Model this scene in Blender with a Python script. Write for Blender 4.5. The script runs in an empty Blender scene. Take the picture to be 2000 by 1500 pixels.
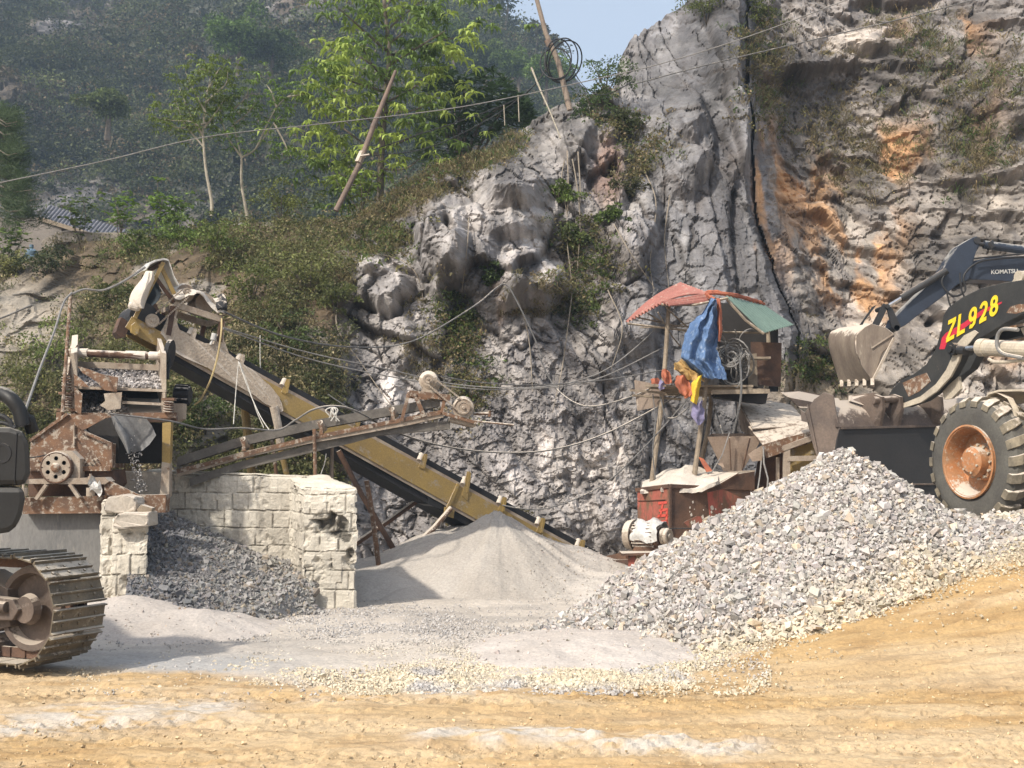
import bpy, math, random
import numpy as np
from mathutils import Vector, Matrix, noise as mnoise
R=math.radians
rnd=random.Random(7)
sc=bpy.context.scene
COL=sc.collection
# ---------------- camera ----------------
F=2414.0; CZ=1.6; PITCH=math.atan(150/F)
cd=bpy.data.cameras.new('camera'); cam=bpy.data.objects.new('camera',cd); COL.objects.link(cam)
cd.sensor_width=36; cd.lens=F/2000*36; cd.clip_end=2000; cd.clip_start=0.1
cam.location=(0,0,CZ); cam.rotation_euler=(math.pi/2+PITCH,0,0); sc.camera=cam
# ---------------- light ----------------
SUN=Vector((-0.50,-0.56,0.72)).normalized()
w=bpy.data.worlds.new('World'); sc.world=w; w.use_nodes=True
nt=w.node_tree; bg=nt.nodes['Background']; bg.inputs[1].default_value=0.15
sk=nt.nodes.new('ShaderNodeTexSky'); sk.sky_type='NISHITA'; sk.sun_disc=False
sk.sun_elevation=math.asin(SUN.z); sk.sun_rotation=math.atan2(SUN.x,SUN.y)
sk.air_density=.8; sk.dust_density=6.0; sk.ozone_density=1.0
hzm=nt.nodes.new('ShaderNodeMix'); hzm.data_type='RGBA'; hzm.inputs[0].default_value=.42; nt.links.new(sk.outputs[0],hzm.inputs[6]); hzm.inputs[7].default_value=(5.6,6.3,7.1,1)   # hazy spring sky: clear sky mixed with pale haze
nt.links.new(hzm.outputs[2],bg.inputs[0])
sl=bpy.data.lights.new('sun','SUN'); sl.energy=3.9; sl.angle=R(2.0); sl.color=(1,0.93,0.82)
so=bpy.data.objects.new('sun',sl); COL.objects.link(so); so.rotation_euler=SUN.to_track_quat('Z','Y').to_euler()
vs=sc.view_settings; vs.view_transform='Standard'; vs.look='None'; vs.exposure=0.36; vs.gamma=1
sc.cycles.max_bounces=5; sc.cycles.volume_bounces=0; sc.cycles.transparent_max_bounces=8
# ---------------- pixel to world ----------------
cp,sp=math.cos(PITCH),math.sin(PITCH)
def ray(px,py):
    x=(px-1000)/F; y=(750-py)/F
    yw=cp-sp*y; zw=sp+cp*y
    return x/yw, zw/yw
def P(px,py,Y):
    a,b=ray(px,py); return Vector((a*Y,Y,CZ+b*Y))
def PN(px,py,Y):
    x=(px-1000)/F; y=(750-py)/F; yw=cp-sp*y; zw=sp+cp*y
    return x/yw*Y, Y, CZ+zw/yw*Y
class Pl:
    "vertical plane through ground point a with horizontal direction d; n points away from the camera"
    def __init__(s,a,b):
        s.a=Vector((a[0],a[1])); s.d=(Vector((b[0],b[1]))-s.a).normalized()
        s.n=Vector((-s.d.y,s.d.x,0))
        if s.n.y<0: s.n=-s.n
    def p(s,px,py,off=0):
        rx,rz=ray(px,py)
        # a + d t = (rx Y, Y)
        det=s.d.x-rx*s.d.y
        t=(rx*s.a.y-s.a.x)/det
        Y=s.a.y+s.d.y*t
        return Vector((rx*Y,Y,CZ+rz*Y))+s.n*off
def plY(Y): return Pl((0,Y),(1,Y))
def plpx(p0,Y0,p1,Y1):
    return Pl(((p0-1000)/F*Y0,Y0),((p1-1000)/F*Y1,Y1))
# ---------------- noise ----------------
def h2(ix,iy,s):
    ix=ix.astype(np.int64); iy=iy.astype(np.int64)
    n=(ix*374761393+iy*668265263+s*982451653)&0xffffffff
    n=((n^(n>>13))*1274126177)&0xffffffff
    n=(n^(n>>16))&0xffffffff
    n=((n^(n>>15))*2246822519)&0xffffffff
    return ((n^(n>>13))&0xffffff)/float(0xffffff)
def vn(x,y,s=0):
    ix=np.floor(x); iy=np.floor(y); fx=x-ix; fy=y-iy
    fx=fx*fx*(3-2*fx); fy=fy*fy*(3-2*fy)
    a=h2(ix,iy,s);b=h2(ix+1,iy,s);c=h2(ix,iy+1,s);d=h2(ix+1,iy+1,s)
    return a+(b-a)*fx+(c-a)*fy+(a-b-c+d)*fx*fy
def fbm(x,y,o=4,s=0,g=.5):
    r=0;a=1;t=0
    for i in range(o):
        r=r+a*vn(x*2**i+i*17.3,y*2**i-i*9.1,s+i); t+=a; a*=g
    return r/t
def facet(x,y,s=0,tilt=.8,drop=.6):
    ix=np.floor(x); iy=np.floor(y); best=np.full(x.shape,-9.0)
    for i in(-1,0,1):
        for j in(-1,0,1):
            cx=ix+i; cy=iy+j
            dx=x-(cx+h2(cx,cy,s)); dy=y-(cy+h2(cx,cy,s+1))
            v=h2(cx,cy,s+2)*.8+(h2(cx,cy,s+3)-.5)*2*tilt*dx+(h2(cx,cy,s+4)-.5)*2*tilt*dy-drop*np.maximum(np.abs(dx+.5*dy),np.abs(dy-.5*dx))
            best=np.maximum(best,v)
    return best
def blocks(x,y,s=0,tilt=.8,an=0.0,bias=.30):
    "nearest cell planes, angular metric: sharp steps between tilted blocks; returns height and a random value per block"
    ix=np.floor(x); iy=np.floor(y); bd=np.full(x.shape,9.0); b2_=np.full(x.shape,9.0); bh=np.zeros(x.shape); br=np.zeros(x.shape)
    for i in(-1,0,1):
        for j in(-1,0,1):
            cx=ix+i; cy=iy+j
            dx=x-(cx+h2(cx,cy,s)); dy=y-(cy+h2(cx,cy,s+1))
            a=an+(h2(cx,cy,s+5)-.5)*.9; c=np.cos(a); q=np.sin(a)
            ex=np.abs(dx*c-dy*q); ey=np.abs(dx*q+dy*c); d=np.maximum(ex,ey)+.35*np.minimum(ex,ey)
            v=(h2(cx,cy,s+2)-.5)*.7+(h2(cx,cy,s+3)-.5)*1.7*tilt*dx+(h2(cx,cy,s+4)-.5)*1.7*tilt*dy-bias*dy+.2*bias*dx
            m=d<bd; b2_=np.where(m,bd,np.minimum(b2_,d)); bd=np.where(m,d,bd); bh=np.where(m,v,bh); br=np.where(m,h2(cx,cy,s+6),br)
    JN[0]=b2_-bd
    return bh,br
JN=[None]
def sst(x,a,b):
    t=np.clip((x-a)/(b-a),0,1); return t*t*(3-2*t)
# ---------------- object helpers ----------------
def tag(o,label=None,cat=None,group=None,kind=None):
    if label:o['label']=label
    if cat:o['category']=cat
    if group:o['group']=group
    if kind:o['kind']=kind
    return o
def thing(name,label,cat,loc=(0,0,0),group=None):
    o=bpy.data.objects.new(name,None); COL.objects.link(o); o.location=loc; o.empty_display_size=.2
    return tag(o,label,cat,group)
def wloc(o):
    v=Vector((0,0,0))
    while o is not None: v+=o.location; o=o.parent
    return v
def link(name,me,m,parent=None,smooth=False):
    ob=bpy.data.objects.new(name,me); COL.objects.link(ob)
    if m: me.materials.append(m)
    if parent: ob.parent=parent
    if smooth:
        me.polygons.foreach_set('use_smooth',np.ones(len(me.polygons),dtype=bool))
    return ob
def npmesh(name,V,Fq,cols=None):
    V=np.asarray(V,dtype=np.float32).reshape(-1,3); Fq=np.asarray(Fq,dtype=np.int32)
    k=Fq.shape[1]; me=bpy.data.meshes.new(name)
    me.vertices.add(len(V)); me.vertices.foreach_set('co',V.ravel())
    me.loops.add(Fq.size); me.loops.foreach_set('vertex_index',Fq.ravel())
    me.polygons.add(len(Fq)); me.polygons.foreach_set('loop_start',np.arange(len(Fq),dtype=np.int32)*k)
    me.polygons.foreach_set('loop_total',np.full(len(Fq),k,dtype=np.int32))
    me.update(calc_edges=True); me.polygons.foreach_set('use_smooth',np.zeros(len(Fq),dtype=bool))
    if cols is not None:
        at=me.color_attributes.new('tint','FLOAT_COLOR','POINT')
        c=np.ones((len(V),4),dtype=np.float32); c[:,:3]=np.asarray(cols).reshape(-1,3)
        at.data.foreach_set('color',c.ravel())
    return me
def gridfaces(nr,nc):
    i=np.arange(nr*nc).reshape(nr,nc)
    return np.stack([i[:-1,:-1],i[:-1,1:],i[1:,1:],i[1:,:-1]],-1).reshape(-1,4)
class MB:
    def __init__(s): s.v=[]; s.f=[]
    def add(s,vs,fs):
        k=len(s.v); s.v+= [Vector(v) for v in vs]; s.f+=[tuple(i+k for i in f) for f in fs]; return s
    def prism(s,pts,ext,bev=0):
        pts=[Vector(p) for p in pts]; n=len(pts); ext=Vector(ext)
        a=pts; b=[p+ext for p in pts]
        # orientation is fixed afterwards by recalculation
        fs=[tuple(range(n)),tuple(range(2*n-1,n-1,-1))]+[(i,i+n,(i+1)%n+n,(i+1)%n) for i in range(n)]
        return s.add(a+b,fs)
    def box(s,c,sz,rot=None):
        c=Vector(c); hx,hy,hz=[t/2 for t in sz]; vs=[]
        for x in(-hx,hx):
            for y in(-hy,hy):
                for z in(-hz,hz):
                    v=Vector((x,y,z))
                    if rot is not None: v=rot@v
                    vs.append(c+v)
        return s.add(vs,[(0,1,3,2),(4,6,7,5),(0,4,5,1),(2,3,7,6),(0,2,6,4),(1,5,7,3)])
    def beam(s,a,b,w,h=None,up=(0,0,1)):
        a=Vector(a);b=Vector(b);h=h or w
        d=(b-a).normalized(); up=Vector(up)
        x=d.cross(up)
        if x.length<1e-3: x=d.cross(Vector((0,1,0)))
        x.normalize(); y=x.cross(d).normalized()
        q=[x*w/2+y*h/2,-x*w/2+y*h/2,-x*w/2-y*h/2,x*w/2-y*h/2]
        return s.add([a+t for t in q]+[b+t for t in q],[(3,2,1,0),(4,5,6,7)]+[(i,(i+1)%4,(i+1)%4+4,i+4) for i in range(4)])
    def tube(s,pts,r,n=8,r2=None,cap=True):
        pts=[Vector(p) for p in pts]; m=len(pts); vs=[];fs=[]
        px=None
        for i,p in enumerate(pts):
            d=(pts[min(i+1,m-1)]-pts[max(i-1,0)]).normalized()
            if px is None:
                px=d.cross(Vector((0,0,1)))
                if px.length<.05: px=d.cross(Vector((0,1,0)))
            px=(px-d*px.dot(d)).normalized(); py=d.cross(px)
            rr=r if r2 is None else r+(r2-r)*i/max(1,m-1)
            if callable(r): rr=r(i/max(1,m-1))
            for k in range(n):
                a=2*math.pi*k/n; vs.append(p+px*math.cos(a)*rr+py*math.sin(a)*rr)
        for i in range(m-1):
            for k in range(n):
                fs.append((i*n+k,i*n+(k+1)%n,(i+1)*n+(k+1)%n,(i+1)*n+k))
        if cap: fs+=[tuple(range(n-1,-1,-1)),tuple((m-1)*n+k for k in range(n))]
        return s.add(vs,fs)
    def lathe(s,c,ax,prof,n=32,closed=False):
        "prof = (along axis, radius)"
        c=Vector(c); ax=Vector(ax).normalized(); x=ax.cross(Vector((0,0,1)))
        if x.length<.05: x=ax.cross(Vector((0,1,0)))
        x.normalize(); y=ax.cross(x); vs=[];fs=[];m=len(prof)
        for (t,r) in prof:
            for k in range(n):
                a=2*math.pi*k/n; vs.append(c+ax*t+(x*math.cos(a)+y*math.sin(a))*r)
        for i in range(m if closed else m-1):
            j=(i+1)%m
            for k in range(n): fs.append((i*n+k,i*n+(k+1)%n,j*n+(k+1)%n,j*n+k))
        if not closed:
            fs+=[tuple(range(n-1,-1,-1)),tuple((m-1)*n+k for k in range(n))]
        return s.add(vs,fs)
    def cyl(s,a,b,r,n=20):
        a=Vector(a);b=Vector(b); return s.lathe(a,b-a,[(0,r),((b-a).length,r)],n)
    def sheet(s,g,t=.004,ext=None):
        "g: rows of points; thickness t along ext"
        nr=len(g);nc=len(g[0]); ext=Vector(ext) if ext is not None else Vector((0,t,0))
        A=[Vector(p) for r in g for p in r]; B=[p+ext for p in A]; N=nr*nc; fs=[]
        for i in range(nr-1):
            for j in range(nc-1):
                a,b,c,d=i*nc+j,i*nc+j+1,(i+1)*nc+j+1,(i+1)*nc+j
                fs+=[(a,b,c,d),(d+N,c+N,b+N,a+N)]
        for i in range(nr-1):
            fs+=[(i*nc,(i+1)*nc,(i+1)*nc+N,i*nc+N),((i+1)*nc-1,(i+1)*nc-1+N,(i+2)*nc-1+N,(i+2)*nc-1)]
        for j in range(nc-1):
            fs+=[(j,j+N,j+1+N,j+1),((nr-1)*nc+j,(nr-1)*nc+j+1,(nr-1)*nc+j+1+N,(nr-1)*nc+j+N)]
        return s.add(A+B,fs)
    def build(s,name,m,parent=None,smooth=False,bev=0,jit=0,label=None,sub=0,js=1.5):
        import bmesh
        off=wloc(parent) if parent is not None else Vector((0,0,0))
        vs=s.v
        me=bpy.data.meshes.new(name); me.from_pydata([tuple(v) for v in vs],[],s.f)
        bm=bmesh.new(); bm.from_mesh(me)
        if sub: bmesh.ops.subdivide_edges(bm,edges=bm.edges[:],cuts=sub,use_grid_fill=True)
        if jit:
            for v in bm.verts:
                nv=mnoise.noise_vector(v.co*js)+.5*mnoise.noise_vector(v.co*js*3.1)
                v.co+=nv*jit
        bmesh.ops.recalc_face_normals(bm,faces=bm.faces[:])
        if bev:
            es=[e for e in bm.edges if e.is_manifold and e.calc_face_angle(0)>.5]
            if es: bmesh.ops.bevel(bm,geom=es,offset=bev,segments=2,profile=.6,affect='EDGES',clamp_overlap=True)
        bmesh.ops.translate(bm,verts=bm.verts[:],vec=-off)
        bm.to_mesh(me); bm.free()
        ob=link(name,me,m,parent,False)
        if smooth:
            me.polygons.foreach_set('use_smooth',np.ones(len(me.polygons),dtype=bool))
            try: me.set_sharp_from_angle(angle=R(40))
            except Exception: pass
        if label: ob['label']=label
        return ob
def spl(pts,n=8):
    pts=[Vector(p) for p in pts]; q=[pts[0]*2-pts[1]]+pts+[pts[-1]*2-pts[-2]]; o=[]
    for i in range(1,len(q)-2):
        a,b,c,d=q[i-1:i+3]
        for k in range(n):
            t=k/n; o.append(.5*((2*b)+(c-a)*t+(2*a-5*b+4*c-d)*t*t+(3*b-a-3*c+d)*t**3))
    o.append(pts[-1]); return o
# ---------------- materials ----------------
DUST=(.50,.44,.37)
def M(name,a,b=None,c=None,sc=2.5,rough=.8,metal=0.0,bump=.3,bsc=25,dust=0,cth=.6,dcol=DUST,streak=1,attr=False,transl=0,spec=.3,bd=.01):
    m=bpy.data.materials.new(name); m.use_nodes=True; n=m.node_tree; L=n.links; N=n.nodes
    bs=N['Principled BSDF']; bs.inputs['Roughness'].default_value=rough; bs.inputs['Metallic'].default_value=metal
    bs.inputs['Specular IOR Level'].default_value=spec
    g=N.new('ShaderNodeNewGeometry'); mp=N.new('ShaderNodeMapping'); mp.inputs['Scale'].default_value=(1,1,1/streak)
    L.new(g.outputs['Position'],mp.inputs[0])
    def noise(s,d=6,r=.6):
        t=N.new('ShaderNodeTexNoise'); t.inputs['Scale'].default_value=s; t.inputs['Detail'].default_value=d; t.inputs['Roughness'].default_value=r
        L.new(mp.outputs[0],t.inputs['Vector']); return t.outputs['Fac']
    def ramp(x,lo,hi):
        r=N.new('ShaderNodeMapRange'); r.inputs[1].default_value=lo; r.inputs[2].default_value=hi; L.new(x,r.inputs[0]); return r.outputs[0]
    def mix(f,x,y,bt='MIX'):
        k=N.new('ShaderNodeMix'); k.data_type='RGBA'; k.blend_type=bt
        if isinstance(f,float): k.inputs[0].default_value=f
        else: L.new(f,k.inputs[0])
        for i,q in((6,x),(7,y)):
            if isinstance(q,tuple): k.inputs[i].default_value=(*q,1)
            else: L.new(q,k.inputs[i])
        return k.outputs[2]
    b=b or tuple(x*.7 for x in a)
    if attr:
        at=N.new('ShaderNodeAttribute'); at.attribute_name='tint'; base=mix(1.0,at.outputs['Color'],mix(ramp(noise(sc),.3,.7),a,b),'MULTIPLY')
    else: base=mix(ramp(noise(sc),.35,.65),a,b)
    if c: base=mix(ramp(noise(sc*2.3,8,.7),cth,cth+.08),base,c)
    fine=ramp(noise(bsc*1.7,3),.3,.7)
    base=mix(fine,base,mix(1.0,base,(.74,.74,.74),'MULTIPLY'))
    if dust:
        sx=N.new('ShaderNodeSeparateXYZ'); L.new(g.outputs['Normal'],sx.inputs[0])
        mm=N.new('ShaderNodeMath'); mm.operation='MULTIPLY_ADD'; L.new(noise(sc*3,6,.7),mm.inputs[0]); mm.inputs[1].default_value=1.4; L.new(sx.outputs[2],mm.inputs[2])
        base=mix(ramp(mm.outputs[0],1.55-dust,1.75-dust),base,dcol)
    L.new(base,bs.inputs['Base Color'])
    if bump:
        bp=N.new('ShaderNodeBump'); bp.inputs['Strength'].default_value=bump; bp.inputs['Distance'].default_value=bd
        L.new(noise(bsc,6,.65),bp.inputs['Height']); L.new(bp.outputs[0],bs.inputs['Normal'])
    if transl:
        tr=N.new('ShaderNodeBsdfTranslucent'); L.new(base,tr.inputs[0]); ms=N.new('ShaderNodeMixShader'); ms.inputs[0].default_value=transl
        L.new(bs.outputs[0],ms.inputs[1]); L.new(tr.outputs[0],ms.inputs[2]); L.new(ms.outputs[0],N['Material Output'].inputs[0])
    return m
WH=(1,1,1)
m_rock=M('rock',(1.08,1.05,1.0),(.78,.77,.78),None,sc=1.1,attr=True,bump=.7,bsc=26,rough=.9,bd=.015)
m_soil=M('soil',(1.1,1.05,1),(.6,.6,.6),None,sc=1.5,attr=True,bump=.8,bsc=14,rough=.95,bd=.04)
m_ground=M('ground_dirt',(1.05,1.04,1.03),(.9,.88,.86),None,sc=1.7,attr=True,bump=.9,bsc=22,rough=.95,bd=.012)
m_mount=M('mountain_rock',(1.1,1.1,1.1),(.55,.55,.6),None,sc=.35,attr=True,bump=.8,bsc=2.2,rough=.95,bd=.3)
m_stone=M('crushed_stone',(1.05,1.05,1.05),(.88,.88,.89),None,sc=12,attr=True,bump=0,bsc=60,rough=.9)
m_leaf=M('leaves',(1.1,1.1,1.0),(.85,.9,.85),None,sc=3,attr=True,bump=0,rough=.6,transl=.35)
m_bark=M('bark',(.17,.14,.11),(.10,.085,.065),None,sc=8,bump=.6,bsc=40)
m_barkpale=M('pale_bark',(.42,.38,.30),(.26,.23,.18),None,sc=8,bump=.5,bsc=40)
# ---------------- scatter helpers ----------------
RG=np.random.RandomState(3)
_p=(1+5**.5)/2
ICO=np.array([(-1,_p,0),(1,_p,0),(-1,-_p,0),(1,-_p,0),(0,-1,_p),(0,1,_p),(0,-1,-_p),(0,1,-_p),(_p,0,-1),(_p,0,1),(-_p,0,-1),(-_p,0,1)])/1.9
ICF=np.array([(0,11,5),(0,5,1),(0,1,7),(0,7,10),(0,10,11),(1,5,9),(5,11,4),(11,10,2),(10,7,6),(7,1,8),(3,9,4),(3,4,2),(3,2,6),(3,6,8),(3,8,9),(4,9,5),(2,4,11),(6,2,10),(8,6,7),(9,8,1)])
def rotm(n):
    q=RG.normal(size=(n,4)); q/=np.linalg.norm(q,axis=1)[:,None]; a,b,c,d=q.T
    return np.stack([1-2*(c*c+d*d),2*(b*c-a*d),2*(b*d+a*c),2*(b*c+a*d),1-2*(b*b+d*d),2*(c*d-a*b),2*(b*d-a*c),2*(c*d+a*b),1-2*(b*b+c*c)],-1).reshape(n,3,3)
CUB=np.array([(x,y,z) for x in(-1,1) for y in(-1,1) for z in(-1,1)])*.62
CUF=np.array([(0,1,3),(0,3,2),(4,6,7),(4,7,5),(0,4,5),(0,5,1),(2,3,7),(2,7,6),(0,2,6),(0,6,4),(1,5,7),(1,7,3)])
def stones(pos,size,col):
    "broken stone: irregular cuboid chips with 8 corners"
    n=len(pos); b=CUB[None]*(1+RG.uniform(-.62,.3,(n,8,3))); b=b*RG.uniform(.42,1.4,(n,1,3))
    b=np.einsum('nij,nkj->nki',rotm(n),b)*size[:,None,None]
    V=(b+pos[:,None,:]).reshape(-1,3); Fc=(CUF[None]+(np.arange(n)*8)[:,None,None]).reshape(-1,3)
    return V,Fc,np.repeat(col,8,axis=0)
def leaves(pos,dirs,ln,wd,col,bend=.3):
    "bent kites: pos (n,3) base, dirs (n,3) unit"
    n=len(pos); up=RG.normal(size=(n,3)); side=np.cross(dirs,up); side/=np.linalg.norm(side,axis=1)[:,None]+1e-9
    ln=np.broadcast_to(ln,(n,))[:,None]; wd=np.broadcast_to(wd,(n,))[:,None]
    mid=pos+dirs*ln*.5; tip=pos+dirs*ln; tip=tip-np.array([0,0,1.])*ln*bend
    V=np.stack([pos,mid+side*wd*.5,tip,mid-side*wd*.5],1).reshape(-1,3)
    Fc=np.arange(n*4).reshape(n,4); return V,Fc,np.repeat(col,4,axis=0)
def merge(parts):
    Vs=[];Fs=[];Cs=[];k=0
    for V,Fc,C in parts: Vs.append(V);Fs.append(Fc+k);Cs.append(C);k+=len(V)
    return np.concatenate(Vs),np.concatenate(Fs),np.concatenate(Cs)
def unit(n,zlo=-1):
    d=RG.normal(size=(n,3)); d/=np.linalg.norm(d,axis=1)[:,None]; d[:,2]=np.where(d[:,2]<zlo,-d[:,2],d[:,2]); return d
def foliage(name,V,Fc,C,parent=None,off=None):
    if off is not None: V=V-np.array(off)
    return link(name,npmesh(name,V,Fc,C),m_leaf,parent)
# ================= GROUND =================
def zg(X,Y):
    return 1.02*sst(X,0.9,5.4)*sst(Y,7.4,12.6)
SB=np.array([(-400,1330),(0,1308),(200,1303),(350,1316),(560,1326),(700,1338),(900,1345),(1200,1346),(1330,1330),(1500,1275),(1620,1235),(1750,1185),(2000,1120),(2400,1030)],float)
def to_px(X,Y,Z):
    # inverse projection
    zz=Z-CZ; fwd=Y*cp+zz*sp; up=-Y*sp+zz*cp
    return 1000+F*X/fwd, 750-F*up/fwd
Xs=np.concatenate([-np.geomspace(600,8.2,26),np.arange(-8,8.001,.022),np.geomspace(8.2,600,26)])
pyv=np.concatenate([np.arange(1640,1100,-1.6),np.arange(1100,1015,-1.2)])
Ys=np.concatenate([[-60,-20,-5,1,3,4.2],CZ*F/(pyv-900),np.geomspace(34,900,22)])
GX,GY=np.meshgrid(Xs,Ys)
GZ=zg(GX,GY)
px,py=to_px(GX,np.maximum(GY,1.5),GZ)
bnd=np.interp(px,SB[:,0],SB[:,1])
wob=(fbm(GX*1.3,GY*2.2,5,3)-.5)*36
sandm=sst(py-bnd+wob+30*sst(px,1350,1600),-10-22*sst(px,1200,1500),14)
near=(np.abs(GX)<9)&(GY>4)&(GY<32)
lump=(fbm(GX*1.1,GY*3.2,5,11)-.5)*.06+(fbm(GX*5,GY*16,4,21)-.5)*.038+np.clip(fbm(GX*9,GY*20,3,23)-.62,0,1)*.10
lumpg=(fbm(GX*1.5,GY*1.5,5,31)-.5)*.06+(fbm(GX*12,GY*12,3,33)-.5)*.018
# tyre ruts with cleat prints running across the foreground
def rut(y0,sl,wd,ph):
    c=y0+sl*GX+.18*np.sin(GX*.45+ph); d=(GY-c)/wd; m=np.exp(-d**4); cle=.5+.5*np.sign(np.sin((GX+np.abs(d)*.10)*2*math.pi/.11)); fade=sst(fbm(GX*.7,GY*.3,3,int(ph*10)),.38,.60)
    return m*(-.016+.012*cle*1.0)*fade+.010*np.exp(-((np.abs(d)-1.25)/.25)**2)*fade
ruts=rut(6.75,.02,.16,1.1)+rut(7.25,.035,.14,2.3)+rut(8.35,-.03,.15,3.7)+rut(8.0,.11,.14,5.2)
# raised ribs of pale grit in the sand
def rib(x0,y0,x1,y1,wd,s):
    "distance-like mask along a pixel line"
    t=np.clip((px-x0)/(x1-x0),0,1); yl=y0+(y1-y0)*t+(vn(px/60.,px*0+s,s)-.5)*18
    m=np.exp(-((py-yl)/wd)**2)*sst(px,x0-40,x0+60)*(1-sst(px,x1-90,x1+60)); return m*(.45+.9*fbm(GX*4,GY*6,4,s))
g1=rib(-60,1425,500,1385,26,5); g2=rib(800,1435,1500,1462,14,6); g3=rib(560,1372,1010,1350,9,7)*.6
grit=np.clip(g1*1.1+g2*1.5+g3,0,1)*sst(fbm(GX*7,GY*16,4,24),.25,.55)
GZ=GZ+np.where(near,(lump+ruts)*sandm+lumpg*(1-sandm)+g2*.05+g1*.015,0)
c_sand=np.array([.435,.295,.14]); c_sand2=np.array([.49,.365,.215]); c_sand3=np.array([.30,.19,.085])
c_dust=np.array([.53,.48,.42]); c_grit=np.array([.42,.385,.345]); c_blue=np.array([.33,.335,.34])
n1=sst(fbm(GX*.8,GY*3.0,5,41),.35,.68)[...,None]; n2=sst(fbm(GX*2.2,GY*9,5,43),.5,.72)[...,None]
cs=c_sand*(1-n1)+c_sand2*n1; cs=cs*(1-.6*n2)+c_sand3*.6*n2; cs=cs*(.86+.28*fbm(GX*14,GY*26,3,45)[...,None]); n5=sst(fbm(GX*.35,GY*1.6,4,46),.5,.66)[...,None]*.2; cs=cs*(1-n5)+np.array([.56,.47,.34])*n5
cs=cs*(1-grit[...,None])+np.array([.50,.455,.395])*grit[...,None]
n3=sst(fbm(GX*1.1,GY*2.2,5,47),.38,.66)[...,None]; n4=sst(fbm(GX*5,GY*12,4,49),.5,.75)[...,None]
cg=c_dust*(1-n3)+c_grit*n3; cg=cg*(1-.4*n4)+c_grit*.85*.4*n4
bl=(np.exp(-(((px-380)/230)**2+((py-1298)/22)**2)**1.5)*.75)[...,None]  # bluish grit patch with the digger's cast shadow painted into it
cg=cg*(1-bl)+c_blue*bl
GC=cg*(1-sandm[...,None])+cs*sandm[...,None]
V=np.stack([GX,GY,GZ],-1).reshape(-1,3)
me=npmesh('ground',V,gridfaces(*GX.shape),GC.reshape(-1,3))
tag(link('ground',me,m_ground),kind='structure')
# ================= CLIFF AND SLOPE =================
RIDGE=np.array([(-300,550),(-150,545),(0,530),(40,505),(75,478),(150,466),(260,462),(400,446),(500,436),(600,432),(660,425),(700,402),(760,382),(800,360),(850,335),(900,318),(940,300),(1000,248),(1040,215),(1100,188),(1150,190),(1200,160),(1212,105),(1240,62),(1262,40),(1290,22),(1330,-6),(1400,-70),(1500,-110),(2300,-160)],float)
rows=[-200,0,100,200,300,400,500,600,700,800,900,1000,1100,1200]
C_=lambda y: np.interp(y,[-200,200,400,520,640,760,900,1200],[1465,1478,1492,1525,1572,1560,1540,1530])
colx=[-300,0,300,600,750,900,1000,1100,1200,1300,1400,'c-','c+',1660,1800,2000,2300]
T={ # depth per row for each column
-200:[40,40,40,40,40,40,40,36,33,31,28,27.5,31,31,30,28,27],
 0:[36,36,36,36,36,34,32,30,29,27.5,25,24.4,29.5,30,29,26.5,25],
100:[34,34,34,34,33,31,29,27,26.4,25.6,24,23.6,28.8,29.5,28.2,25.6,24],
200:[32,32,31,31,30,28,26,24,23.8,23.8,23.2,22.9,28.2,29,27.5,25,23.5],
300:[30,30,29,28,26,23.5,22.2,22,22.6,22.6,22.4,22.2,27.6,28.5,27,24.6,23],
400:[28,27,25.5,24.5,22.6,21.2,21,21.2,21.8,22,21.8,21.7,27,28,26.4,24.2,22.6],
500:[25,24,22,21.6,20.9,20.4,20.4,20.8,21.1,21.4,21.3,21.3,26,27.4,25.6,23.4,22.2],
600:[21.5,21,20,20,20.2,20.1,20.2,20.4,20.7,21.1,21,21,25,26.4,24.6,22.6,21.6],
700:[20,19.6,19,19.2,19.8,19.8,19.9,20.1,20.4,20.9,21,21,23,24,22.8,21.8,21],
800:[18.8,18.5,18.2,18.7,19.4,19.5,19.6,19.8,20.2,20.7,21,21,22,22.4,22,21,20.5],
900:[18,17.8,17.8,18.4,19.2,19.3,19.4,19.6,20,20.5,21,21,21,21,21,20.6,20],
1000:[17.4,17.3,17.3,18.2,19,19.1,19.2,19.4,19.8,20.4,20.8,20.8,20.6,20.5,20.5,20,19.6],
1100:[17,17,17,18,18.8,18.9,19,19.2,19.6,20.2,20.5,20.5,20.3,20.2,20.2,19.8,19.4],
1200:[17,17,17,17.8,18.6,18.7,18.8,19,19.4,20,20.3,20.3,20.1,20,20,19.6,19.2]}
TA=np.array([T[r] for r in rows],float)
def depth(PX,PY):
    "PX increasing along axis 1"
    out=np.empty_like(PX)
    for i in range(PX.shape[0]):
        pass
    return out
pxs=np.arange(-260,2260,2.6); NC=len(pxs); NR=430
rid=np.interp(pxs,RIDGE[:,0],RIDGE[:,1])
tt=np.linspace(0,1,NR)[:,None]
PY=rid[None,:]+(1215-rid[None,:])*tt; PX=np.broadcast_to(pxs[None,:],PY.shape).copy()
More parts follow.
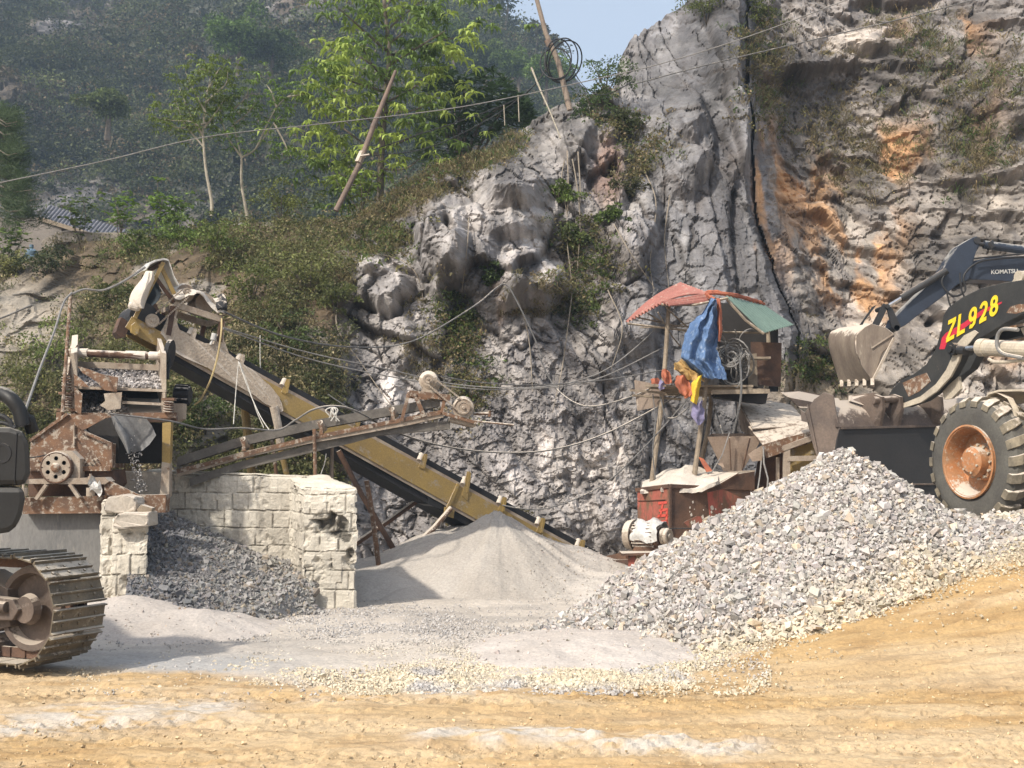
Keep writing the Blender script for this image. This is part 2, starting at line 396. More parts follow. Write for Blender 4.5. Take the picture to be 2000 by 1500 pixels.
# column interpolation in y first for every table column, then in x with a moving corner
cc=C_(PY)+(fbm(PY/38,PY*0+5,4,63)-.5)*16+(fbm(PY/9,PY*0+7,3,64)-.5)*4
D=np.zeros_like(PX)
colvals=[np.interp(PY,rows,TA[:,k]) for k in range(len(colx))]
def cxpos(c):
    if c=='c-': return cc-24
    if c=='c+': return cc+52
    return np.full(PX.shape,float(c))
cpos=[cxpos(c) for c in colx]
for k in range(len(colx)-1):
    a,b=cpos[k],cpos[k+1]; m=(PX>=a)&(PX<=b); u=np.clip((PX-a)/(b-a+1e-6),0,1)
    D=np.where(m,colvals[k]*(1-u)+colvals[k+1]*u,D)
D=np.where(PX>2300,colvals[-1],D); cl_=np.interp(PY,rows,TA[:,11]); D=np.where(PX>cc-5,cl_+(D-cl_)*.55,D)
slope=np.clip(sst(PX+(PY-600)*.05+(fbm(PX/60,PY/60,4,61)-.5)*110,640,700),0,1)   # 0 = vegetated slope, 1 = rock
slope=np.where(PY<420,np.maximum(slope*sst(PX,760,880),0),slope)
quarry=sst(PX-cc,4,30)                          # right hand quarry wall
X0,Y0,Z0=PN(PX,PY,D)
tall=sst(PX,1180,1300)*(1-quarry)
pale=np.exp(-(((PX-1020)/330)**2+((PY-880)/260)**2)**1.5)*(1-quarry)
def rot(x,y,a): c,s=math.cos(a),math.sin(a); return x*c-y*s, x*s+y*c
ux,uz=rot(X0,Z0,.5); 
wx=X0+(fbm(X0*.8,Z0*.8,3,71)-.5)*1.2; wz=Z0+(fbm(X0*.8+9,Z0*.8,3,72)-.5)*1.2
bx,bz=rot(wx,wz,-.45)
wx=X0+(fbm(X0*2.5,Z0*2.5,4,71)-.5)*.16; wz=Z0+(fbm(X0*2.5+9,Z0*2.5,4,72)-.5)*.16
bx,bz=rot(wx,wz,-.55)
b1,r1=blocks(bx*.50,bz*.26,81,.75,bias=.2); j1=JN[0]; b2,r2=blocks(bx*1.15,bz*.62,85,.9); j2=JN[0]; b3,r3=blocks(bx*2.6,bz*1.7,91,.9); j3=JN[0]; b4,r4=blocks(wx*6,wz*5,95,1.0); b5,r5=blocks(wx*14,wz*13,99,1.1)
h=.80*b1+.36*b2+.13*b3+.055*b4+.024*b5+.05*(.5-np.abs(fbm(bx*3,bz*1.6,6,230,.6)-.5)*4)
ck1=np.exp(-(np.abs(fbm(bx*.9,bz*.5,4,101)-.5)/.012)**2)*sst(fbm(X0,Z0,2,55),.35,.6); ck2=np.exp(-(np.abs(fbm(bx*2.0,bz*.9,4,102)-.5)/.012)**2)*sst(fbm(X0,Z0,2,56),.4,.6)
h-=(.38*ck1+.16*ck2)*(1-.6*pale)
# tall slab: vertical plates
s1,q1=blocks(X0*.7+Z0*.14,Z0*.15,105,.8,bias=.1); js1=JN[0]; s2,q2=blocks(wx*1.9+wz*.25,wz*.5,109,.9,bias=.15); js2=JN[0]; s3,q3=blocks(wx*4.6,wz*1.9,113,1.0)
hs=.50*s1+.22*s2+.075*s3+.035*b4+.018*b5+.03*(.5-np.abs(fbm(wx*3,wz*1.2,6,234,.6)-.5)*4)
# quarry wall: inclined beds and blocky rubble
qx,qz=rot(X0+(fbm(X0*1.6,Z0*1.6,4,73)-.5)*.5,Z0+(fbm(X0*1.6+5,Z0*1.6,4,74)-.5)*.5,.42)
v1,w1=blocks(qx*.42,qz*.55,121,.9,bias=.35); jv1=JN[0]; v2,w2=blocks(qx*1.1,qz*1.5,125,1.0,bias=.4); jv2=JN[0]; v3,w3=blocks(qx*2.9,qz*3.4,129,1.1,bias=.4); jv3=JN[0]; v4,w4=blocks(qx*6.5,qz*7,133,1.2,bias=.3)
hq=.60*v1+.34*v2+.14*v3+.055*v4+.022*b5
cellv=np.where(quarry>.5,.5*w2+.5*w3,np.where(tall>.5,.5*q2+.5*q3,.5*r2+.5*r3))*.7+.3*r4
hv=.30*facet(X0*1.1,Z0*1.1,141,1,.5)+.25*(fbm(X0*1.2,Z0*1.2,5,145)-.5)+.06*facet(X0*5,Z0*5,147,1,.5)+.10*b3
p1_,_=blocks(bx*2.2,bz*1.7,151,.9); p2_,_=blocks(bx*5.5,bz*4.6,153,1.1)
paleh=.075*p1_+.05*p2_+.028*b4+.016*b5+.05*(.5-np.abs(fbm(bx*4,bz*2,6,232,.6)-.5)*4)
gr=fbm(X0*.8,Z0*.8,4,57); g2_=fbm(X0*2.2,Z0*2.2,4,58)
def jl(j,wd,k,lo=.42): return np.exp(-(j/wd)**2)*sst(g2_,lo,lo+.14)*k
jr=np.maximum(np.maximum(jl(j1,.035,1,.3),jl(j2,.045,.9)),jl(j3,.06,.6,.46)); jt=np.maximum(jl(js1,.04,1,.3),jl(js2,.05,.9)); jq=np.maximum(np.maximum(jl(jv1,.04,.9,.35),jl(jv2,.05,.8)),jl(jv3,.07,.7))
joint=np.where(quarry>.5,jq,jr*(.8-.62*pale)*(1-tall)+jt*tall)
H=h*(1-tall)+hs*tall; H=H*(1-.55*pale)+pale*paleh
H=H*(1-quarry)+hq*quarry+.25-.10*joint
rubble=np.exp(-(((PX-30)/110)**2+((PY-640)/110)**2)**1.5)
H=H*slope+(hv+rubble*.25*facet(X0*3,Z0*3.6,161,1.2,.6))*(1-slope)
H=H-.55
# explicit blocks: (cx,cy,rx,ry,height,angle)
BL=[(748,545,62,58,.85,.1),(725,500,40,30,.4,-.2),(862,465,58,105,1.0,.25),(838,425,40,50,.5,.2),(1000,350,85,62,.85,-.15),(985,410,100,50,.5,.2),
(1040,535,82,62,1.15,-.1),(985,560,60,40,.6,.4),(1130,250,36,62,.7,.2),(1185,240,36,42,.5,-.3),(1240,420,55,120,.6,.1),(1330,215,62,75,.75,.05),(1335,290,70,90,.7,.0),
(1200,330,40,90,.5,-.25),(1240,600,60,95,.5,.2),(765,650,45,70,.4,.3),(735,770,50,80,.35,.2),(930,480,45,110,.45,-.5),(1170,640,60,120,.4,.4),(1420,90,40,80,.6,0),(1440,230,30,110,.6,.05),
(1970,190,50,70,.8,.2),(1700,75,90,26,.6,.5),(1830,330,150,12,.35,.28),(1900,400,130,10,.3,.2),(1900,455,120,9,.3,.2),(1960,310,70,30,.5,.3),(560,455,26,20,.25,0),(425,485,26,34,.4,0),(470,470,40,26,.35,.1),(1370,700,60,60,.4,.3)]
for (cx,cy,rx,ry,hh,an) in BL:
    du=(PX-cx+(fbm(X0*2,Z0*2,3,171)-.5)*22)/rx; dv=(PY-cy+(fbm(X0*2,Z0*2,3,172)-.5)*22)/ry
    a,b=rot(du,dv,an); q=1-np.maximum(np.maximum(np.abs(a),np.abs(b)),.72*(np.abs(a)+np.abs(b))); H+=hh*1.05*np.clip(q*2.4,0,1)*(.62+.38*b+.18*a)
def blur(A):
    B=A.copy(); B[1:-1]=(A[:-2]+2*A[1:-1]+A[2:])/4; C=B.copy(); C[:,1:-1]=(B[:,:-2]+2*B[:,1:-1]+B[:,2:])/4; return C
Hs=blur(blur(blur(H))); st_=np.zeros_like(H); gy,gx=np.gradient(H); stp=sst(np.hypot(gx,gy),.03,.09); stp=blur(blur(stp)); H=H*(1-stp)+(Hs+(.045*b4+.045*b5)*slope)*stp+.012*(fbm(X0*26,Z0*26,3,65)-.5)*slope
# displacement towards the camera and a little upward, fading in the plateau
X1=X0-.03*H; Y1=D-H; Z1=Z0+.10*(H-.2)*slope+ (fbm(X0*2,Y1,4,181)-.5)*.2*(1-tt)**3
# colours
def el(cx,cy,rx,ry,s=1.5): return np.exp(-(((PX-cx)/rx)**2+((PY-cy)/ry)**2)**s)
nz=fbm(X0*1.2,Z0*1.2,5,191)[...,None]; nf=fbm(X0*5,Z0*5,4,193)[...,None]
base=np.array([.33,.315,.31])*(1-nz)+np.array([.44,.42,.41])*nz
base=base*(.8+.45*nf)*(.80+.40*cellv[...,None])
ckc=np.clip((ck1*.6+ck2*.35)*(1-quarry)+joint*.6,0,.8)[...,None]; 
pl=(pale*(.55+.7*fbm(X0*1.5,Z0*1.5,4,195)))[...,None]; base=base*(1-np.clip(pl,0,1))+np.array([.60,.565,.545])*(.72+.4*nf+.3*cellv[...,None])*np.clip(pl,0,1)
tl=tall[...,None]; base=base*(1-.75*tl)+np.array([.165,.17,.185])*(.6+.6*nf+.35*cellv[...,None])*.75*tl
st=sst(fbm(X0*3.5,Z0*.45,5,197,.6)+.25*(fbm(X0*.6,Z0*.6,2,198)-.5),.50,.64)[...,None]*.55*(1-pl*.6); base=base*(1-st)+np.array([.10,.10,.11])*st
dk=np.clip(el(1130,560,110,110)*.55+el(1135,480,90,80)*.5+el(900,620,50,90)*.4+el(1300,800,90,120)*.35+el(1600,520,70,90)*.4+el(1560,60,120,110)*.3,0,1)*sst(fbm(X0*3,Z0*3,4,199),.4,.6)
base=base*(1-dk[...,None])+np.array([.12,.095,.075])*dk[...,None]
qm=quarry[...,None]; qb=np.array([.30,.275,.25])*(.5+.7*nf+.45*cellv[...,None]); top=(1-sst(PY,180,420))[...,None]
qb=qb*(1-top*.5)+np.array([.21,.20,.205])*(.6+.8*nf)*top*.5
base=base*(1-qm)+qb*qm
org=(el(1740,290,70,60)+el(1500,430,22,260)*.9+el(1560,330,70,60)*.8+el(1620,440,110,110)*.75+el(1700,560,60,110)*.9+el(1835,40,90,50)+el(1900,160,60,110)*.5+el(1640,560,50,70)*.6+el(1850,270,90,60)*.6+el(1740,450,60,50)*.6+el(1990,650,60,60)+el(960,590,20,45)*.7)
org=np.clip(org*sst(fbm(X0*2.0+3,Z0*.75,6,201,.6),.42,.62)*1.1,0,1)[...,None]
base=base*(1-.8*org)+np.array([.56,.32,.15])*(.6+.8*nf)*.8*org
pk=np.clip(el(1190,330,30,65,2)*1.2,0,1)[...,None]; base=base*(1-.7*pk)+np.array([.55,.37,.30])*.7*pk
wt=(quarry*sst(fbm(qx*1.0,qz*4,4,203),.6,.7)*.55*sst(PY,250,500)+el(1690,70,90,30)*.6+el(1700,620,90,60)*sst(fbm(X0*2,Z0,4,207),.5,.65)*.8)[...,None]; wt=np.clip(wt,0,1); base=base*(1-wt)+np.array([.62,.56,.50])*wt
sm=(1-slope)[...,None]; soil=np.array([.155,.12,.08])*(.6+.8*nf); soil=soil*(1-rubble[...,None]*.9)+np.array([.42,.385,.33])*(.6+.7*nf)*rubble[...,None]*.9
rk=sst(fbm(X0*.9,Z0*.9,4,205),.55,.63)[...,None]*.8; soil=soil*(1-rk)+np.array([.36,.335,.30])*(.6+.7*nf)*rk
base=base*(1-sm)+soil*sm
base=base*(1-ckc*slope[...,None])+np.array([.085,.07,.06])*ckc*slope[...,None]
dg=fbm(bx*5+3,bz*.7,5,240,.6); dgs=sst(dg,.52,.64)*pale*.45; base=base*(1-dgs[...,None])+np.array([.22,.215,.22])*dgs[...,None]
mot=(.58+.58*sst(fbm(X0*.9+wx*.2,Z0*.7,6,221,.6),.32,.66))*(.70+.40*sst(fbm(X0*4,Z0*3.4,5,223,.6),.33,.66)); mot=1+(mot-1)*slope; base=base*mot[...,None]
lich=sst(fbm(X0*2.4,Z0*1.8,6,225,.65),.56,.66)[...,None]*slope[...,None]*.45; base=base*(1-lich)+np.array([.12,.115,.12])*lich
# scree under the quarry wall
scr=np.clip(el(1590,760,80,60),0,1)[...,None]; base=base*(1-scr)+np.array([.36,.30,.22])*(.6+.8*nf)*scr
# plateau rows behind the ridge
KP=16; kx=np.linspace(0,1,KP+1)[1:][:,None]
PXl=X1[0][None]*(1+0*kx); 
backY=Y1[0][None]+kx**1.3*14; backX=X1[0][None]*backY/Y1[0][None]
backZ=Z1[0][None]-kx*np.where(pxs<1150,.6,3.0)[None]+(fbm(backX,backY,4,211)-.5)*.35
XX=np.vstack([backX[::-1],X1]);YY=np.vstack([backY[::-1],Y1]);ZZ=np.vstack([backZ[::-1],Z1])
CC=np.concatenate([np.repeat(base[0:1],KP,0),base],0)
SL=np.vstack([np.repeat(slope[0:1],KP,0),slope])
Fall=gridfaces(*XX.shape); V=np.stack([XX,YY,ZZ],-1).reshape(-1,3)
fs=SL.reshape(-1)[Fall[:,0]]>.5
def submesh(name,Fm,mat,**kw):
    u,inv=np.unique(Fm,return_inverse=True)
    me=npmesh(name,V[u],inv.reshape(Fm.shape),CC.reshape(-1,3)[u]); return link(name,me,mat,**kw)
tag(submesh('cliff',Fall[fs],m_rock),kind='structure')
tag(submesh('hillside',Fall[~fs],m_soil),kind='structure')
# lookups of the finished surface by pixel
def surf(pxq,pyq):
    "nearest surface point of the cliff mesh for pixel coordinates (arrays)"
    j=np.clip(((np.asarray(pxq)+260)/2.6).astype(int),0,NC-1); r=rid[j]
    i=np.clip(((np.asarray(pyq)-r)/(1215-r)*(NR-1)).astype(int),0,NR-1)
    return np.stack([X1[i,j],Y1[i,j],Z1[i,j]],-1)
# ================= MOUNTAIN =================
SIL=np.array([(-500,-260),(300,-230),(700,-160),(840,-60),(880,-15),(915,-8),(950,12),(985,45),(1000,62),(1040,88),(1075,112),(1105,128),(1125,165),(1150,185),(1200,215),(1300,260),(1500,320)],float)
mp_=np.arange(-420,1440,3.2); MR=330
sil=np.interp(mp_,SIL[:,0],SIL[:,1])
t2=np.linspace(0,1,MR)[:,None]; MPY=sil[None]+(640-sil[None])*t2; MPX=np.broadcast_to(mp_[None],MPY.shape).copy()
MD=np.interp(MPY,[-260,-100,0,100,200,300,400,500,640],[158,140,126,113,101,91,82,74,66])+np.clip((MPX-700)/450,0,1)*38*(1-sst(MPY,150,420))+8*np.sin(MPX/170.)
X0m,_,Z0m=PN(MPX,MPY,MD)
Hm=9*(fbm(X0m*.04,Z0m*.05,5,301)-.5)*2+3.2*facet(X0m*.10,Z0m*.13,303,1,.5)+1.6*facet(X0m*.35,Z0m*.4,307,1,.6)+.7*facet(X0m*1.0,Z0m*1.2,311,1,.6)+.3*facet(X0m*2.3,Z0m*2.6,313,1.1,.6)
Hm=Hm*np.interp(MD,[40,110],[.45,1])
Hm=(Hm-3.0)*(.25+.75*sst(t2,0,.22)); MY=MD-Hm; MX=X0m; MZ=Z0m+.25*Hm*(1-t2)**.5*.5+(fbm(X0m*.8,Z0m,4,317)-.5)*1.2
mn=fbm(X0m*.5,Z0m*.5,5,321)[...,None]; mveg=sst(fbm(X0m*.09,Z0m*.11,4,323)+.34*(1-MPY/450)*.5,.45,.60)
mc=np.array([.24,.225,.215])*(.25+1.35*mn)
mbrown=np.array([.135,.10,.06])*(.6+.8*mn); bm_=sst(fbm(X0m*.2,Z0m*.2,4,325),.42,.58)[...,None]
mc=mc*(1-.7*bm_)+mbrown*.7*bm_; mg=np.array([.045,.058,.025])*(.6+.8*mn); mc=mc*(1-.7*mveg[...,None])+mg*.7*mveg[...,None]
k2=np.linspace(0,1,9)[1:][:,None]; bY=MY[0][None]+k2*60; bX=MX[0][None]*bY/MY[0][None]; bZ=MZ[0][None]-k2*10
XX=np.vstack([bX[::-1],MX]);YY=np.vstack([bY[::-1],MY]);ZZ=np.vstack([bZ[::-1],MZ]); CM=np.concatenate([np.repeat(mc[0:1],8,0),mc],0)
me=npmesh('mountain',np.stack([XX,YY,ZZ],-1).reshape(-1,3),gridfaces(*XX.shape),CM.reshape(-1,3))
tag(link('mountain',me,m_mount),kind='structure')
# bushes that cover the mountain (uncountable)
def clump(cen,rad,nl,ln,col,flat=.75):
    n=len(cen); ci=np.repeat(np.arange(n),nl)
    d=unit(len(ci),-.35); rr=RG.uniform(.45,1.0,len(ci))**.6
    pos=cen[ci]+d*rr[:,None]*rad[ci][:,None]*np.array([1,1,flat])
    # lumps
    dirs=unit(len(ci)); dirs=dirs+d*.8; dirs/=np.linalg.norm(dirs,axis=1)[:,None]
    c=col[ci]*RG.uniform(.6,1.35,(len(ci),1)); c*=(1+.18*RG.normal(size=(len(ci),1)))
    L=ln*RG.uniform(.6,1.4,len(ci)); return leaves(pos,dirs,L,L*.55,np.clip(c,0.005,1),.15)
nb=6500
i=RG.randint(0,MR-2,nb*3); j=RG.randint(0,len(mp_)-1,nb*3)
keep=RG.uniform(0,1,nb*3)<(.05+.95*mveg[i,j])*(.3+.7*sst(fbm(X0m[i,j]*.25,Z0m[i,j]*.3,3,331),.40,.54))+.06; i=i[keep][:nb]; j=j[keep][:nb]
cen=np.stack([MX[i,j],MY[i,j],MZ[i,j]],-1); dd=cen[:,1]
rad=RG.uniform(.4,1.15,len(i))**1.5*np.interp(dd,[45,120],[.9,1.9])*np.where(RG.uniform(0,1,len(i))<.09,2.0,1); cen[:,2]+=rad*.4
gcol=np.array([[.06,.07,.033],[.045,.055,.03],[.085,.10,.038],[.12,.09,.055],[.04,.048,.032],[.12,.135,.05]])
ci=RG.choice(6,len(i),p=[.28,.26,.17,.12,.11,.06]); col=gcol[ci]
col=col*(.7+.9*sst(fbm(cen[:,0]*.06,cen[:,2]*.08,4,341),.35,.65))[:,None]*RG.uniform(.65,1.35,(len(col),1))
W=clump(cen,rad,105,np.interp(dd,[60,140],[.20,.36])[:,None].repeat(105,1).ravel(),col)
tag(foliage('mountain_bushes',*W),kind='stuff')
# a few trees standing up from the ridge
def tinytree(name,px_,py_,Y,h_,r_,col,label):
    b=P(px_,py_,Y); r=thing(name,label,'tree',b,'small trees on the far mountain ridge')
    MB().tube(spl([b-Vector((0,0,1)),b+Vector((.1*h_,0,h_*.5)),b+Vector((.05*h_,0,h_*.95))],4),.18,6,.05).build('trunk',m_bark,r)
    c=b+Vector((.05*h_,0,h_*.75)); n=26
    cen=np.array(c)+RG.normal(size=(n,3))*r_*.42; rr=RG.uniform(.3,.55,n)*r_
    Wt=clump(cen,rr,38,.34,np.array([col]*n)); foliage('crown',*Wt,parent=r,off=b)
tinytree('ridge_tree',986,45,134,3.6,1.9,(.05,.065,.03),'dark rounded tree highest on the mountain ridge against the sky')
tinytree('ridge_tree',948,12,134,2.6,1.3,(.06,.07,.035),'small dark tree on the ridge left of the rounded ridge tree')
tinytree('ridge_tree',1046,92,132,2.4,1.2,(.09,.085,.05),'thin brownish tree on the ridge right of the rounded ridge tree')
tinytree('ridge_tree',1078,112,131,1.8,1.0,(.10,.09,.05),'low pale twiggy tree on the ridge right above the green hump')
for (x,y,Y,r_,c,lb) in [(1066,138,100,2.0,(.13,.20,.04),'bright green round crowned tree below the mountain ridge, nearest the coil pole'),(1012,128,106,1.9,(.12,.18,.04),'bright green tree between the leaf tree and the coil pole, left of the nearest one'),(948,112,110,2.0,(.10,.14,.035),'mid green broad tree just right of the big leafy tree on the far slope'),(885,70,104,2.2,(.09,.13,.035),'mid green tree behind the right edge of the leafy tree top'),(465,70,92,2.3,(.10,.16,.03),'light green broad tree high on the mountain side at left centre'),(530,95,94,2.0,(.08,.12,.03),'mid green tree right beside the light green broad tree on the mountain'),(210,205,72,1.2,(.12,.15,.05),'pale green slender tree standing on the mountain at left')]:
    b=P(x,y+r_*.9*F/Y,Y-2); r=thing('slope_tree',lb,'tree',b,'trees on the mountain slope')
    MB().tube([b-Vector((0,0,1)),b+Vector((.1,0,r_*.8))],.2,6,.1).build('trunk',m_bark,r)
    q=b+Vector((0,0,r_*.9)); n=46; cen=np.array(q)+RG.normal(size=(n,3))*np.array([.42,.35,.27])*r_
    foliage('crown',*clump(cen,RG.uniform(.22,.42,n)*r_,130,.24,np.array([c]*n)*RG.uniform(.7,1.25,(n,1))),parent=r,off=b)

# ================= AIR =================
mb=MB(); mb.box((0,110,38),(900,260,82)); hm=bpy.data.materials.new('haze_air'); hm.use_nodes=True
hn=hm.node_tree; hn.nodes.remove(hn.nodes['Principled BSDF']); pv=hn.nodes.new('ShaderNodeVolumePrincipled'); pv.inputs['Color'].default_value=(.62,.80,1,1); pv.inputs['Density'].default_value=.0012; pv.inputs['Anisotropy'].default_value=.2
hn.links.new(pv.outputs[0],hn.nodes['Material Output'].inputs['Volume']); tag(mb.build('haze',hm),kind='stuff')
# ================= GRASS AND UNDERGROWTH ON THE HILLSIDE =================
def inpx(n,x0,x1,y0,y1): return RG.uniform(x0,x1,n),RG.uniform(y0,y1,n)
def blades(pos,n,ln,wd,col,spread=.6,bend=.5):
    m=len(pos); ci=np.repeat(np.arange(m),n); p=pos[ci]+RG.normal(size=(m*n,3))*np.array([.05,.05,.015])
    d=unit(m*n)*spread; d[:,2]=np.abs(d[:,2])+.55; d[:,1]-=.25; d/=np.linalg.norm(d,axis=1)[:,None]
    c=col[ci]*RG.uniform(.6,1.4,(m*n,1)); return leaves(p,d,ln*RG.uniform(.5,1.4,m*n),wd,np.clip(c,.005,1),bend)
def sprays(pos,rad,nl,ln,col,bend=.2):
    return clump(pos,rad,nl,ln,col,.8)
qx_,qy_=inpx(9500,-120,760,425,1000)
dens=fbm(qx_/70,qy_/55,4,401); rb=np.exp(-(((qx_-30)/110)**2+((qy_-640)/90)**2)**2)
slp=(qx_<640+90*(fbm(qx_/50,qy_/40,3,409)-.2)+(qy_<470)*60)&(RG.uniform(0,1,len(qx_))<sst(dens,.38,.58)*.9+.07)&(RG.uniform(0,1,len(qx_))>rb*.85)
qx_,qy_=qx_[slp],qy_[slp]
rr_=np.interp(qx_,RIDGE[:,0],RIDGE[:,1]); k_=qy_>rr_+3; qx_,qy_=qx_[k_],qy_[k_]
pos=surf(qx_,qy_)
gc=np.array([[.20,.195,.085],[.14,.15,.06],[.28,.235,.13],[.11,.12,.055],[.36,.30,.19]])
cn=fbm(qx_/90,qy_/60,3,403); ci=np.clip((cn*6-1+RG.normal(size=len(cn))*.8).astype(int),0,4)
half=RG.uniform(0,1,len(qx_))<.5
A1=blades(pos[half],20,.24,.014,gc[ci[half]],.9,.6)
A2=sprays(pos[~half]+[0,-.1,.06],RG.uniform(.10,.26,(~half).sum()),38,.048,gc[ci[~half]])
tag(foliage('hillside_undergrowth',*merge([A1,A2])),kind='stuff')
# dry grass and low growth along cliff ledges
def band(pts,n,jit,cols,ln=.22,leafy=.4,rad=(.08,.2),lf=.06):
    pts=np.array(pts,float); t=RG.uniform(0,len(pts)-1,n); i=np.minimum(t.astype(int),len(pts)-2); f=(t-i)[:,None]
    q=pts[i]*(1-f)+pts[i+1]*f+RG.normal(size=(n,2))*jit; p=surf(q[:,0],q[:,1])+np.array([0,-.04,.02]); cols=np.array(cols); c=cols[RG.randint(0,len(cols),n)]
    m=RG.uniform(0,1,n)<leafy
    o=[]
    if (~m).any(): o.append(blades(p[~m],14,ln,.016,c[~m],1.0,.6))
    if m.any(): o.append(sprays(p[m],RG.uniform(*rad,m.sum()),22,lf,c[m]))
    return merge(o)
DRY=[(.26,.20,.12),(.20,.16,.09),(.22,.20,.09),(.15,.13,.07)]; GRN=[(.10,.14,.045),(.14,.17,.05),(.07,.10,.035)]
bands=[band([(700,440),(760,400),(830,370),(900,330),(960,300),(1010,255)],520,16,DRY+GRN[:1],.30,.45),
 band([(640,470),(720,470),(800,455)],260,20,DRY[1:]+GRN[:2],.25,.6),
 band([(1100,430),(1150,470),(1190,520),(1110,560),(1140,600)],260,26,DRY[1:]+GRN,.2,.65),
 band([(1160,210),(1230,250),(1290,300),(1230,330)],200,22,DRY+GRN[:1],.2,.7),
 band([(1480,60),(1500,140),(1500,230)],260,26,DRY+GRN[:1],.35,.4),
 band([(1660,160),(1640,260),(1700,330),(1760,220)],260,44,DRY,.3,.3),
 band([(1760,50),(1850,110),(1900,250),(1930,330),(1960,120)],420,40,DRY+GRN[:1],.4,.35),
 band([(1560,720),(1600,690),(1640,740)],160,24,DRY+GRN,.2,.5),
 band([(860,560),(900,640),(910,700),(940,780)],240,24,DRY+GRN,.18,.6),
 band([(1000,600),(1060,590),(1100,560)],90,14,DRY,.25,.1),
 band([(780,640),(840,690),(900,800)],90,30,DRY,.2,.3),
 band([(860,1020),(940,1010),(1010,1040)],60,14,DRY+GRN,.12,.5)]
tag(foliage('cliff_ledge_growth',*merge(bands)),kind='stuff')
def shrub(x,y,r_,col,label,name='shrub',n=26,lf=.05,nl=64,lift=.5,group=None,Y=None,stems=4):
    b=Vector(surf([x],[y])[0]) if Y is None else P(x,y,Y); r=thing(name,label,'shrub',b,group)
    mb=MB(); tips=[]
    for k in range(stems):
        a=2*math.pi*k/stems+rnd.random(); t=b+Vector((math.cos(a)*r_*.55,math.sin(a)*r_*.4-.15*r_,r_*(.6+.5*rnd.random()))); tips.append(t)
        mb.tube(spl([b-Vector((0,-.1,.1)),(b+t)/2+Vector((0,-.05,.1*r_)),t],3),.016,5,.005)
    mb.build('stem',m_bark,r)
    cen=np.array(b)+np.array([0,-.15*r_,lift*r_])+RG.normal(size=(n,3))*np.array([.48,.35,.34])*r_
    foliage('foliage',*clump(cen,RG.uniform(.18,.4,n)*r_,nl,lf,np.clip(np.array([col]*n)*RG.uniform(.7,1.3,(n,1)),.01,1)),parent=r,off=b); return r
G1='shrubs on the hillside'; G2='shrubs rooted on the cliff'
for a in [(1185,190,.62,(.09,.13,.045),'dense green bush on the cliff crest right of the coil pole',G2),(1165,225,.5,(.08,.12,.04),'lower green bush just under the crest bush beside the coil pole',G2),
 (1225,375,.26,(.10,.10,.05),'brownish shrub in the crack above the big grey slab edge',G2),(1195,430,.22,(.12,.17,.045),'small bright shrub above the shack on the grey cliff',G2),(1090,375,.26,(.14,.19,.05),'little green shrub in the dark cleft of the cliff middle',G2),
 (1130,465,.30,(.13,.16,.055),'yellowish green shrub over the dark hollow left of the slab',G2),(1215,250,.34,(.10,.115,.045),'thick shrub on the ledge right of the round boulder',G2),(1490,40,.5,(.13,.15,.05),'shrub at the top of the slab corner near the frame top',G2),
 (1390,20,.6,(.13,.15,.05),'leafy shrub on the rock crest at the top of the photo',G2),(905,615,.2,(.12,.15,.05),'small shrub in the vertical crack left of cliff middle',G2),(965,545,.2,(.10,.14,.05),'tiny fern like shrub under the pale overhang',G2),
 (545,425,.62,(.17,.19,.06),'rounded olive shrub under the twin thin trees on the slope crest',G1),(600,575,.65,(.19,.20,.075),'broad pale green shrub above the long conveyor',G1),(490,590,.55,(.16,.18,.06),'shrub behind the conveyor drive head cover',G1),
 (560,690,.5,(.10,.13,.045),'dark shrub between the long conveyor and the rock',G1),(430,500,.5,(.15,.19,.055),'green shrub left of the pale boulders on the slope',G1),(350,480,.45,(.14,.20,.05),'fresh green shrub right of the low stone wall',G1),
 (250,500,.4,(.13,.17,.05),'green shrub under the end of the low stone wall',G1),(100,540,.4,(.07,.085,.04),'dark creeping shrub under the water bottle',G1),(20,540,.35,(.24,.24,.10),'yellow tufted shrub at the left frame edge',G1),
 (215,600,.4,(.14,.155,.06),'grey green shrub left of the conveyor drive head',G1),(100,720,.5,(.20,.24,.08),'bright grassy shrub left of the vibrating screen',G1),(390,850,.45,(.09,.12,.04),'dark green shrub behind the small conveyor tail',G1),
 (460,760,.5,(.13,.16,.05),'shrub under the long conveyor upper end',G1),(650,600,.4,(.15,.165,.06),'shrub next to the first pale cliff block',G1),(400,640,.35,(.13,.16,.05),'small shrub behind the conveyor cover frame',G1),
 (1590,725,.2,(.14,.17,.06),'small weed bush on the scree left of the digger bucket',G2)]:
    shrub(a[0],a[1],a[2],a[3],a[4],group=a[5])
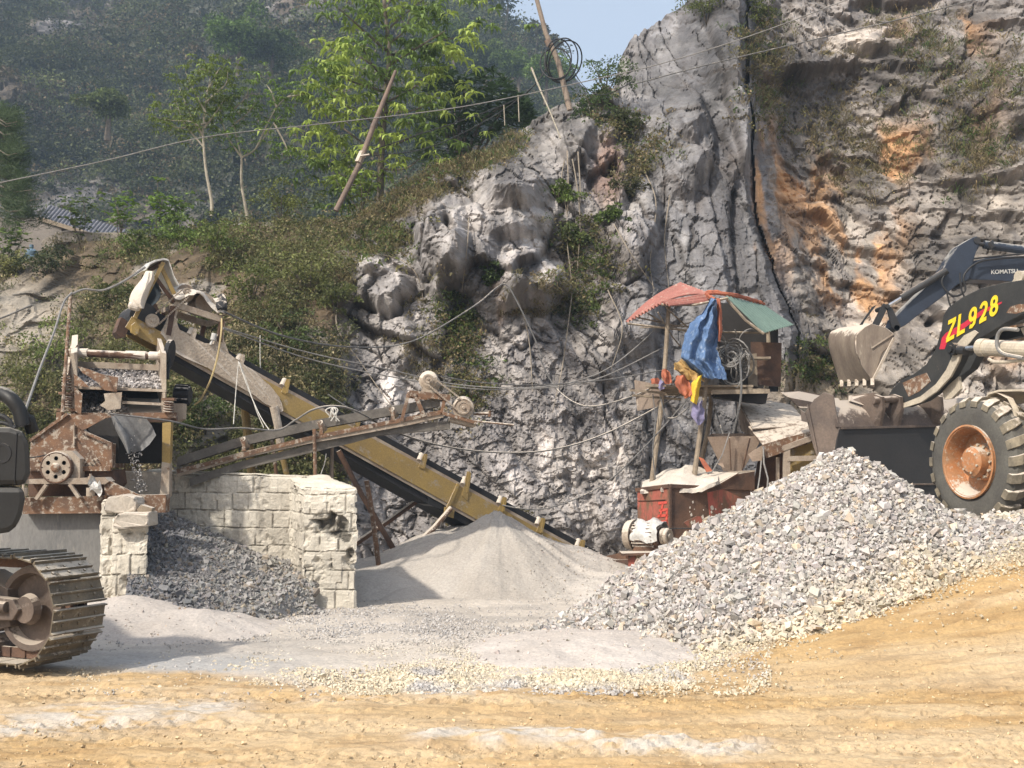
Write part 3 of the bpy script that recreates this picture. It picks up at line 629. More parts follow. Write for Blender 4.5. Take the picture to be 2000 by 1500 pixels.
# ================= TREES =================
def twigs(mb,pts,r0,r1,n=6): mb.tube(spl(pts,5),r0,n,r1)
def whorls(cen,nl,ln,wd,col,droop=.45,zb=-.15):
    "drooping long leaves radiating from each centre"
    m=len(cen); ci=np.repeat(np.arange(m),nl); k=np.tile(np.arange(nl),m)
    a=k*2*math.pi/nl+RG.uniform(0,6.28,m)[ci]+RG.normal(size=m*nl)*.25
    d=np.stack([np.cos(a),np.sin(a),RG.uniform(-.1,.55,m*nl)],-1); d/=np.linalg.norm(d,axis=1)[:,None]
    L=ln*RG.uniform(.7,1.2,m*nl)[:,None]; p=cen[ci]; side=np.stack([-np.sin(a),np.cos(a),a*0],-1); side+=RG.normal(size=side.shape)*.3
    W=wd*L/ln; m1=p+d*L*.35; m2=p+d*L*.68-np.array([0,0,1])*L*droop*.35; tip=p+d*L*.85-np.array([0,0,1])*L*droop*1.1
    V=np.stack([p,m1+side*W*.5,m2+side*W*.42,tip,m2-side*W*.42,m1-side*W*.5],1).reshape(-1,3); o=(np.arange(m*nl)*6)[:,None]
    Fq=np.concatenate([o+np.array([[0,1,5,0]])[:, :],o+np.array([[1,2,4,5]]),o+np.array([[2,3,4,2]])])
    Ft=np.concatenate([o+np.array([[0,1,5]]),o+np.array([[1,2,4]]),o+np.array([[1,4,5]]),o+np.array([[2,3,4]])])
    c=col[ci]*RG.uniform(.65,1.4,(m*nl,1)); return V,Ft,np.repeat(np.clip(c,.01,1),6,axis=0)
# big tree
YT=24.5; tb=P(742,395,YT); tr=thing('leafy_tree','tall bright green tree with long drooping leaves behind the leaning pole','tree',tb)
mb=MB(); tp=[P(742,470,YT),P(742,395,YT),P(745,300,YT),P(752,200,YT),P(760,110,YT),P(752,20,YT),P(742,-90,YT)]
twigs(mb,tp,.085,.03,8); mb.build('trunk',m_bark,tr)
mb=MB(); ends=[]
BR=[((748,250),(690,215),(640,180)),((750,300),(680,300),(625,285)),((745,340),(690,350),(650,330)),((750,290),(800,270),(838,250)),((755,200),(810,170),(850,130)),((757,150),(700,110),(640,95)),
 ((755,100),(700,50),(660,15)),((755,60),(800,20),(840,-10)),((757,130),(820,90),(870,60)),((755,180),(690,160),(650,140)),((745,330),(790,330),(820,310)),((750,20),(700,-20),(670,-60)),((750,220),(810,215),(850,190)),((755,90),(790,60),(800,30)),
 ((745,310),(670,250),(612,210)),((757,110),(860,80),(905,72)),((745,360),(700,380),(665,395)),((750,30),(770,-20),(790,-70)),((755,160),(730,130),(700,80))]
for k,(a,b_,c_) in enumerate(BR):
    dy=rnd.uniform(-1.2,1.2); pa,pb,pc=P(*a,YT),P(*b_,YT+dy*.6),P(*c_,YT+dy)
    twigs(mb,[pa,pb,pc],.03,.008,5)
    for q in range(5): ends.append(pb.lerp(pc,q/4.)+Vector((rnd.gauss(0,.28),rnd.gauss(0,.3),rnd.gauss(0,.22))))
mb.build('branch',m_bark,tr)
cen=[]
for e in ends:
    for q in range(7): cen.append(np.array(e)+RG.normal(size=3)*np.array([.36,.42,.36]))
cen=np.array(cen); cen=cen[RG.uniform(0,1,len(cen))<.9]; nx=fbm(cen[:,0]*1.2,cen[:,2]*1.2,2,411); lc=np.where(nx[:,None]>.5,np.array([[.34,.42,.095]]),np.array([[.16,.23,.06]]))
Wt=whorls(cen,9,.25,.055,lc,.55); foliage('crown',*Wt,parent=tr,off=tb)
# dark broadleaf behind
YD=27.0; db=P(900,310,YD); dr=thing('evergreen_tree','dark glossy evergreen with narrow stiff leaves between leafy tree and coil pole','tree',db)
mb=MB(); cen=[]
for k in range(16):
    e=P(rnd.uniform(835,1010),rnd.uniform(150,255),YD+rnd.uniform(-1,1)); twigs(mb,[db-Vector((0,0,.5)),db.lerp(e,.5)+Vector((rnd.gauss(0,.2),0,.1)),e],.04,.01,5)
mb.build('trunk',m_bark,dr)
for k in range(520):
    x=rnd.uniform(815,1045); top=np.interp(x,[815,850,900,960,1000,1045],[215,125,150,135,165,225]); y=rnd.uniform(top,np.interp(x,[815,900,1000,1045],[330,300,250,250])); cen.append(P(x,y,YD+rnd.uniform(-1.3,1.0)))
cen=np.array([list(c) for c in cen]); Wt=whorls(cen,8,.24,.045,np.array([[.055,.085,.035]]*len(cen))*RG.uniform(.7,1.7,(len(cen),1)),.05); foliage('crown',*Wt,parent=dr,off=db)
# twin thin trees
def thintree(name,label,Y,trunk,brs,col,nn,ln=.13):
    b=P(*trunk[0],Y); r=thing(name,label,'tree',b,'thin pale trunked trees on the slope crest')
    mb=MB(); twigs(mb,[P(trunk[0][0],trunk[0][1]+30,Y)]+[P(*t,Y) for t in trunk],.038,.022,7); mb.build('trunk',m_barkpale,r)
    mb=MB(); cen=[]
    for br in brs:
        dy=rnd.uniform(-.25,.25); pts=[P(*q,Y+dy*i/(len(br)-1)) for i,q in enumerate(br)]; twigs(mb,pts,.020,.005,5)
        for q in range(nn):
            t=rnd.uniform(.35,1.05)*(len(pts)-1); i=min(int(t),len(pts)-2); c=pts[i].lerp(pts[i+1],t-i); cen.append(list(c+Vector((rnd.gauss(0,.20),rnd.gauss(0,.25),rnd.gauss(0,.16)))))
    mb.build('branch',m_barkpale,r); cen=np.array(cen)
    Wt=whorls(cen,9,ln,.026,np.array([col]*len(cen))*RG.uniform(.7,1.35,(len(cen),1)),.5); foliage('crown',*Wt,parent=r,off=b)
thintree('thin_tree','thin pale trunked tree with airy crown, left of the pair on the slope',23,[(413,392),(402,330),(396,262)],[[(396,262),(375,232),(350,170)],[(396,262),(402,200),(412,145)],[(398,270),(380,240),(335,235),(300,228)],[(402,200),(440,165),(445,140)],[(400,290),(360,240),(340,185)],[(399,250),(425,215),(440,190)],[(410,140),(395,135),(385,140)],[(404,240),(350,250),(318,232)],[(404,180),(425,140),(438,128)],[(402,220),(380,180),(362,140)]],(.17,.22,.06),26)
thintree('thin_tree','forked thin tree with wide spreading limbs, right of the pair on the slope',23.5,[(483,425),(472,360),(472,308)],[[(472,308),(445,270),(425,250)],[(472,308),(500,290),(535,240),(550,225)],[(500,290),(540,210),(580,175)],[(472,308),(460,260),(455,215)],[(455,215),(480,190),(485,170)],[(445,270),(430,220),(445,190)],[(535,240),(560,290),(550,300)],[(540,210),(530,180),(520,165)],[(560,190),(600,180),(590,160)],[(460,240),(480,225),(500,200)]],(.16,.24,.055),24)
# sapling leaves on the left slope crest
for (x,y,h_,c,lb) in [(290,470,1.2,(.16,.24,.05),'tall thin leafy sapling at the crest right of the tiled roof'),(232,470,1.0,(.15,.23,.05),'spindly sapling in front of the tiled roof end'),(150,462,.9,(.14,.19,.06),'bare twiggy sapling in front of the roof middle'),(340,450,.8,(.16,.25,.05),'broad leaved sapling right of the roof end sapling'),(20,490,.7,(.15,.21,.06),'small sapling with yellowish leaves before the house wall'),(700,400,.8,(.2,.27,.06),'bright bamboo like sapling at the foot of the leaning pole')]:
    b=Vector(surf([x],[max(y,np.interp(x,RIDGE[:,0],RIDGE[:,1])+4)])[0]); r=thing('sapling',lb,'sapling',b,'saplings along the slope crest'); mb=MB(); cen=[]
    for k in range(4):
        t=b+Vector((rnd.gauss(0,.3),rnd.gauss(-.1,.2),h_*rnd.uniform(.7,1.1))); mb.tube(spl([b,b.lerp(t,.5)+Vector((rnd.gauss(0,.06),0,0)),t],4),.012,5,.004)
        for q in range(14): cen.append(list(b.lerp(t,rnd.uniform(.35,1.05))+Vector((rnd.gauss(0,.12),rnd.gauss(0,.12),rnd.gauss(0,.05)))))
    mb.build('stem',m_bark,r); Wt=whorls(np.array(cen),3,.13,.07,np.array([c]*len(cen)),.3); foliage('foliage',*Wt,parent=r,off=b)
# pine at the left edge
pb=P(-10,520,24); pr=thing('pine_tree','dark pine with soft needle sprays at the left frame edge','tree',pb)
MB().tube([pb-Vector((0,0,1)),P(-20,180,24)],.12,8,.05).build('trunk',m_bark,pr)
mb=MB(); cen=[]
for k in range(34):
    y=rnd.uniform(215,455); ex=np.interp(y,[210,300,400,450],[30,50,92,80])*rnd.uniform(.3,1); e=P(ex,y,24+rnd.uniform(-1.2,1)); s_=P(-15,y-14,24); mb.tube([s_,s_.lerp(e,.6)+Vector((0,0,-.1)),e],.018,5,.006)
    for q in range(10): cen.append(list(s_.lerp(e,rnd.uniform(.4,1.05))+Vector((rnd.gauss(0,.07),rnd.gauss(0,.12),rnd.gauss(0,.10)))))
mb.build('branch',m_bark,pr); cen=np.array(cen); ci=np.repeat(np.arange(len(cen)),42); d=unit(len(ci)); d[:,2]=np.abs(d[:,2])*.9+.1
V_,F_,C2=leaves(cen[ci]+RG.normal(size=(len(ci),3))*.05,d,RG.uniform(.10,.2,len(ci)),.010,np.array([[.07,.10,.05]])*RG.uniform(.6,1.6,(len(ci),1)),.1)
foliage('crown',V_,F_,C2,parent=pr,off=pb)
# hanging roots / vines on the cliff
m_vine=M('vine',(.33,.28,.22),(.20,.17,.13),None,sc=6,bump=.2)
VN=[[(1110,290),(1112,360),(1108,440),(1118,540)],[(1130,300),(1135,380),(1128,470),(1132,600)],[(1118,305),(1126,350),(1136,420),(1130,520)],[(1104,300),(1098,340),(1110,400)],[(1262,330),(1280,400),(1272,500),(1278,560)],[(1200,440),(1230,500),(1280,560)],[(1310,380),(1300,460),(1312,560)],[(700,480),(790,500),(820,560),(820,720)],[(690,500),(650,620),(700,700),(770,800)],[(1000,560),(1030,640),(1040,760)],[(1120,560),(1100,700),(1080,800)],[(915,370),(920,480),(900,560)],[(1190,560),(1215,640),(1195,720)],[(630,440),(600,520),(590,600)]]
for k,v in enumerate(VN):
    pts=[Vector(surf([x],[y])[0])+Vector((0,-.10,0)) for x,y in v]; mb=MB(); mb.tube(spl(pts,8),.012,5,.006)
    tag(mb.build('hanging_vine',m_vine),['bare root hanging from the round boulder into the dark cleft, leftmost strand','bare root in the dark cleft, longest right strand','looping middle root in the dark cleft','short root at the top left of the dark cleft','thin vine hanging down the grey slab above the red roof','diagonal vine running to the red roof corner','vine down the right side of the grey slab over the roof','arched branch over the small block and down the rock','long bare stem crossing the rocks beside the vegetated slope','thin vine below the pale overhang in mid cliff','vine trailing below the dark hollow to the cliff foot','short vine right of the big smooth block','loose loop of vine left of the shack roof','bare stem leaning on the slope crest'][k],'vine','vines and bare roots hanging on the cliff')
# ================= PILES =================
def pile(name,label,cat,x0,x1,y0,y1,st,hf,mat,colf,npt=0,size=None,stf=None,lift=.0,kind=None,seed=0,smooth=False):
    xs=np.arange(x0,x1,st); ys=np.arange(y0,y1,st); A,B=np.meshgrid(xs,ys); g=zg(A,B)-.04; Hh=hf(A,B); Zz=np.maximum(Hh,g-.05)
    c=colf(A,B); m=Hh>g-.02
    Fq=gridfaces(*A.shape); mk=m.ravel()[Fq].any(axis=1); Fq=Fq[mk]; u,inv=np.unique(Fq,return_inverse=True)
    Vv=np.stack([A,B,Zz],-1).reshape(-1,3)[u]; Cc=c.reshape(-1,3)[u]; Fq=inv.reshape(Fq.shape)
    if npt:
        X=RG.uniform(x0,x1,npt); Y=RG.uniform(y0,y1,npt); z=hf(X,Y); k=z>zg(X,Y)-.03-.07*RG.uniform(0,1,npt)**3; X,Y,z=X[k],Y[k],z[k]
        if stf is not None: k=RG.uniform(0,1,len(X))<stf(X,Y); X,Y,z=X[k],Y[k],z[k]
        sz=RG.uniform(*size,len(X))*RG.choice([.45,.8,1,1.25,1.9],len(X),p=[.25,.25,.28,.19,.03]); cl=colf(X,Y)*RG.uniform(.62,1.3,(len(X),1))*(1+.015*RG.normal(size=(len(X),3)))
        cl=np.where((RG.uniform(0,1,len(X))<.12)[:,None],cl*np.array([1.12,1.0,.84]),cl); S=stones(np.stack([X,Y,np.maximum(z,zg(X,Y))+sz*lift*RG.uniform(.0,1.4,len(X))],-1),sz,cl)
        Ft=np.concatenate([Fq[:,:3],Fq[:,[0,2,3]]]); Vv,Ft,Cc=merge([(Vv,Ft,Cc),S])
    else: Ft=Fq
    return tag(link(name,npmesh(name,Vv,Ft,Cc),mat,smooth=smooth),label,cat,kind=kind)
def cone(A,B,x,y,z,s,rn=.12): return z+rn-np.sqrt(((A-x)*s)**2+((B-y)*s)**2+rn*rn) if rn else z-s*np.hypot(A-x,B-y)
def px2x(p,Y): return (p-1000)/F*Y
def hbig(A,B):
    n=(fbm(A*1.6,B*1.6,4,501)-.5)*.22
    h1=cone(A,B,3.36,12.75,1.66,.64,.10); h2_=cone(A,B,2.45,12.3,1.0,.64,.15); h3=cone(A,B,4.2,12.6,1.10,.5,.2)
    h4=cone(A,B,5.9,12.55,1.0,.12,.3)-.5*np.clip(11.9-B,0,9)-.6*np.clip(4.1-A,0,9); h5=cone(A,B,1.75,11.7,.46,.46,.2); h6=cone(A,B,2.6,11.6,.62,.5,.3)
    return np.maximum.reduce([h1,h2_,h3,h4,h5,h6])+n*.8-.55*np.clip(np.interp(A,[.7,1.7,3.2,4.6,6],[11.0,10.35,10.5,11.1,11.6])+(fbm(A*1.5,A*0+3,3,7)-.5)*.5-B,0,9)
def cbig(A,B):
    z=zg(A,B); p_,q_=to_px(A,B,hbig(A,B)); b=np.interp(p_,SB[:,0],SB[:,1])
    cream=.85*sst(q_-b+120+(fbm(A*1.6,B*1.6,5,503,.6)-.5)*190,0,110)[...,None]
    g=np.array([.47,.44,.41]); c=np.array([.60,.525,.395]); return g*(1-cream)+c*cream
pile('gravel_pile','large pale grey crushed stone heap in front of the wheel loader, cream at its foot','gravel heap',-.3,8.4,8.6,14.8,.05,hbig,m_stone,cbig,125000,(.013,.032),None,.9,'stuff')
def hcone(A,B):
    an_=np.arctan2(B-16.3,A-px2x(970,16.3)); n=(fbm(A*3,B*3,5,511)-.5)*.07+(np.abs(fbm(an_*3.5,A*0+1,4,517)-.5))*.16-.03+(fbm(A*.9,B*.9,2,513)-.5)*.18
    L=[(970,16.3,.95,.58,.06),(860,16.7,.72,.46,.10),(905,16.9,.74,.45,.1),(1050,16.4,.58,.42,.12),(1120,16.3,.38,.34,.12),(725,15.1,.26,.40,.1),(1195,15.5,.20,.28,.1),(780,16.6,.44,.34,.15),(1170,16.0,.26,.28,.1)]
    return np.maximum.reduce([cone(A,B,px2x(p_,y),y,z,s,rn) for p_,y,z,s,rn in L])+n
def ccone(A,B):
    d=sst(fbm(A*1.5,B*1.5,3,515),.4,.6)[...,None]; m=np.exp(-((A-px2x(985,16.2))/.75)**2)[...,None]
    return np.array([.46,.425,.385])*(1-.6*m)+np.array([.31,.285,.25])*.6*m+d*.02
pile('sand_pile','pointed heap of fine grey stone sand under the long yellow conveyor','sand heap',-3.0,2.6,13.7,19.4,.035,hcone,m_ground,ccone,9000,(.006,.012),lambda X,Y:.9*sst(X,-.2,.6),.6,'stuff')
def hbay(A,B):
    n=(fbm(A*2,B*2,4,521)-.5)*.12; h=cone(A,B,-4.35,14.55,1.02,.385,.05); h=np.maximum(h,cone(A,B,-2.6,14.7,.42,.22,.2))
    xl=-3.83-(B-12.9)*.33; xr=np.where(B>13.55,-2.18,9); h=np.where((A<xl-.15),-1,h); h=h-1.1*np.clip(A-(-2.3-.28*(13.5-B))+(fbm(A*2.5,B*2.5,3,529)-.5)*.5,0,9); h=np.where(B>15.0,-1,h); h=np.where((A>-2.12)&(B>13.2),-1,h); return h+n
def cbay(A,B):
    d=sst(A+.35*(B-13)+(fbm(A*2,B*2,3,523)-.5),-4.2,-2.2)[...,None]; return np.array([.175,.175,.185])*(1-d)+np.array([.31,.295,.275])*d
pile('dark_gravel_pile','dark grey gravel heap spilling out of the block walled bay','gravel heap',-5.2,-1.2,11.2,15.1,.04,hbay,m_stone,cbay,42000,(.014,.026),None,.6,'stuff')
def hdust(A,B): return np.maximum.reduce([cone(A,B,-3.85,12.35,.26,.30,.1),cone(A,B,-3.1,12.0,.16,.26,.1),cone(A,B,.75,10.7,.14,.2,.12),cone(A,B,.35,10.3,.08,.2,.1)])+(fbm(A*4,B*4,4,531)-.5)*.06
pile('dust_mound','low pale dust mounds at the foot of the left block pier and the gravel heap','dust mound',-5,1.9,9.5,13.3,.03,hdust,m_ground,lambda A,B:np.array([.50,.455,.415])+(fbm(A*2,B*2,3,5)[...,None]-.5)*.1,1500,(.006,.015),None,.5,'stuff')
# loose stones over the yard
nS=60000; pxq=RG.uniform(150,1500,nS); pyq=RG.uniform(1140,1352,nS); Yq=CZ*F/(pyq-900); Xq=px2x(pxq,Yq)
d1=.75*np.exp(-((pyq-np.interp(pxq,SB[:,0],SB[:,1])+14)/24)**2)*sst(pxq,420,900)*(.35+.65*sst(fbm(pxq/70,pyq/22,3,545),.35,.6)); d2=.75*sst(pxq,420,600)*sst(pyq,1150,1215)*sst(fbm(pxq/170,pyq/45,4,541),.34,.56); d3=.08
k=RG.uniform(0,1,nS)<np.clip(d1*(1-sst(pxq,1180,1480))+d2+d3,0,1); Xq,Yq,pxq,pyq,d1=Xq[k],Yq[k],pxq[k],pyq[k],d1[k]
sz=RG.uniform(.006,.016,len(Xq))+.022*d1*RG.uniform(0,1,len(Xq))**2; cr=(sst(pyq,1230,1310)*sst(fbm(pxq/120,pyq/30,3,543),.3,.5))[:,None]
cl=(np.array([.47,.445,.42])*(1-cr)+np.array([.62,.54,.40])*cr)*RG.uniform(.75,1.2,(len(Xq),1)); zz=zg(Xq,Yq)
S=stones(np.stack([Xq,Yq,zz+sz*.35],-1),sz,cl); tag(link('loose_stones',npmesh('loose_stones',*S),m_stone),kind='stuff')
nS=60000; Xq=RG.uniform(1.0,6.5,nS); Yq=RG.uniform(8.6,12.4,nS); zq=zg(Xq,Yq); pxq,pyq=to_px(Xq,Yq,zq); dq=pyq-np.interp(pxq,SB[:,0],SB[:,1]); k=RG.uniform(0,1,nS)<.8*np.exp(-((dq+34)/26)**2)+.05*np.exp(-((dq)/70)**2); Xq,Yq,zq=Xq[k],Yq[k],zq[k]; sz=RG.uniform(.004,.02,len(Xq))*RG.uniform(.5,1.2,len(Xq))
S=stones(np.stack([Xq,Yq,zq+sz*.35],-1),sz,np.array([[.58,.50,.36]])*RG.uniform(.7,1.2,(len(Xq),1))); tag(link('heap_foot_stones',npmesh('heap_foot_stones',*S),m_stone),kind='stuff')
nS=9000; Yq=RG.uniform(6,9.6,nS)**1.0; Xq=px2x(RG.uniform(-60,2060,nS),Yq); sz=RG.uniform(.002,.006,nS)+.012*RG.uniform(0,1,nS)**9; S=stones(np.stack([Xq,Yq,zg(Xq,Yq)+sz*.3],-1),sz,np.array([[.60,.46,.28]])*RG.uniform(.6,1.2,(nS,1)))
tag(link('sand_grit',npmesh('sand_grit',*S),m_stone),kind='stuff')
# ================= MATERIALS OF MADE THINGS =================
m_rust=M('rusted_steel',(.215,.12,.07),(.12,.075,.052),(.38,.33,.27),sc=7,rough=.85,bump=.4,bsc=45,dust=.6,cth=.52)
m_rustdk=M('dark_rusted_steel',(.15,.085,.055),(.07,.045,.035),(.28,.22,.17),sc=4,rough=.85,bump=.4,bsc=45,dust=.4,cth=.66)
m_dsteel=M('dusty_steel',(.42,.36,.29),(.27,.21,.16),(.22,.12,.07),sc=5,rough=.85,bump=.4,bsc=45,dust=.7,cth=.62)
m_yel=M('dirty_yellow_paint',(.36,.25,.085),(.28,.20,.085),(.33,.28,.215),sc=3.2,rough=.65,bump=.25,bsc=40,dust=.5,cth=.57)
m_yeldust=M('dust_coated_steel',(.50,.43,.35),(.40,.33,.26),(.33,.20,.12),sc=4,rough=.95,bump=1,bsc=30,dust=.8,cth=.63,bd=.02)
m_blk=M('black_rubber',(.028,.028,.03),(.018,.018,.02),None,sc=6,rough=.75,bump=.2,dust=.15)
m_belt=M('worn_grey_belt',(.17,.155,.135),(.10,.09,.08),(.24,.21,.18),sc=5,rough=.85,bump=.3,dust=.3)
m_dust=M('stone_dust',(.66,.60,.52),(.56,.50,.43),None,sc=5,rough=.95,bump=.8,bsc=40)
m_conc=M('grey_concrete',(.23,.225,.215),(.15,.15,.148),(.30,.28,.25),sc=1.5,rough=.9,bump=.4,bsc=30,streak=3,dust=.4)
m_concl=M('pale_concrete',(.50,.45,.38),(.42,.37,.31),None,sc=2,rough=.9,bump=.5,dust=.5)
m_block=M('concrete_block',(1.04,1.03,1.0),(.86,.85,.82),None,sc=4,attr=True,bump=.8,bsc=30,rough=.92,bd=.012)
m_red=M('faded_red_paint',(.36,.10,.075),(.24,.10,.065),(.16,.095,.06),sc=2.0,rough=.8,bump=.3,streak=2.5,dust=.3,cth=.50)
m_redroof=M('red_roof_sheet',(.44,.19,.155),(.36,.15,.12),(.46,.32,.26),sc=4,rough=.75,bump=.1,cth=.55)
m_grnroof=M('green_roof_sheet',(.19,.27,.225),(.145,.215,.185),(.30,.33,.29),sc=3,rough=.55,bump=.1,cth=.66)
m_tarp=M('blue_tarpaulin',(.12,.20,.36),(.075,.14,.28),(.28,.35,.46),sc=5,rough=.75,bump=1,bsc=9,cth=.56,bd=.03)
m_rago=M('orange_rag',(.50,.17,.09),(.34,.11,.07),None,sc=8,bump=.4,rough=.9); m_ragy=M('yellow_rag',(.78,.52,.05),(.68,.42,.05),None,sc=8,bump=.4,rough=.9)
m_ragp=M('purple_rag',(.27,.25,.38),(.20,.18,.30),None,sc=8,bump=.4,rough=.9); m_ragt=M('ochre_cloth',(.55,.36,.13),(.38,.24,.10),(.66,.52,.30),sc=8,bump=.4,rough=.9)
m_wood=M('weathered_timber',(.33,.27,.20),(.20,.16,.12),None,sc=8,rough=.9,bump=.5,bsc=50,dust=.4)
m_navy=M('dark_blue_paint',(.025,.036,.058),(.018,.025,.042),(.10,.10,.10),sc=2.5,rough=.5,bump=.1,dust=.35,cth=.66,dcol=(.30,.29,.27),spec=.5)
m_blackp=M('black_paint',(.028,.027,.027),(.02,.02,.021),(.07,.06,.05),sc=2.5,rough=.5,bump=.15,dust=.2,cth=.68,dcol=(.22,.18,.15),spec=.5)
m_armp=M('dusty_black_paint',(.045,.045,.042),(.03,.03,.03),(.12,.105,.085),sc=4,rough=.55,bump=.15,dust=.35,cth=.66,dcol=(.35,.31,.25))
m_buck=M('worn_bucket_steel',(.17,.13,.105),(.10,.08,.07),(.24,.20,.17),sc=3,rough=.6,metal=.2,bump=.3,dust=.35,cth=.6,dcol=(.42,.36,.30))
m_buckl=M('scraped_bucket_steel',(.25,.205,.16),(.16,.125,.10),(.38,.33,.27),sc=6,rough=.7,bump=.5,bsc=35,dust=.4,cth=.62,streak=4)
m_tyre=M('tyre_rubber',(.12,.115,.10),(.085,.08,.072),(.19,.17,.14),sc=4,rough=.85,bump=.3,dust=.1,cth=.66)
m_tread=M('muddy_tread',(.27,.23,.165),(.13,.115,.09),(.08,.075,.065),sc=6,rough=.9,bump=.5,dust=.3,cth=.64)
m_orim=M('orange_rim_paint',(.45,.19,.075),(.34,.19,.10),(.42,.33,.25),sc=9,rough=.6,bump=.2,dust=.3,cth=.55)
m_ltan=M('sand_coated_paint',(.52,.46,.36),(.40,.35,.28),(.30,.22,.15),sc=5,rough=.85,bump=.3,dust=.3,cth=.64)
m_chrome=M('piston_rod',(.62,.63,.65),(.5,.5,.52),None,sc=5,rough=.25,metal=.9,bump=0)
m_track=M('muddy_track_steel',(.20,.165,.115),(.10,.085,.065),(.36,.31,.235),sc=5,rough=.7,metal=.15,bump=.5,bsc=40,dust=.3,cth=.58,dcol=(.45,.40,.33))
m_body=M('dark_grey_bodywork',(.020,.020,.020),(.014,.014,.014),(.04,.037,.033),sc=3,rough=.5,bump=.1,dust=.08,cth=.64,dcol=(.22,.20,.17))
m_ytxt=M('yellow_lettering',(.80,.60,.03),(.72,.52,.03),None,sc=8,rough=.5,bump=0); m_rtxt=M('red_stripe',(.55,.03,.06),(.45,.03,.05),None,sc=8,rough=.5,bump=0)
m_wtxt=M('pale_lettering',(.55,.55,.53),(.42,.42,.40),None,sc=20,rough=.6,bump=0); m_rmark=M('bright_red_strokes',(.60,.09,.06),(.50,.08,.06),None,sc=8,bump=0)
m_cable=M('cable_sheath',(.16,.155,.15),(.10,.10,.10),None,sc=6,rough=.7,bump=0,dust=.3); m_cabl=M('pale_cable',(.27,.26,.245),(.19,.18,.17),None,sc=6,bump=0)
m_blkcab=M('black_cable',(.03,.03,.032),(.02,.02,.02),None,sc=6,rough=.6,bump=0)
m_rope=M('white_rope',(.68,.66,.60),(.55,.53,.48),None,sc=6,bump=0); m_ycab=M('yellowish_hose',(.50,.40,.20),(.42,.33,.18),None,sc=6,bump=0)
m_plast=M('grey_plastic_sheet',(.62,.61,.58),(.48,.47,.45),None,sc=5,rough=.35,bump=.5,bsc=12,bd=.02)
m_steelpole=M('pole_steel',(.22,.16,.125),(.13,.10,.085),None,sc=3,rough=.8,bump=.3)
m_greypole=M('pole_bark_grey',(.30,.24,.19),(.21,.17,.14),None,sc=5,rough=.9,bump=.3)
m_tile=M('roof_tile',(.20,.20,.22),(.13,.13,.145),(.30,.30,.31),sc=8,rough=.85,bump=.4); m_hwall=M('grey_plaster',(.24,.215,.19),(.18,.16,.14),None,sc=1.5,rough=.95,bump=.3)
m_blue=M('blue_water_bottle',(.13,.20,.26),(.11,.17,.23),None,sc=8,rough=.2,bump=0,spec=.6); m_dark=M('shade_and_dark_parts',(.035,.032,.03),(.025,.022,.02),None,sc=4,bump=.2)  # near-black: painted shade in openings and gaps, also dark parts and cloth
def QP(pl,pts,off=0): return [pl.p(x,y,off) for x,y in pts]
def plate(name,m,pl,pts,th=.012,off=0,par=None,**k):
    return MB().prism(QP(pl,pts,off),pl.n*th).build(name,m,par,**k)
def bar(mb,pl,a,b,w,h=None,off=0):
    mb.beam(pl.p(*a,off),pl.p(*b,off),w,h or w,up=pl.n); return mb
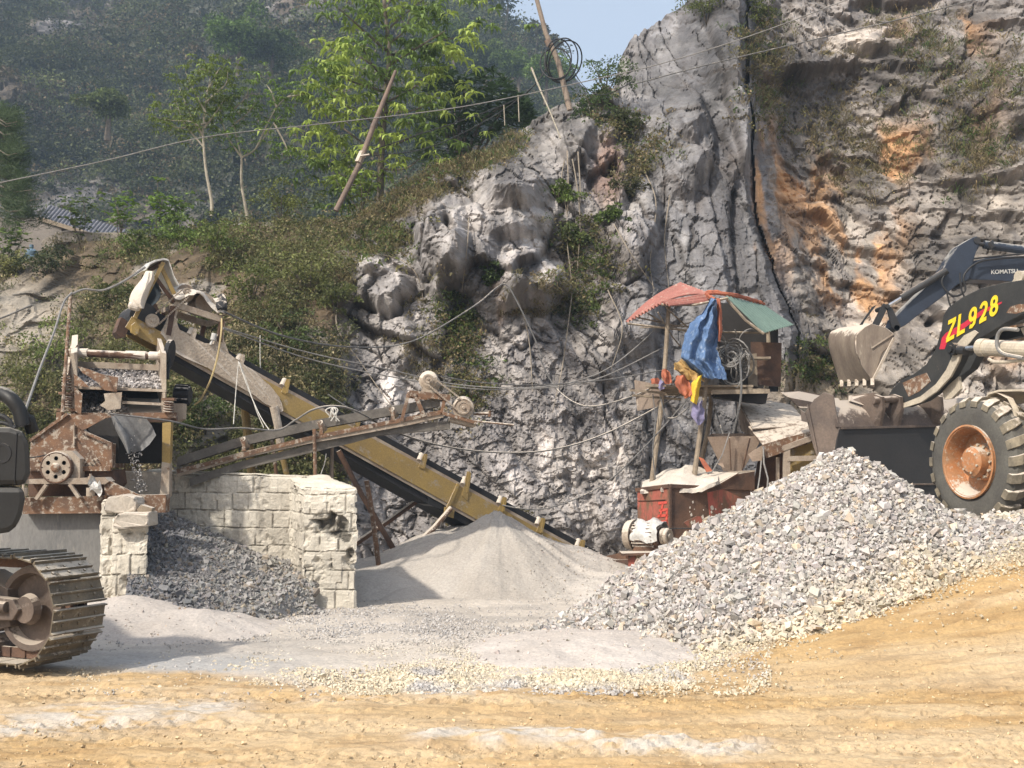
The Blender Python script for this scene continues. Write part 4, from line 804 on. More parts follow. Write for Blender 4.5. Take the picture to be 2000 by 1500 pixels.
# ================= BLOCK WALLS =================
def blockwall(name,label,foot,tops,zb=-.1,cw=.40,ch=.205,chip=.022,seed=0,par=None,cat='wall',rough=1.0,lump=.03,dark=1.0,holes=0):
    "foot: 4 ground corners in order, tops: 4 heights"
    foot=[np.array(f,float) for f in foot]; st=.016; us=[];xy=[];tp=[];nm=[]
    cen=sum(foot)/4
    for i in range(4):
        a,b=foot[i],foot[(i+1)%4]; L=np.linalg.norm(b-a); n=max(3,int(L/st)); t=np.linspace(0,1,n,endpoint=False)[:,None]
        d=(b-a)/L; nr=np.array([d[1],-d[0]]); 
        if nr@(cen-(a+b)/2)>0: nr=-nr
        xy.append(a+(b-a)*t); nm.append(np.repeat(nr[None],n,0)); us.append((t[:,0]*L)+i*1.37); tp.append(tops[i]+(tops[(i+1)%4]-tops[i])*t[:,0])
    xy=np.concatenate(xy);nm=np.concatenate(nm);us=np.concatenate(us);tp=np.concatenate(tp)
    tp=tp+(fbm(xy[:,0]*4,xy[:,1]*4,4,seed)-.5)*2*lump
    m=int((max(tops)-zb)/st); v=np.linspace(0,1,m)[:,None]; Z=zb+(tp[None]-zb)*v; U=np.broadcast_to(us[None],Z.shape)+(fbm(us[None]*1.5+Z*0,Z*2,3,seed+2)-.5)*.03
    Zw=Z+(fbm(U*1.2,Z*.7,3,seed+3)-.5)*.035
    row=np.floor(Zw/ch); uu=U/cw+row*.5+(h2(row,row*0,seed)*.35); col_=np.floor(uu); spl_=h2(row,col_,seed+4)
    uu2=np.where(spl_>.62,(uu-col_)*2,uu-col_); w_=np.where(spl_>.62,cw/2,cw); fr=uu2-np.floor(uu2); du=np.minimum(fr,1-fr)*w_; dz=Zw/ch-row; dz=np.minimum(dz,1-dz)*ch
    jn=np.minimum(du,dz)+(fbm(U*18,Z*18,3,seed+6)-.5)*.010; mort=1-sst(jn,.002,.008)
    cid=h2(row,np.floor(uu*2),seed+7)
    disp=(cid-.5)*.016-mort*.020-(np.clip(fbm(U*6,Z*6,4,seed+8)-.62,0,1))*.16*rough+(fbm(U*22,Z*22,4,seed+9)-.5)*.014+.006*facet(U*14,Z*14,seed+11,1.2,.6)*rough
    hole=sst(fbm(U*4.5,Z*4.5,3,seed+12),.70-.05*holes,.74-.05*holes); disp=disp-hole*.07*(holes>0)
    edge=np.clip(1-np.abs(v*(tp[None]-zb)-(tp[None]-zb))/.03,0,1); disp=disp-edge*.02
    X=xy[None,:,0]+nm[None,:,0]*disp; Yy=xy[None,:,1]+nm[None,:,1]*disp
    c0=np.array([.60,.56,.49])*dark; c=c0*(.80+.28*cid[...,None])*(.84+.32*fbm(U*3,Z*3,4,seed+14)[...,None]); c=c*(1-.42*mort[...,None]); c=c*(1-.75*(hole*(holes>0))[...,None])
    drt=sst(fbm(U*1.2,Z*1.0,5,seed+17,.6),.52,.66)[...,None]*.45; c=c*(1-drt)+np.array([.36,.33,.29])*drt; wsh=sst(fbm(U*2.6,Z*.5,4,seed+15),.48,.62)[...,None]*.5; c=c*(1-wsh)+np.array([.68,.645,.58])*dark*wsh
    nU=Z.shape[1]; idx=np.arange(Z.size).reshape(Z.shape); r=np.roll(idx,-1,axis=1)
    Fq=np.stack([idx[:-1],r[:-1],r[1:],idx[1:]],-1).reshape(-1,4); Vv=np.stack([X,Yy,Z],-1).reshape(-1,3)
    # cap
    na,nb_=40,40; s_=np.linspace(.0,1,na)[:,None]; t_=np.linspace(.0,1,nb_)[None]
    f=foot;cap=[(f[0][k]*(1-s_)*(1-t_)+f[1][k]*s_*(1-t_)+f[2][k]*s_*t_+f[3][k]*(1-s_)*t_) for k in(0,1)]
    cx,cy=cap; tz=tops[0]*(1-s_)*(1-t_)+tops[1]*s_*(1-t_)+tops[2]*s_*t_+tops[3]*(1-s_)*t_
    tz=tz+(fbm(cx*4,cy*4,4,seed)-.5)*2*lump+.014*np.minimum(1,6*np.minimum(np.minimum(s_,1-s_),np.minimum(t_,1-t_)))-.004
    cx=cen[0]+(cx-cen[0])*.995; cy=cen[1]+(cy-cen[1])*.995
    Cv=np.stack([cx,cy,tz],-1).reshape(-1,3); Cf=gridfaces(na,nb_); cc_=np.tile(np.array([.68,.63,.54])*dark,(len(Cv),1))
    VV,FF,CCc=merge([(Vv,Fq,c.reshape(-1,3)),(Cv,Cf,cc_)]); off=wloc(par) if par else Vector((0,0,0))
    o=link(name,npmesh(name,VV-np.array(off),FF,CCc),m_block,par); 
    if label: tag(o,label,cat)
    return o
def g_(px_,Y): return (px2x(px_,Y),Y)
def zt(y,Y): return P(1000,y,Y).z
wl=P(450,930,14.7).z
blockwall('block_wall','long pale concrete block wall at the back of the gravel bay',[g_(288,14.75),g_(600,14.45),g_(606,14.72),g_(291,15.0)],[zt(917,14.75),zt(931,14.45),zt(930,14.7),zt(917,15)],seed=601,lump=.02)
blockwall('block_pier','cream pitted concrete block pier closing the right side of the gravel bay',[g_(597,13.62),g_(697,13.55),g_(640,14.75),g_(560,14.75)],[zt(952,13.6),zt(953,13.6),zt(928,14.6),zt(930,14.6)],seed=621,lump=.03,rough=1.5,holes=1)
blockwall('block_pier','tall narrow crumbling block pier at the left side of the gravel bay beside the tracks',[g_(226,12.92),g_(290,12.88),g_(285,13.35),g_(222,13.35)],[zt(1012,12.9),zt(1006,12.9),zt(1004,13.3),zt(1002,13.3)],seed=641,lump=.03,rough=1.6,ch=.21,cw=.3)
blockwall('block_pier','set back narrow block pier behind the crumbling one, next to the dark plinth',[g_(204,13.0),g_(228,13.0),g_(226,13.4),g_(203,13.4)],[zt(978,13),zt(976,13),zt(976,13.4),zt(978,13.4)],seed=651,lump=.02,rough=1.3,cw=.3)
blockwall('block_return_wall','shaded block side wall running back from the left pier',[g_(262,13.36),g_(287,13.36),g_(292,14.7),g_(262,14.7)],[zt(1010,13.36)]*2+[zt(1000,14.7)]*2,seed=661)
def lumpblk(name,label,pts,Y,th,m,cat='block',grp=None,jit=.012):
    mb=MB(); mb.prism([P(x,y,Y) for x,y in pts],(0,th,0)); o=mb.build(name,m,None,bev=.02,jit=jit,sub=3,js=9); return tag(o,label,cat,grp)
lumpblk('loose_block','rounded dusty block topping the set back pier',[(203,1001),(203,982),(212,970),(235,966),(262,972),(266,984),(264,1000),(240,1003)],12.95,.32,m_concl)
lumpblk('loose_block','wide cracked block overhanging near the top of the left pier',[(220,1032),(222,1012),(232,1002),(290,1000),(291,1028),(260,1032)],12.78,.34,m_concl)
lumpblk('loose_stone','small tan stone lying on the rusty beam by the pier top',[(267,996),(275,985),(297,992),(295,1003),(270,1001)],12.9,.12,m_wood,'stone',None,.006)
# dark concrete plinth
pln=Pl((0,13.5),(1,13.5)); mb=MB(); mb.box((px2x(52,13.7),13.9,zt(1003,13.5)/2-.1),(1.9,.8,zt(1003,13.5)+.2)); tag(mb.build('machine_plinth',m_conc,None,bev=.01),'dark grey concrete plinth under the rusty beam and crusher','plinth')
mb=MB(); mb.box(((px2x(205,14.4)+px2x(318,14.4))/2,14.6,zt(921,14.4)/2),(px2x(318,14.4)-px2x(205,14.4),.4,zt(921,14.4))); tag(mb.build('concrete_ledge',m_concl,None,bev=.01,jit=.01,sub=4,js=4),'pale concrete ledge between the crusher and the yellow post','ledge')
tag(plate('steel_beam',m_rust,plY(13.36),[(44,1004),(46,972),(205,968),(324,966),(323,1001)],.16),'long rust flaked steel beam across the top of the dark plinth','beam')
# ================= JAW CRUSHER =================
c0=P(135,970,13.5); cr=thing('stone_crusher','rust red crusher body with spoked flywheel on the beam','crusher',c0); A=plY(13.45)
plate('housing',m_rust,A,[(56,914),(60,861),(100,826),(134,809),(146,812),(161,842),(203,865),(218,866),(217,914)],.5,0,cr,bev=.006)
plate('upper_chute_plate',m_rust,plY(13.41),[(138,809),(213,813),(161,841),(148,830)],.02,0,cr)
plate('opening_shade',m_dark,plY(13.6),[(150,842),(214,815),(232,820),(232,905),(205,905),(203,868)],.35,0,cr)  # solid dark plate: shade inside the crusher mouth put in as colour
mb=MB(); bar(mb,A,(56,916),(219,915),.05,.06,-.03); bar(mb,A,(217,864),(217,914),.05,.03,-.03); bar(mb,A,(60,861),(134,808),.03,.03,-.02); bar(mb,A,(161,842),(216,866),.03,.03,-.02); mb.build('edge_flange',m_rust,cr)
plate('side_frame',m_rustdk,plY(13.47),[(54,918),(222,917),(226,945),(205,968),(56,970)],.4,0,cr)
plate('bearing_shelf',m_dsteel,plY(13.27),[(49,945),(53,936),(205,932),(213,940),(205,946)],.2,0,cr)
mb=MB(); bar(mb,A,(102,946),(82,974),.035,.05,-.16); mb.build('strut',m_dsteel,cr); mb=MB(); bar(mb,A,(147,945),(165,971),.035,.05,-.16); mb.build('strut',m_dsteel,cr)
plate('sloped_guard',m_rust,plY(13.3),[(202,937),(212,938),(275,968),(205,968)],.02,0,cr)
plate('bearing_block',m_dsteel,plY(13.3),[(91,938),(91,895),(108,880),(140,880),(156,896),(156,938)],.15,0,cr)
fw=A.p(123,913,-.2); r=.172; mb=MB(); mb.lathe(fw+Vector((0,.08,0)),(0,-1,0),[(0,r),(.085,r),(.095,r-.008),(.09,r-.022),(.03,r-.026),(.03,.0)],40); o=mb.build('flywheel',m_rustdk,cr)
mb=MB(); n=48
# spoked disc with six round holes, as annular web pieces
ro,ri=r-.024,.052; z0=fw.z; y0=fw.y+.0; vs=[];fs=[]
def holed_disc(mb,c,ro,rh,rc,nh,th):
    "disc in the XZ plane with nh holes of radius rh at radius rc"
    K=24; N=nh*K
    for s in range(nh):
        a0=2*math.pi*s/nh; am=a0+math.pi/nh; hc=Vector((math.cos(am)*rc,0,math.sin(am)*rc)); vs=[];fs=[]
        bound=[]
        for k in range(K):
            t=k/K; a=am+math.pi+2*math.pi*t; hp=hc+Vector((math.cos(a)*rh,0,math.sin(a)*rh)); d=Vector((math.cos(a),0,math.sin(a)))
            # shoot to the sector boundary
            best=9
            for wv in (a0,a0+2*math.pi/nh):
                nx=Vector((-math.sin(wv),0,math.cos(wv))); den=d.dot(nx); 
                if abs(den)>1e-6:
                    tt_=-hc.dot(nx)/den
                    if tt_>1e-5: best=min(best,tt_)
            b_=2*hc.dot(d); cc2=hc.dot(hc)-ro*ro; tt_=(-b_+math.sqrt(b_*b_-4*cc2))/2; best=min(best,tt_)
            bp=hc+d*best; vs+= [c+hp,c+bp,c+hp+Vector((0,th,0)),c+bp+Vector((0,th,0))]
        for k in range(K):
            j=(k+1)%K; fs+=[(4*k,4*k+1,4*j+1,4*j),(4*k+2,4*j+2,4*j+3,4*k+3),(4*k,4*j,4*j+2,4*k+2)]
        mb.add(vs,fs)
holed_disc(mb,fw+Vector((0,-.012,0)),r-.02,.024,.098,6,.02); mb.build('spoke_disc',m_dsteel,o)
mb=MB(); mb.lathe(fw+Vector((0,.0,0)),(0,-1,0),[(0,.05),(.03,.05),(.035,.042),(.05,.04),(.055,.03)],20); mb.build('hub',m_rust,o)
for x in (60,189):
    mb=MB(); mb.cyl(A.p(x,972,-.2),A.p(x,925,-.2),.014,8); mb.cyl(A.p(x,968,-.2),A.p(x,952,-.2),.045,12); mb.cyl(A.p(x,936,-.2),A.p(x,930,-.2),.028,8); mb.build('tie_bolt',m_dsteel,cr,jit=.003)
mb=MB(); 
for x,y in [(76,900),(92,902),(183,899),(168,903),(152,905),(178,905),(190,898),(146,868),(150,855)]: mb.cyl(A.p(x,y,-.01),A.p(x,y,-.05),.012,6)
mb.cyl(A.p(146,875,-.02),A.p(146,830,-.02),.012,6); mb.build('bolt',m_dsteel,cr)
MB().tube(spl([A.p(42,895,-.17),A.p(80,893,-.17),A.p(113,886,-.17)],4),.007,5).build('drive_belt',m_blk,cr)
mb=MB(); mb.sheet([[A.p(188+12*u,935+22*v-8*math.sin(3*u),-.24-.02*math.sin(v*5+u*4)) for u in np.linspace(0,2,6)] for v in np.linspace(0,1.2,6)],.006); tag(mb.build('white_rag',m_plast,None,jit=.02,js=12),'crumpled white rag hung on the crusher shelf beside the sloped guard','rag')
# ================= VIBRATING SCREEN =================
s0=P(225,815,13.9); vsn=thing('vibrating_screen','dust caked vibrating screen frame holding crushed stone above the crusher','screen',s0); B=plY(13.8)
plate('side_plate',m_dsteel,plY(13.9),[(128,684),(150,678),(153,760),(146,812),(131,812)],.9,0,vsn).location
# the left side plate is thin: two narrow cheeks
bpy.data.objects.remove(bpy.data.objects['side_plate'])
def cheek(px0,px1,top,bot,nm,m):
    mb=MB(); a=P(px0,top[0],13.85);b=P(px1,top[1],13.85);d=P(px1,bot[1],13.85);e=P(px0,bot[0],13.85); q=Vector((-.40,1.15,.32)); mb.add([a,b,d,e,a+q,b+q,d+q,e+q],[(0,1,2,3),(7,6,5,4),(0,4,5,1),(1,5,6,2),(2,6,7,3),(3,7,4,0)]); return mb.build(nm,m,vsn,bev=.005,jit=.004)
cheek(138,151,(690,688),(812,812),'side_plate',m_dsteel); cheek(316,325,(688,690),(803,805),'side_plate',m_dsteel)
mb=MB(); mb.cyl(P(133,688,14.2),P(322,697,14.2),.042,16); t_=mb.build('top_shaft_tube',m_rustdk,vsn)
for x0_,x1_,r_ in ((245,285,.046),(150,172,.05),(292,316,.05)): MB().cyl(P(x0_,688+(x0_-150)*.045,14.2),P(x1_,688+(x1_-150)*.045,14.2),r_,14).build('caked_dust',m_dust,t_,jit=.012,js=14)
mb=MB(); mb.cyl(P(140,687,14.2),P(150,688,14.2),.085,16); mb.cyl(P(311,696,14.2),P(318,696,14.2),.075,16); mb.build('bearing_flange',m_dsteel,t_,jit=.006)
mb=MB(); mb.cyl(P(327,690,14.15),P(335,691,14.15),.16,24); mb.tube([P(331,668,14.15),P(330,700,14.1),P(327,740,14.0)],.02,6); mb.build('pulley',m_blk,vsn)
mb=MB(); mb.beam(P(150,712,14.5),P(315,718,14.5),.06,.07); mb.build('cross_beam',m_dsteel,vsn,jit=.006,sub=2)
deck=[[P(152+(171*u),719+4*u,14.9).lerp(P(150+(173*u),755+6*u,13.85),v) for u in np.linspace(0,1,8)] for v in np.linspace(0,1,5)]
MB().sheet(deck,.02,(0,0,-.03)).build('upper_deck',m_dsteel,vsn)
deck2=[[P(158+(160*u),775+4*u,14.9).lerp(P(150+(172*u),806+3*u,13.9),v) for u in np.linspace(0,1,8)] for v in np.linspace(0,1,5)]
MB().sheet(deck2,.02,(0,0,-.03)).build('lower_deck',m_rustdk,vsn)
plate('gap_shade_sheet',m_dark,plY(14.9),[(150,760),(322,762),(322,800),(150,800)],.02,0,vsn)  # added dark sheet that paints the shade of the gap between the decks
mb=MB(); bar(mb,plY(13.82),(150,757),(325,763),.03,.04); bar(mb,plY(13.82),(240,786),(322,790),.03,.03); bar(mb,plY(13.82),(321,763),(321,806),.03,.03); mb.build('front_lip',m_dsteel,vsn,jit=.004)
def decktones(dk,n,cf,nm,um=1):
    u=RG.uniform(0,um,n)*0+RG.uniform(.03,.97,n); v=RG.uniform(0,1,n); a=np.array(dk[0][0]);b=np.array(dk[0][-1]);c=np.array(dk[-1][0]);d=np.array(dk[-1][-1])
    p=(a*(1-u)[:,None]+b*u[:,None])*(1-v)[:,None]+(c*(1-u)[:,None]+d*u[:,None])*v[:,None]; sz=RG.uniform(.012,.03,n); p[:,2]+=sz*RG.uniform(.2,2.2,n)
    S=stones(p,sz,cf*RG.uniform(.6,1.4,(n,1))); V2=S[0]-np.array(s0); return tag(link(nm,npmesh(nm,V2,S[1],S[2]),m_stone,vsn),kind='stuff')
decktones(deck,2600,np.array([[.40,.37,.35]]),'stone_layer'); decktones([[deck2[0][0],deck2[0][4]],[deck2[-1][0],deck2[-1][4]]],900,np.array([[.22,.20,.185]]),'fine_stone_layer')
B2=plY(13.72)
plate('bent_rust_plate',m_rust,B2,[(150,716),(172,722),(195,730),(232,738),(229,766),(205,762),(187,745),(160,730)],.01,0,vsn,jit=.015,sub=2)
plate('bent_rust_plate',m_rust,B2,[(143,730),(152,737),(175,757),(145,754)],.01,0,vsn,jit=.01,sub=2)
plate('bent_rust_plate',m_rust,B2,[(145,757),(161,770),(158,810),(146,803)],.01,0,vsn,jit=.01,sub=2)
plate('hanging_flap',m_dsteel,plY(13.7),[(203,768),(240,766),(236,797),(212,800),(195,790),(206,782)],.01,0,vsn,jit=.015,sub=2)
for (x,y0_,y1_) in [(130,735,762),(131,772,797),(329,782,806)]:
    mb=MB(); pts=[P(x+9*math.cos(a),y0_+(y1_-y0_)*a/(2*math.pi*5),13.75+.05*math.sin(a)) for a in np.linspace(0,2*math.pi*5,70)]; mb.tube(pts,.009,5); mb.build('coil_spring',m_rustdk,vsn)
mb=MB(); mb.beam(P(116,768,13.8),P(146,768,13.8),.07,.03); mb.beam(P(114,801,13.8),P(150,801,13.8),.1,.03); mb.beam(P(318,780,13.8),P(342,780,13.8),.1,.03); mb.beam(P(112,812,13.8),P(345,811,13.8),.05,.06); mb.beam(P(118,805,13.8),P(118,835,13.8),.1,.06); mb.beam(P(130,735,13.82),P(136,700,13.9),.06,.09); mb.build('spring_seat',m_rust,vsn)
mb=MB(); mb.cyl(P(342,770,14.3),P(372,772,14.3),.10,18); 
for k in range(12):
    a=2*math.pi*k/12; o_=Vector((0,math.cos(a)*.11,math.sin(a)*.11)); mb.beam(P(344,770,14.3)+o_,P(370,772,14.3)+o_,.01,.03,up=o_)
mb.build('motor',m_blk,vsn,jit=.002); plate('motor_bracket',m_dsteel,plY(14.1),[(335,788),(358,788),(357,818),(345,824),(336,815)],.15,0,vsn)
# rust post, yellow post and chute
ps=MB(); ps.cyl(P(122,805,13.6),P(138,572,13.9),.02,8); tag(ps.build('rusty_pole',m_rust),'thin rusty pole beside the vibrating screen carrying a grey cable','pole')
yp=thing('support_post','yellow topped steel post right of the hanging rubber chute','post',P(322,970,13.8)); plate('column',m_yel,plY(13.8),[(317,826),(334,824),(331,905),(316,935)],.1,0,yp); plate('column_foot',m_dsteel,plY(13.79),[(316,902),(331,905),(330,970),(312,970)],.12,0,yp); mb=MB(); mb.beam(P(218,822,13.95),P(345,818,13.95),.08,.06); mb.build('cap_beam',m_rustdk,yp)
ch=thing('rubber_chute','torn grey rubber sheets hanging under the screen and shedding stone','chute',P(225,815,13.6))
def flap(pts,cols,Y,dy,nm,m):
    "pts: list of left/right px pairs from top to bottom"
    g=[]
    for i,(l,r_) in enumerate(pts):
        g.append([P(l[0]+(r_[0]-l[0])*u,l[1]+(r_[1]-l[1])*u,Y+dy*math.sin(u*3.1)*(i+1)/len(pts)) for u in np.linspace(0,1,cols)])
    return MB().sheet(g,.006).build(nm,m,ch,smooth=True)
m_rub=M('grey_rubber_sheet',(.20,.20,.20),(.13,.13,.13),(.27,.25,.23),sc=6,rough=.7,bump=.3)
flap([((216,811),(226,813)),((222,830),(240,835)),((230,848),(251,853)),((241,868),(256,872)),((249,886),(254,886))],7,13.5,-.10,'rubber_sheet',m_rub)
flap([((222,810),(286,818)),((234,826),(296,830)),((245,842),(305,850)),((252,860),(292,868)),((258,884),(278,880))],9,13.58,.10,'rubber_sheet',m_rub)
plate('shade_back_sheet',m_dark,plY(14.35),[(218,822),(318,826),(318,905),(218,905)],.02,0,ch)  # added dark sheet, its colour stands in for shade behind the flaps
n=240; t=RG.uniform(0,1,n)**1.2; x=252+26*t+RG.normal(size=n)*(7+14*t*0); y=850+118*t; ss=RG.uniform(.006,.014,n); S=stones(np.array([list(P(a,b,13.7+RG.normal()*.08)) for a,b in zip(x,y)]),ss,np.array([[.42,.40,.38]])*RG.uniform(.5,1.5,(n,1)))
tag(link('falling_stones',npmesh('falling_stones',*S),m_stone),kind='stuff')
# ================= LONG YELLOW CONVEYOR =================
K1=plpx(250,14.6,1190,18); tp1=lambda x:950+(x-900)*.545; bt1=lambda x:963+(x-833)*.565; WD=.72
cv=thing('long_conveyor','long yellow belt conveyor sloping from the drive head down behind the sand heap','conveyor',K1.p(900,1050)); 
plate('side_plate',m_yel,K1,[(330,tp1(330)),(1215,tp1(1215)),(1215,bt1(1215)-6),(330,bt1(330))],.03,0,cv,label='yellow near side plate of the conveyor')
plate('side_plate',m_yel,K1,[(262,tp1(262)),(1215,tp1(1215)),(1215,bt1(1215)-6),(275,bt1(275))],.03,WD,cv,label='far side plate mostly hidden by the belt')
mb=MB(); 
for a,b in ((330,760),(760,1215)):
    pass
bar(mb,K1,(330,tp1(330)),(1215,tp1(1215)),.08,.012,.02); bar(mb,K1,(330,bt1(330)),(1215,bt1(1215)-6),.08,.012,.02); mb.build('flange',m_dsteel,cv)
plate('head_plate',m_yel,K1,[(245,639),(258,618),(268,622),(318,650),(345,664),(345,690),(303,674),(275,660)],.03,-.004,cv)
def beltrun(nm,x0,x1,f0,f1,o0,o1,m,sag=.05):
    g=[]
    for x in np.linspace(x0,x1,50):
        pt=K1.p(x,f0(x)); g.append([pt+K1.n*(o0+(o1-o0)*u)-Vector((0,0,sag*math.sin(math.pi*u))) for u in np.linspace(0,1,7)])
    mb=MB(); mb.sheet(g,.02,(0,0,f1)); return mb.build(nm,m,cv)
beltrun('carrying_belt',300,1215,lambda x:tp1(x)-20,-.115,.05,WD-.02,m_blk)
beltrun('return_belt',330,1100,lambda x:bt1(x)+2,-.10,.05,WD-.05,m_blk,0)
for x in (370,464,552,690,820,905,975,1050,1128,1196):
    mb=MB(); y=tp1(x); k=1.6 if x==905 else 1
    mb.prism(QP(K1,[(x-3,y+6*k*k),(x+7,y+10*k*k),(x+14,y-14*k+4),(x+13,y-20*k),(x+7,y-20*k)],-.012),K1.n*.01); mb.prism(QP(K1,[(x+9,y-20*k),(x+14,y-18*k),(x+9,y+8),(x+5,y+8)],-.02),K1.n*.05)
    br_=mb.build('idler_bracket',m_yel if x>500 else m_yeldust,cv)
    mb=MB(); mb.cyl(K1.p(x-2,y-6,0),K1.p(x+8,y-19,0)+K1.n*.08+Vector((0,0,.0)),.035,12); mb.cyl(K1.p(x,y-2,.05),K1.p(x,y-2,.65),.035,10); mb.build('roller',m_dsteel,br_)
mb=MB(); mb.prism(QP(K1,[(897,952),(904,948),(870,1008),(877,1012)][::1][:0] or [(892,944),(897,946),(874,1000),(868,998)],-.02),K1.n*.03); mb.prism(QP(K1,[(868,990),(886,996),(884,1012),(867,1006)],-.03),K1.n*.04); mb.build('clamp_rod',m_yel,cv)
plate('return_side_sheet',m_blackp,K1,[(838,966),(905,990),(880,1000),(838,985)],.3,.04,cv)
# dust caked on the upper end
mb=MB(); mb.prism(QP(K1,[(312,652),(330,620),(335,600),(344,590),(349,600),(345,625),(352,645),(368,655),(398,672),(415,674),(425,655),(431,625),(440,630),(436,668),(446,690),(480,714),(520,748),(545,775),(552,800),(545,806),(505,778),(470,757),(405,720),(342,690),(330,672)],-.02),K1.n*.07)
mb.build('caked_dust',m_yeldust,cv,jit=.022,sub=3,js=6)
mb=MB(); mb.cyl(K1.p(283,618,.04),K1.p(283,618,WD-.04),.17,22); mb.build('head_drum',m_blk,cv)
def sprocket(nm,c,ax,r_,m,par,teeth=22,th=.03):
    mb=MB(); prof=[(0,r_*.3),(0,r_*.92),(th,r_*.92),(th,r_*.7),(th*.8,r_*.66),(th*.8,r_*.25),(th*1.8,r_*.2),(th*1.8,0.001)]; mb.lathe(c,ax,prof,28); ax=Vector(ax).normalized(); x=ax.cross(Vector((0,0,1))).normalized(); y=ax.cross(x)
    for k in range(teeth):
        a=2*math.pi*k/teeth; d=x*math.cos(a)+y*math.sin(a); mb.beam(c+d*r_*.88+ax*th*.5,c+d*r_*1.02+ax*th*.5,th*.8,r_*.13,up=ax)
    return mb.build(nm,m,par)
def chainrun(nm,a,b,m,par,r_=.009,link_=.028):
    mb=MB(); a=Vector(a);b=Vector(b); L=(b-a).length; n=int(L/link_); d=(b-a)/L
    for k in range(n):
        mb.beam(a+d*link_*k,a+d*link_*(k+.8),.024 if k%2 else .016,.018)
    return mb.build(nm,m,par)
nn=-K1.n
sprocket('drive_sprocket',K1.p(296,627,-.02),nn,.082,m_yeldust,cv,26); s2c=K1.p(364,570,-.02); sprocket('motor_sprocket',s2c,nn,.046,m_yeldust,cv,16)
chainrun('chain',K1.p(302,613,-.05),K1.p(358,563,-.05),m_dsteel,cv); chainrun('chain',K1.p(308,634,-.05),K1.p(371,576,-.05),m_dsteel,cv)
plate('bearing_plate',m_yel,K1,[(255,636),(262,630),(270,640),(268,652),(262,656),(254,650)],.05,-.06,cv)
plate('scraper_flap',m_rustdk,K1,[(232,648),(243,618),(262,630),(250,658),(240,660)],.25,.1,cv,jit=.015,sub=1)
# drive platform
mb=MB(); bar(mb,K1,(344,596),(432,624),.075,.06,.0); bar(mb,K1,(344,596),(432,624),.075,.06,.6); mb.beam(K1.p(345,597),K1.p(345,597,.6),.06); mb.beam(K1.p(431,624),K1.p(431,624,.6),.06); mb.build('motor_platform',m_dsteel,cv)
mb=MB(); 
for a_,b_,w_,o_ in [((345,597),(330,660),.05,.6),((425,626),(412,680),.05,.6),((433,624),(428,668),.06,0),((338,598),(328,655),.06,0)]: bar(MB(),K1,a_,b_,w_,w_,o_).build('platform_leg',m_rustdk,cv)
mb=MB(); mb.cyl(K1.p(366,571,.08),K1.p(366,571,.5),.11,16); mb.cyl(K1.p(405,590,.1),K1.p(405,590,.5),.12,16); mb.build('gear_motor',m_dsteel,cv)
g=[]
for u in np.linspace(0,1,14):
    x=336+u*98; yt=np.interp(x,[336,350,365,385,402,418,434],[561,553,552,558,566,578,592]); row=[]
    for v in np.linspace(0,1,8):
        y=yt+ (24+8*math.sin(u*9))*v*(1 if u<.9 else .8); row.append(K1.p(x,y, .25-.32*math.sin(v*1.5)+.03*math.sin(u*14+v*5)))
    for v in np.linspace(.15,1,5): row.insert(0,K1.p(x,yt+10*v,.25+.35*v))
    g.append(row)
tag(MB().sheet(g,.008).build('motor_cover_cloth',m_dust,None,jit=.03,js=8,smooth=True),'dust stiffened cloth thrown over the conveyor drive motor','cloth')
g=[[K1.p(420+u*20,582+v*26-10*u*(1-v),.1-.2*math.sin(v*2)) for v in np.linspace(0,1,6)] for u in np.linspace(0,1,6)]
tag(MB().sheet(g,.01).build('black_rag',m_blk,None,jit=.03,js=12),'black rag at the lower end of the cloth covered drive motor','rag')
# A frame and hood
af=thing('hoist_frame','yellow angle iron A frame over the conveyor head','frame',K1.p(262,620)); mb=MB()
bar(mb,K1,(262,622),(318,513),.045,.03,-.03); bar(mb,K1,(312,516),(340,574),.045,.03,.0); mb.build('near_leg',m_yel,af); mb=MB(); bar(mb,K1,(305,540),(341,590),.04,.03,.04); bar(mb,K1,(305,560),(330,604),.05,.04,.5); bar(mb,K1,(318,513),(262,622),.04,.03,.6); mb.beam(K1.p(316,514,-.02),K1.p(316,514,.62),.04); mb.build('brace',m_rustdk,af)
prof=[(283,524),(292,514),(303,508),(318,505),(326,508),(332,520),(338,540),(346,556)]
tag(MB().sheet([[K1.p(x,y-1*math.sin(v*6),-.06+.75*v) for v in np.linspace(0,1,8)] for x,y in prof],.012,(0,0,-.02)).build('hood_sheet',m_plast,None,jit=.012,js=6,smooth=True),'grey rubber hood sheet draped over the top of the yellow A frame','sheet')
g=[]
for u in np.linspace(0,1,10):
    l=np.interp(u,[0,.2,.5,.75,.9,1],[283,276,258,250,252,262]); r_=np.interp(u,[0,.2,.5,.75,1],[296,300,290,284,278]); y=530+u*72; g.append([K1.p(l+(r_-l)*v,y+4*math.sin(v*3),-.05-.16*math.sin(v*3.1)) for v in np.linspace(0,1,9)])
sb=thing('sack','white sack slung from the yellow A frame with a dark open side','sack',K1.p(270,600)); MB().sheet(g,.012).build('sack_front',m_dust,sb,smooth=True)
g=[]
for u in np.linspace(0,1,10):
    l=np.interp(u,[0,.5,1],[285,275,272]); r_=np.interp(u,[0,.3,.6,.85,1],[306,318,322,308,285]); y=532+u*72; g.append([K1.p(l+(r_-l)*v,y,.18+.15*math.sin(v*3.1)) for v in np.linspace(0,1,9)])
m_dkblue=M('dark_blue_lining',(.03,.045,.06),(.02,.025,.03),None,sc=4,bump=.2); MB().sheet(g,.012).build('sack_lining',m_dkblue,sb,smooth=True)
mb=MB(); mb.lathe(K1.p(248,596,-.1),(.9,.2,-.3),[(0,.03),(.03,.05),(.11,.05),(.14,.03)],12); mb.build('knot',m_dust,sb,jit=.01)
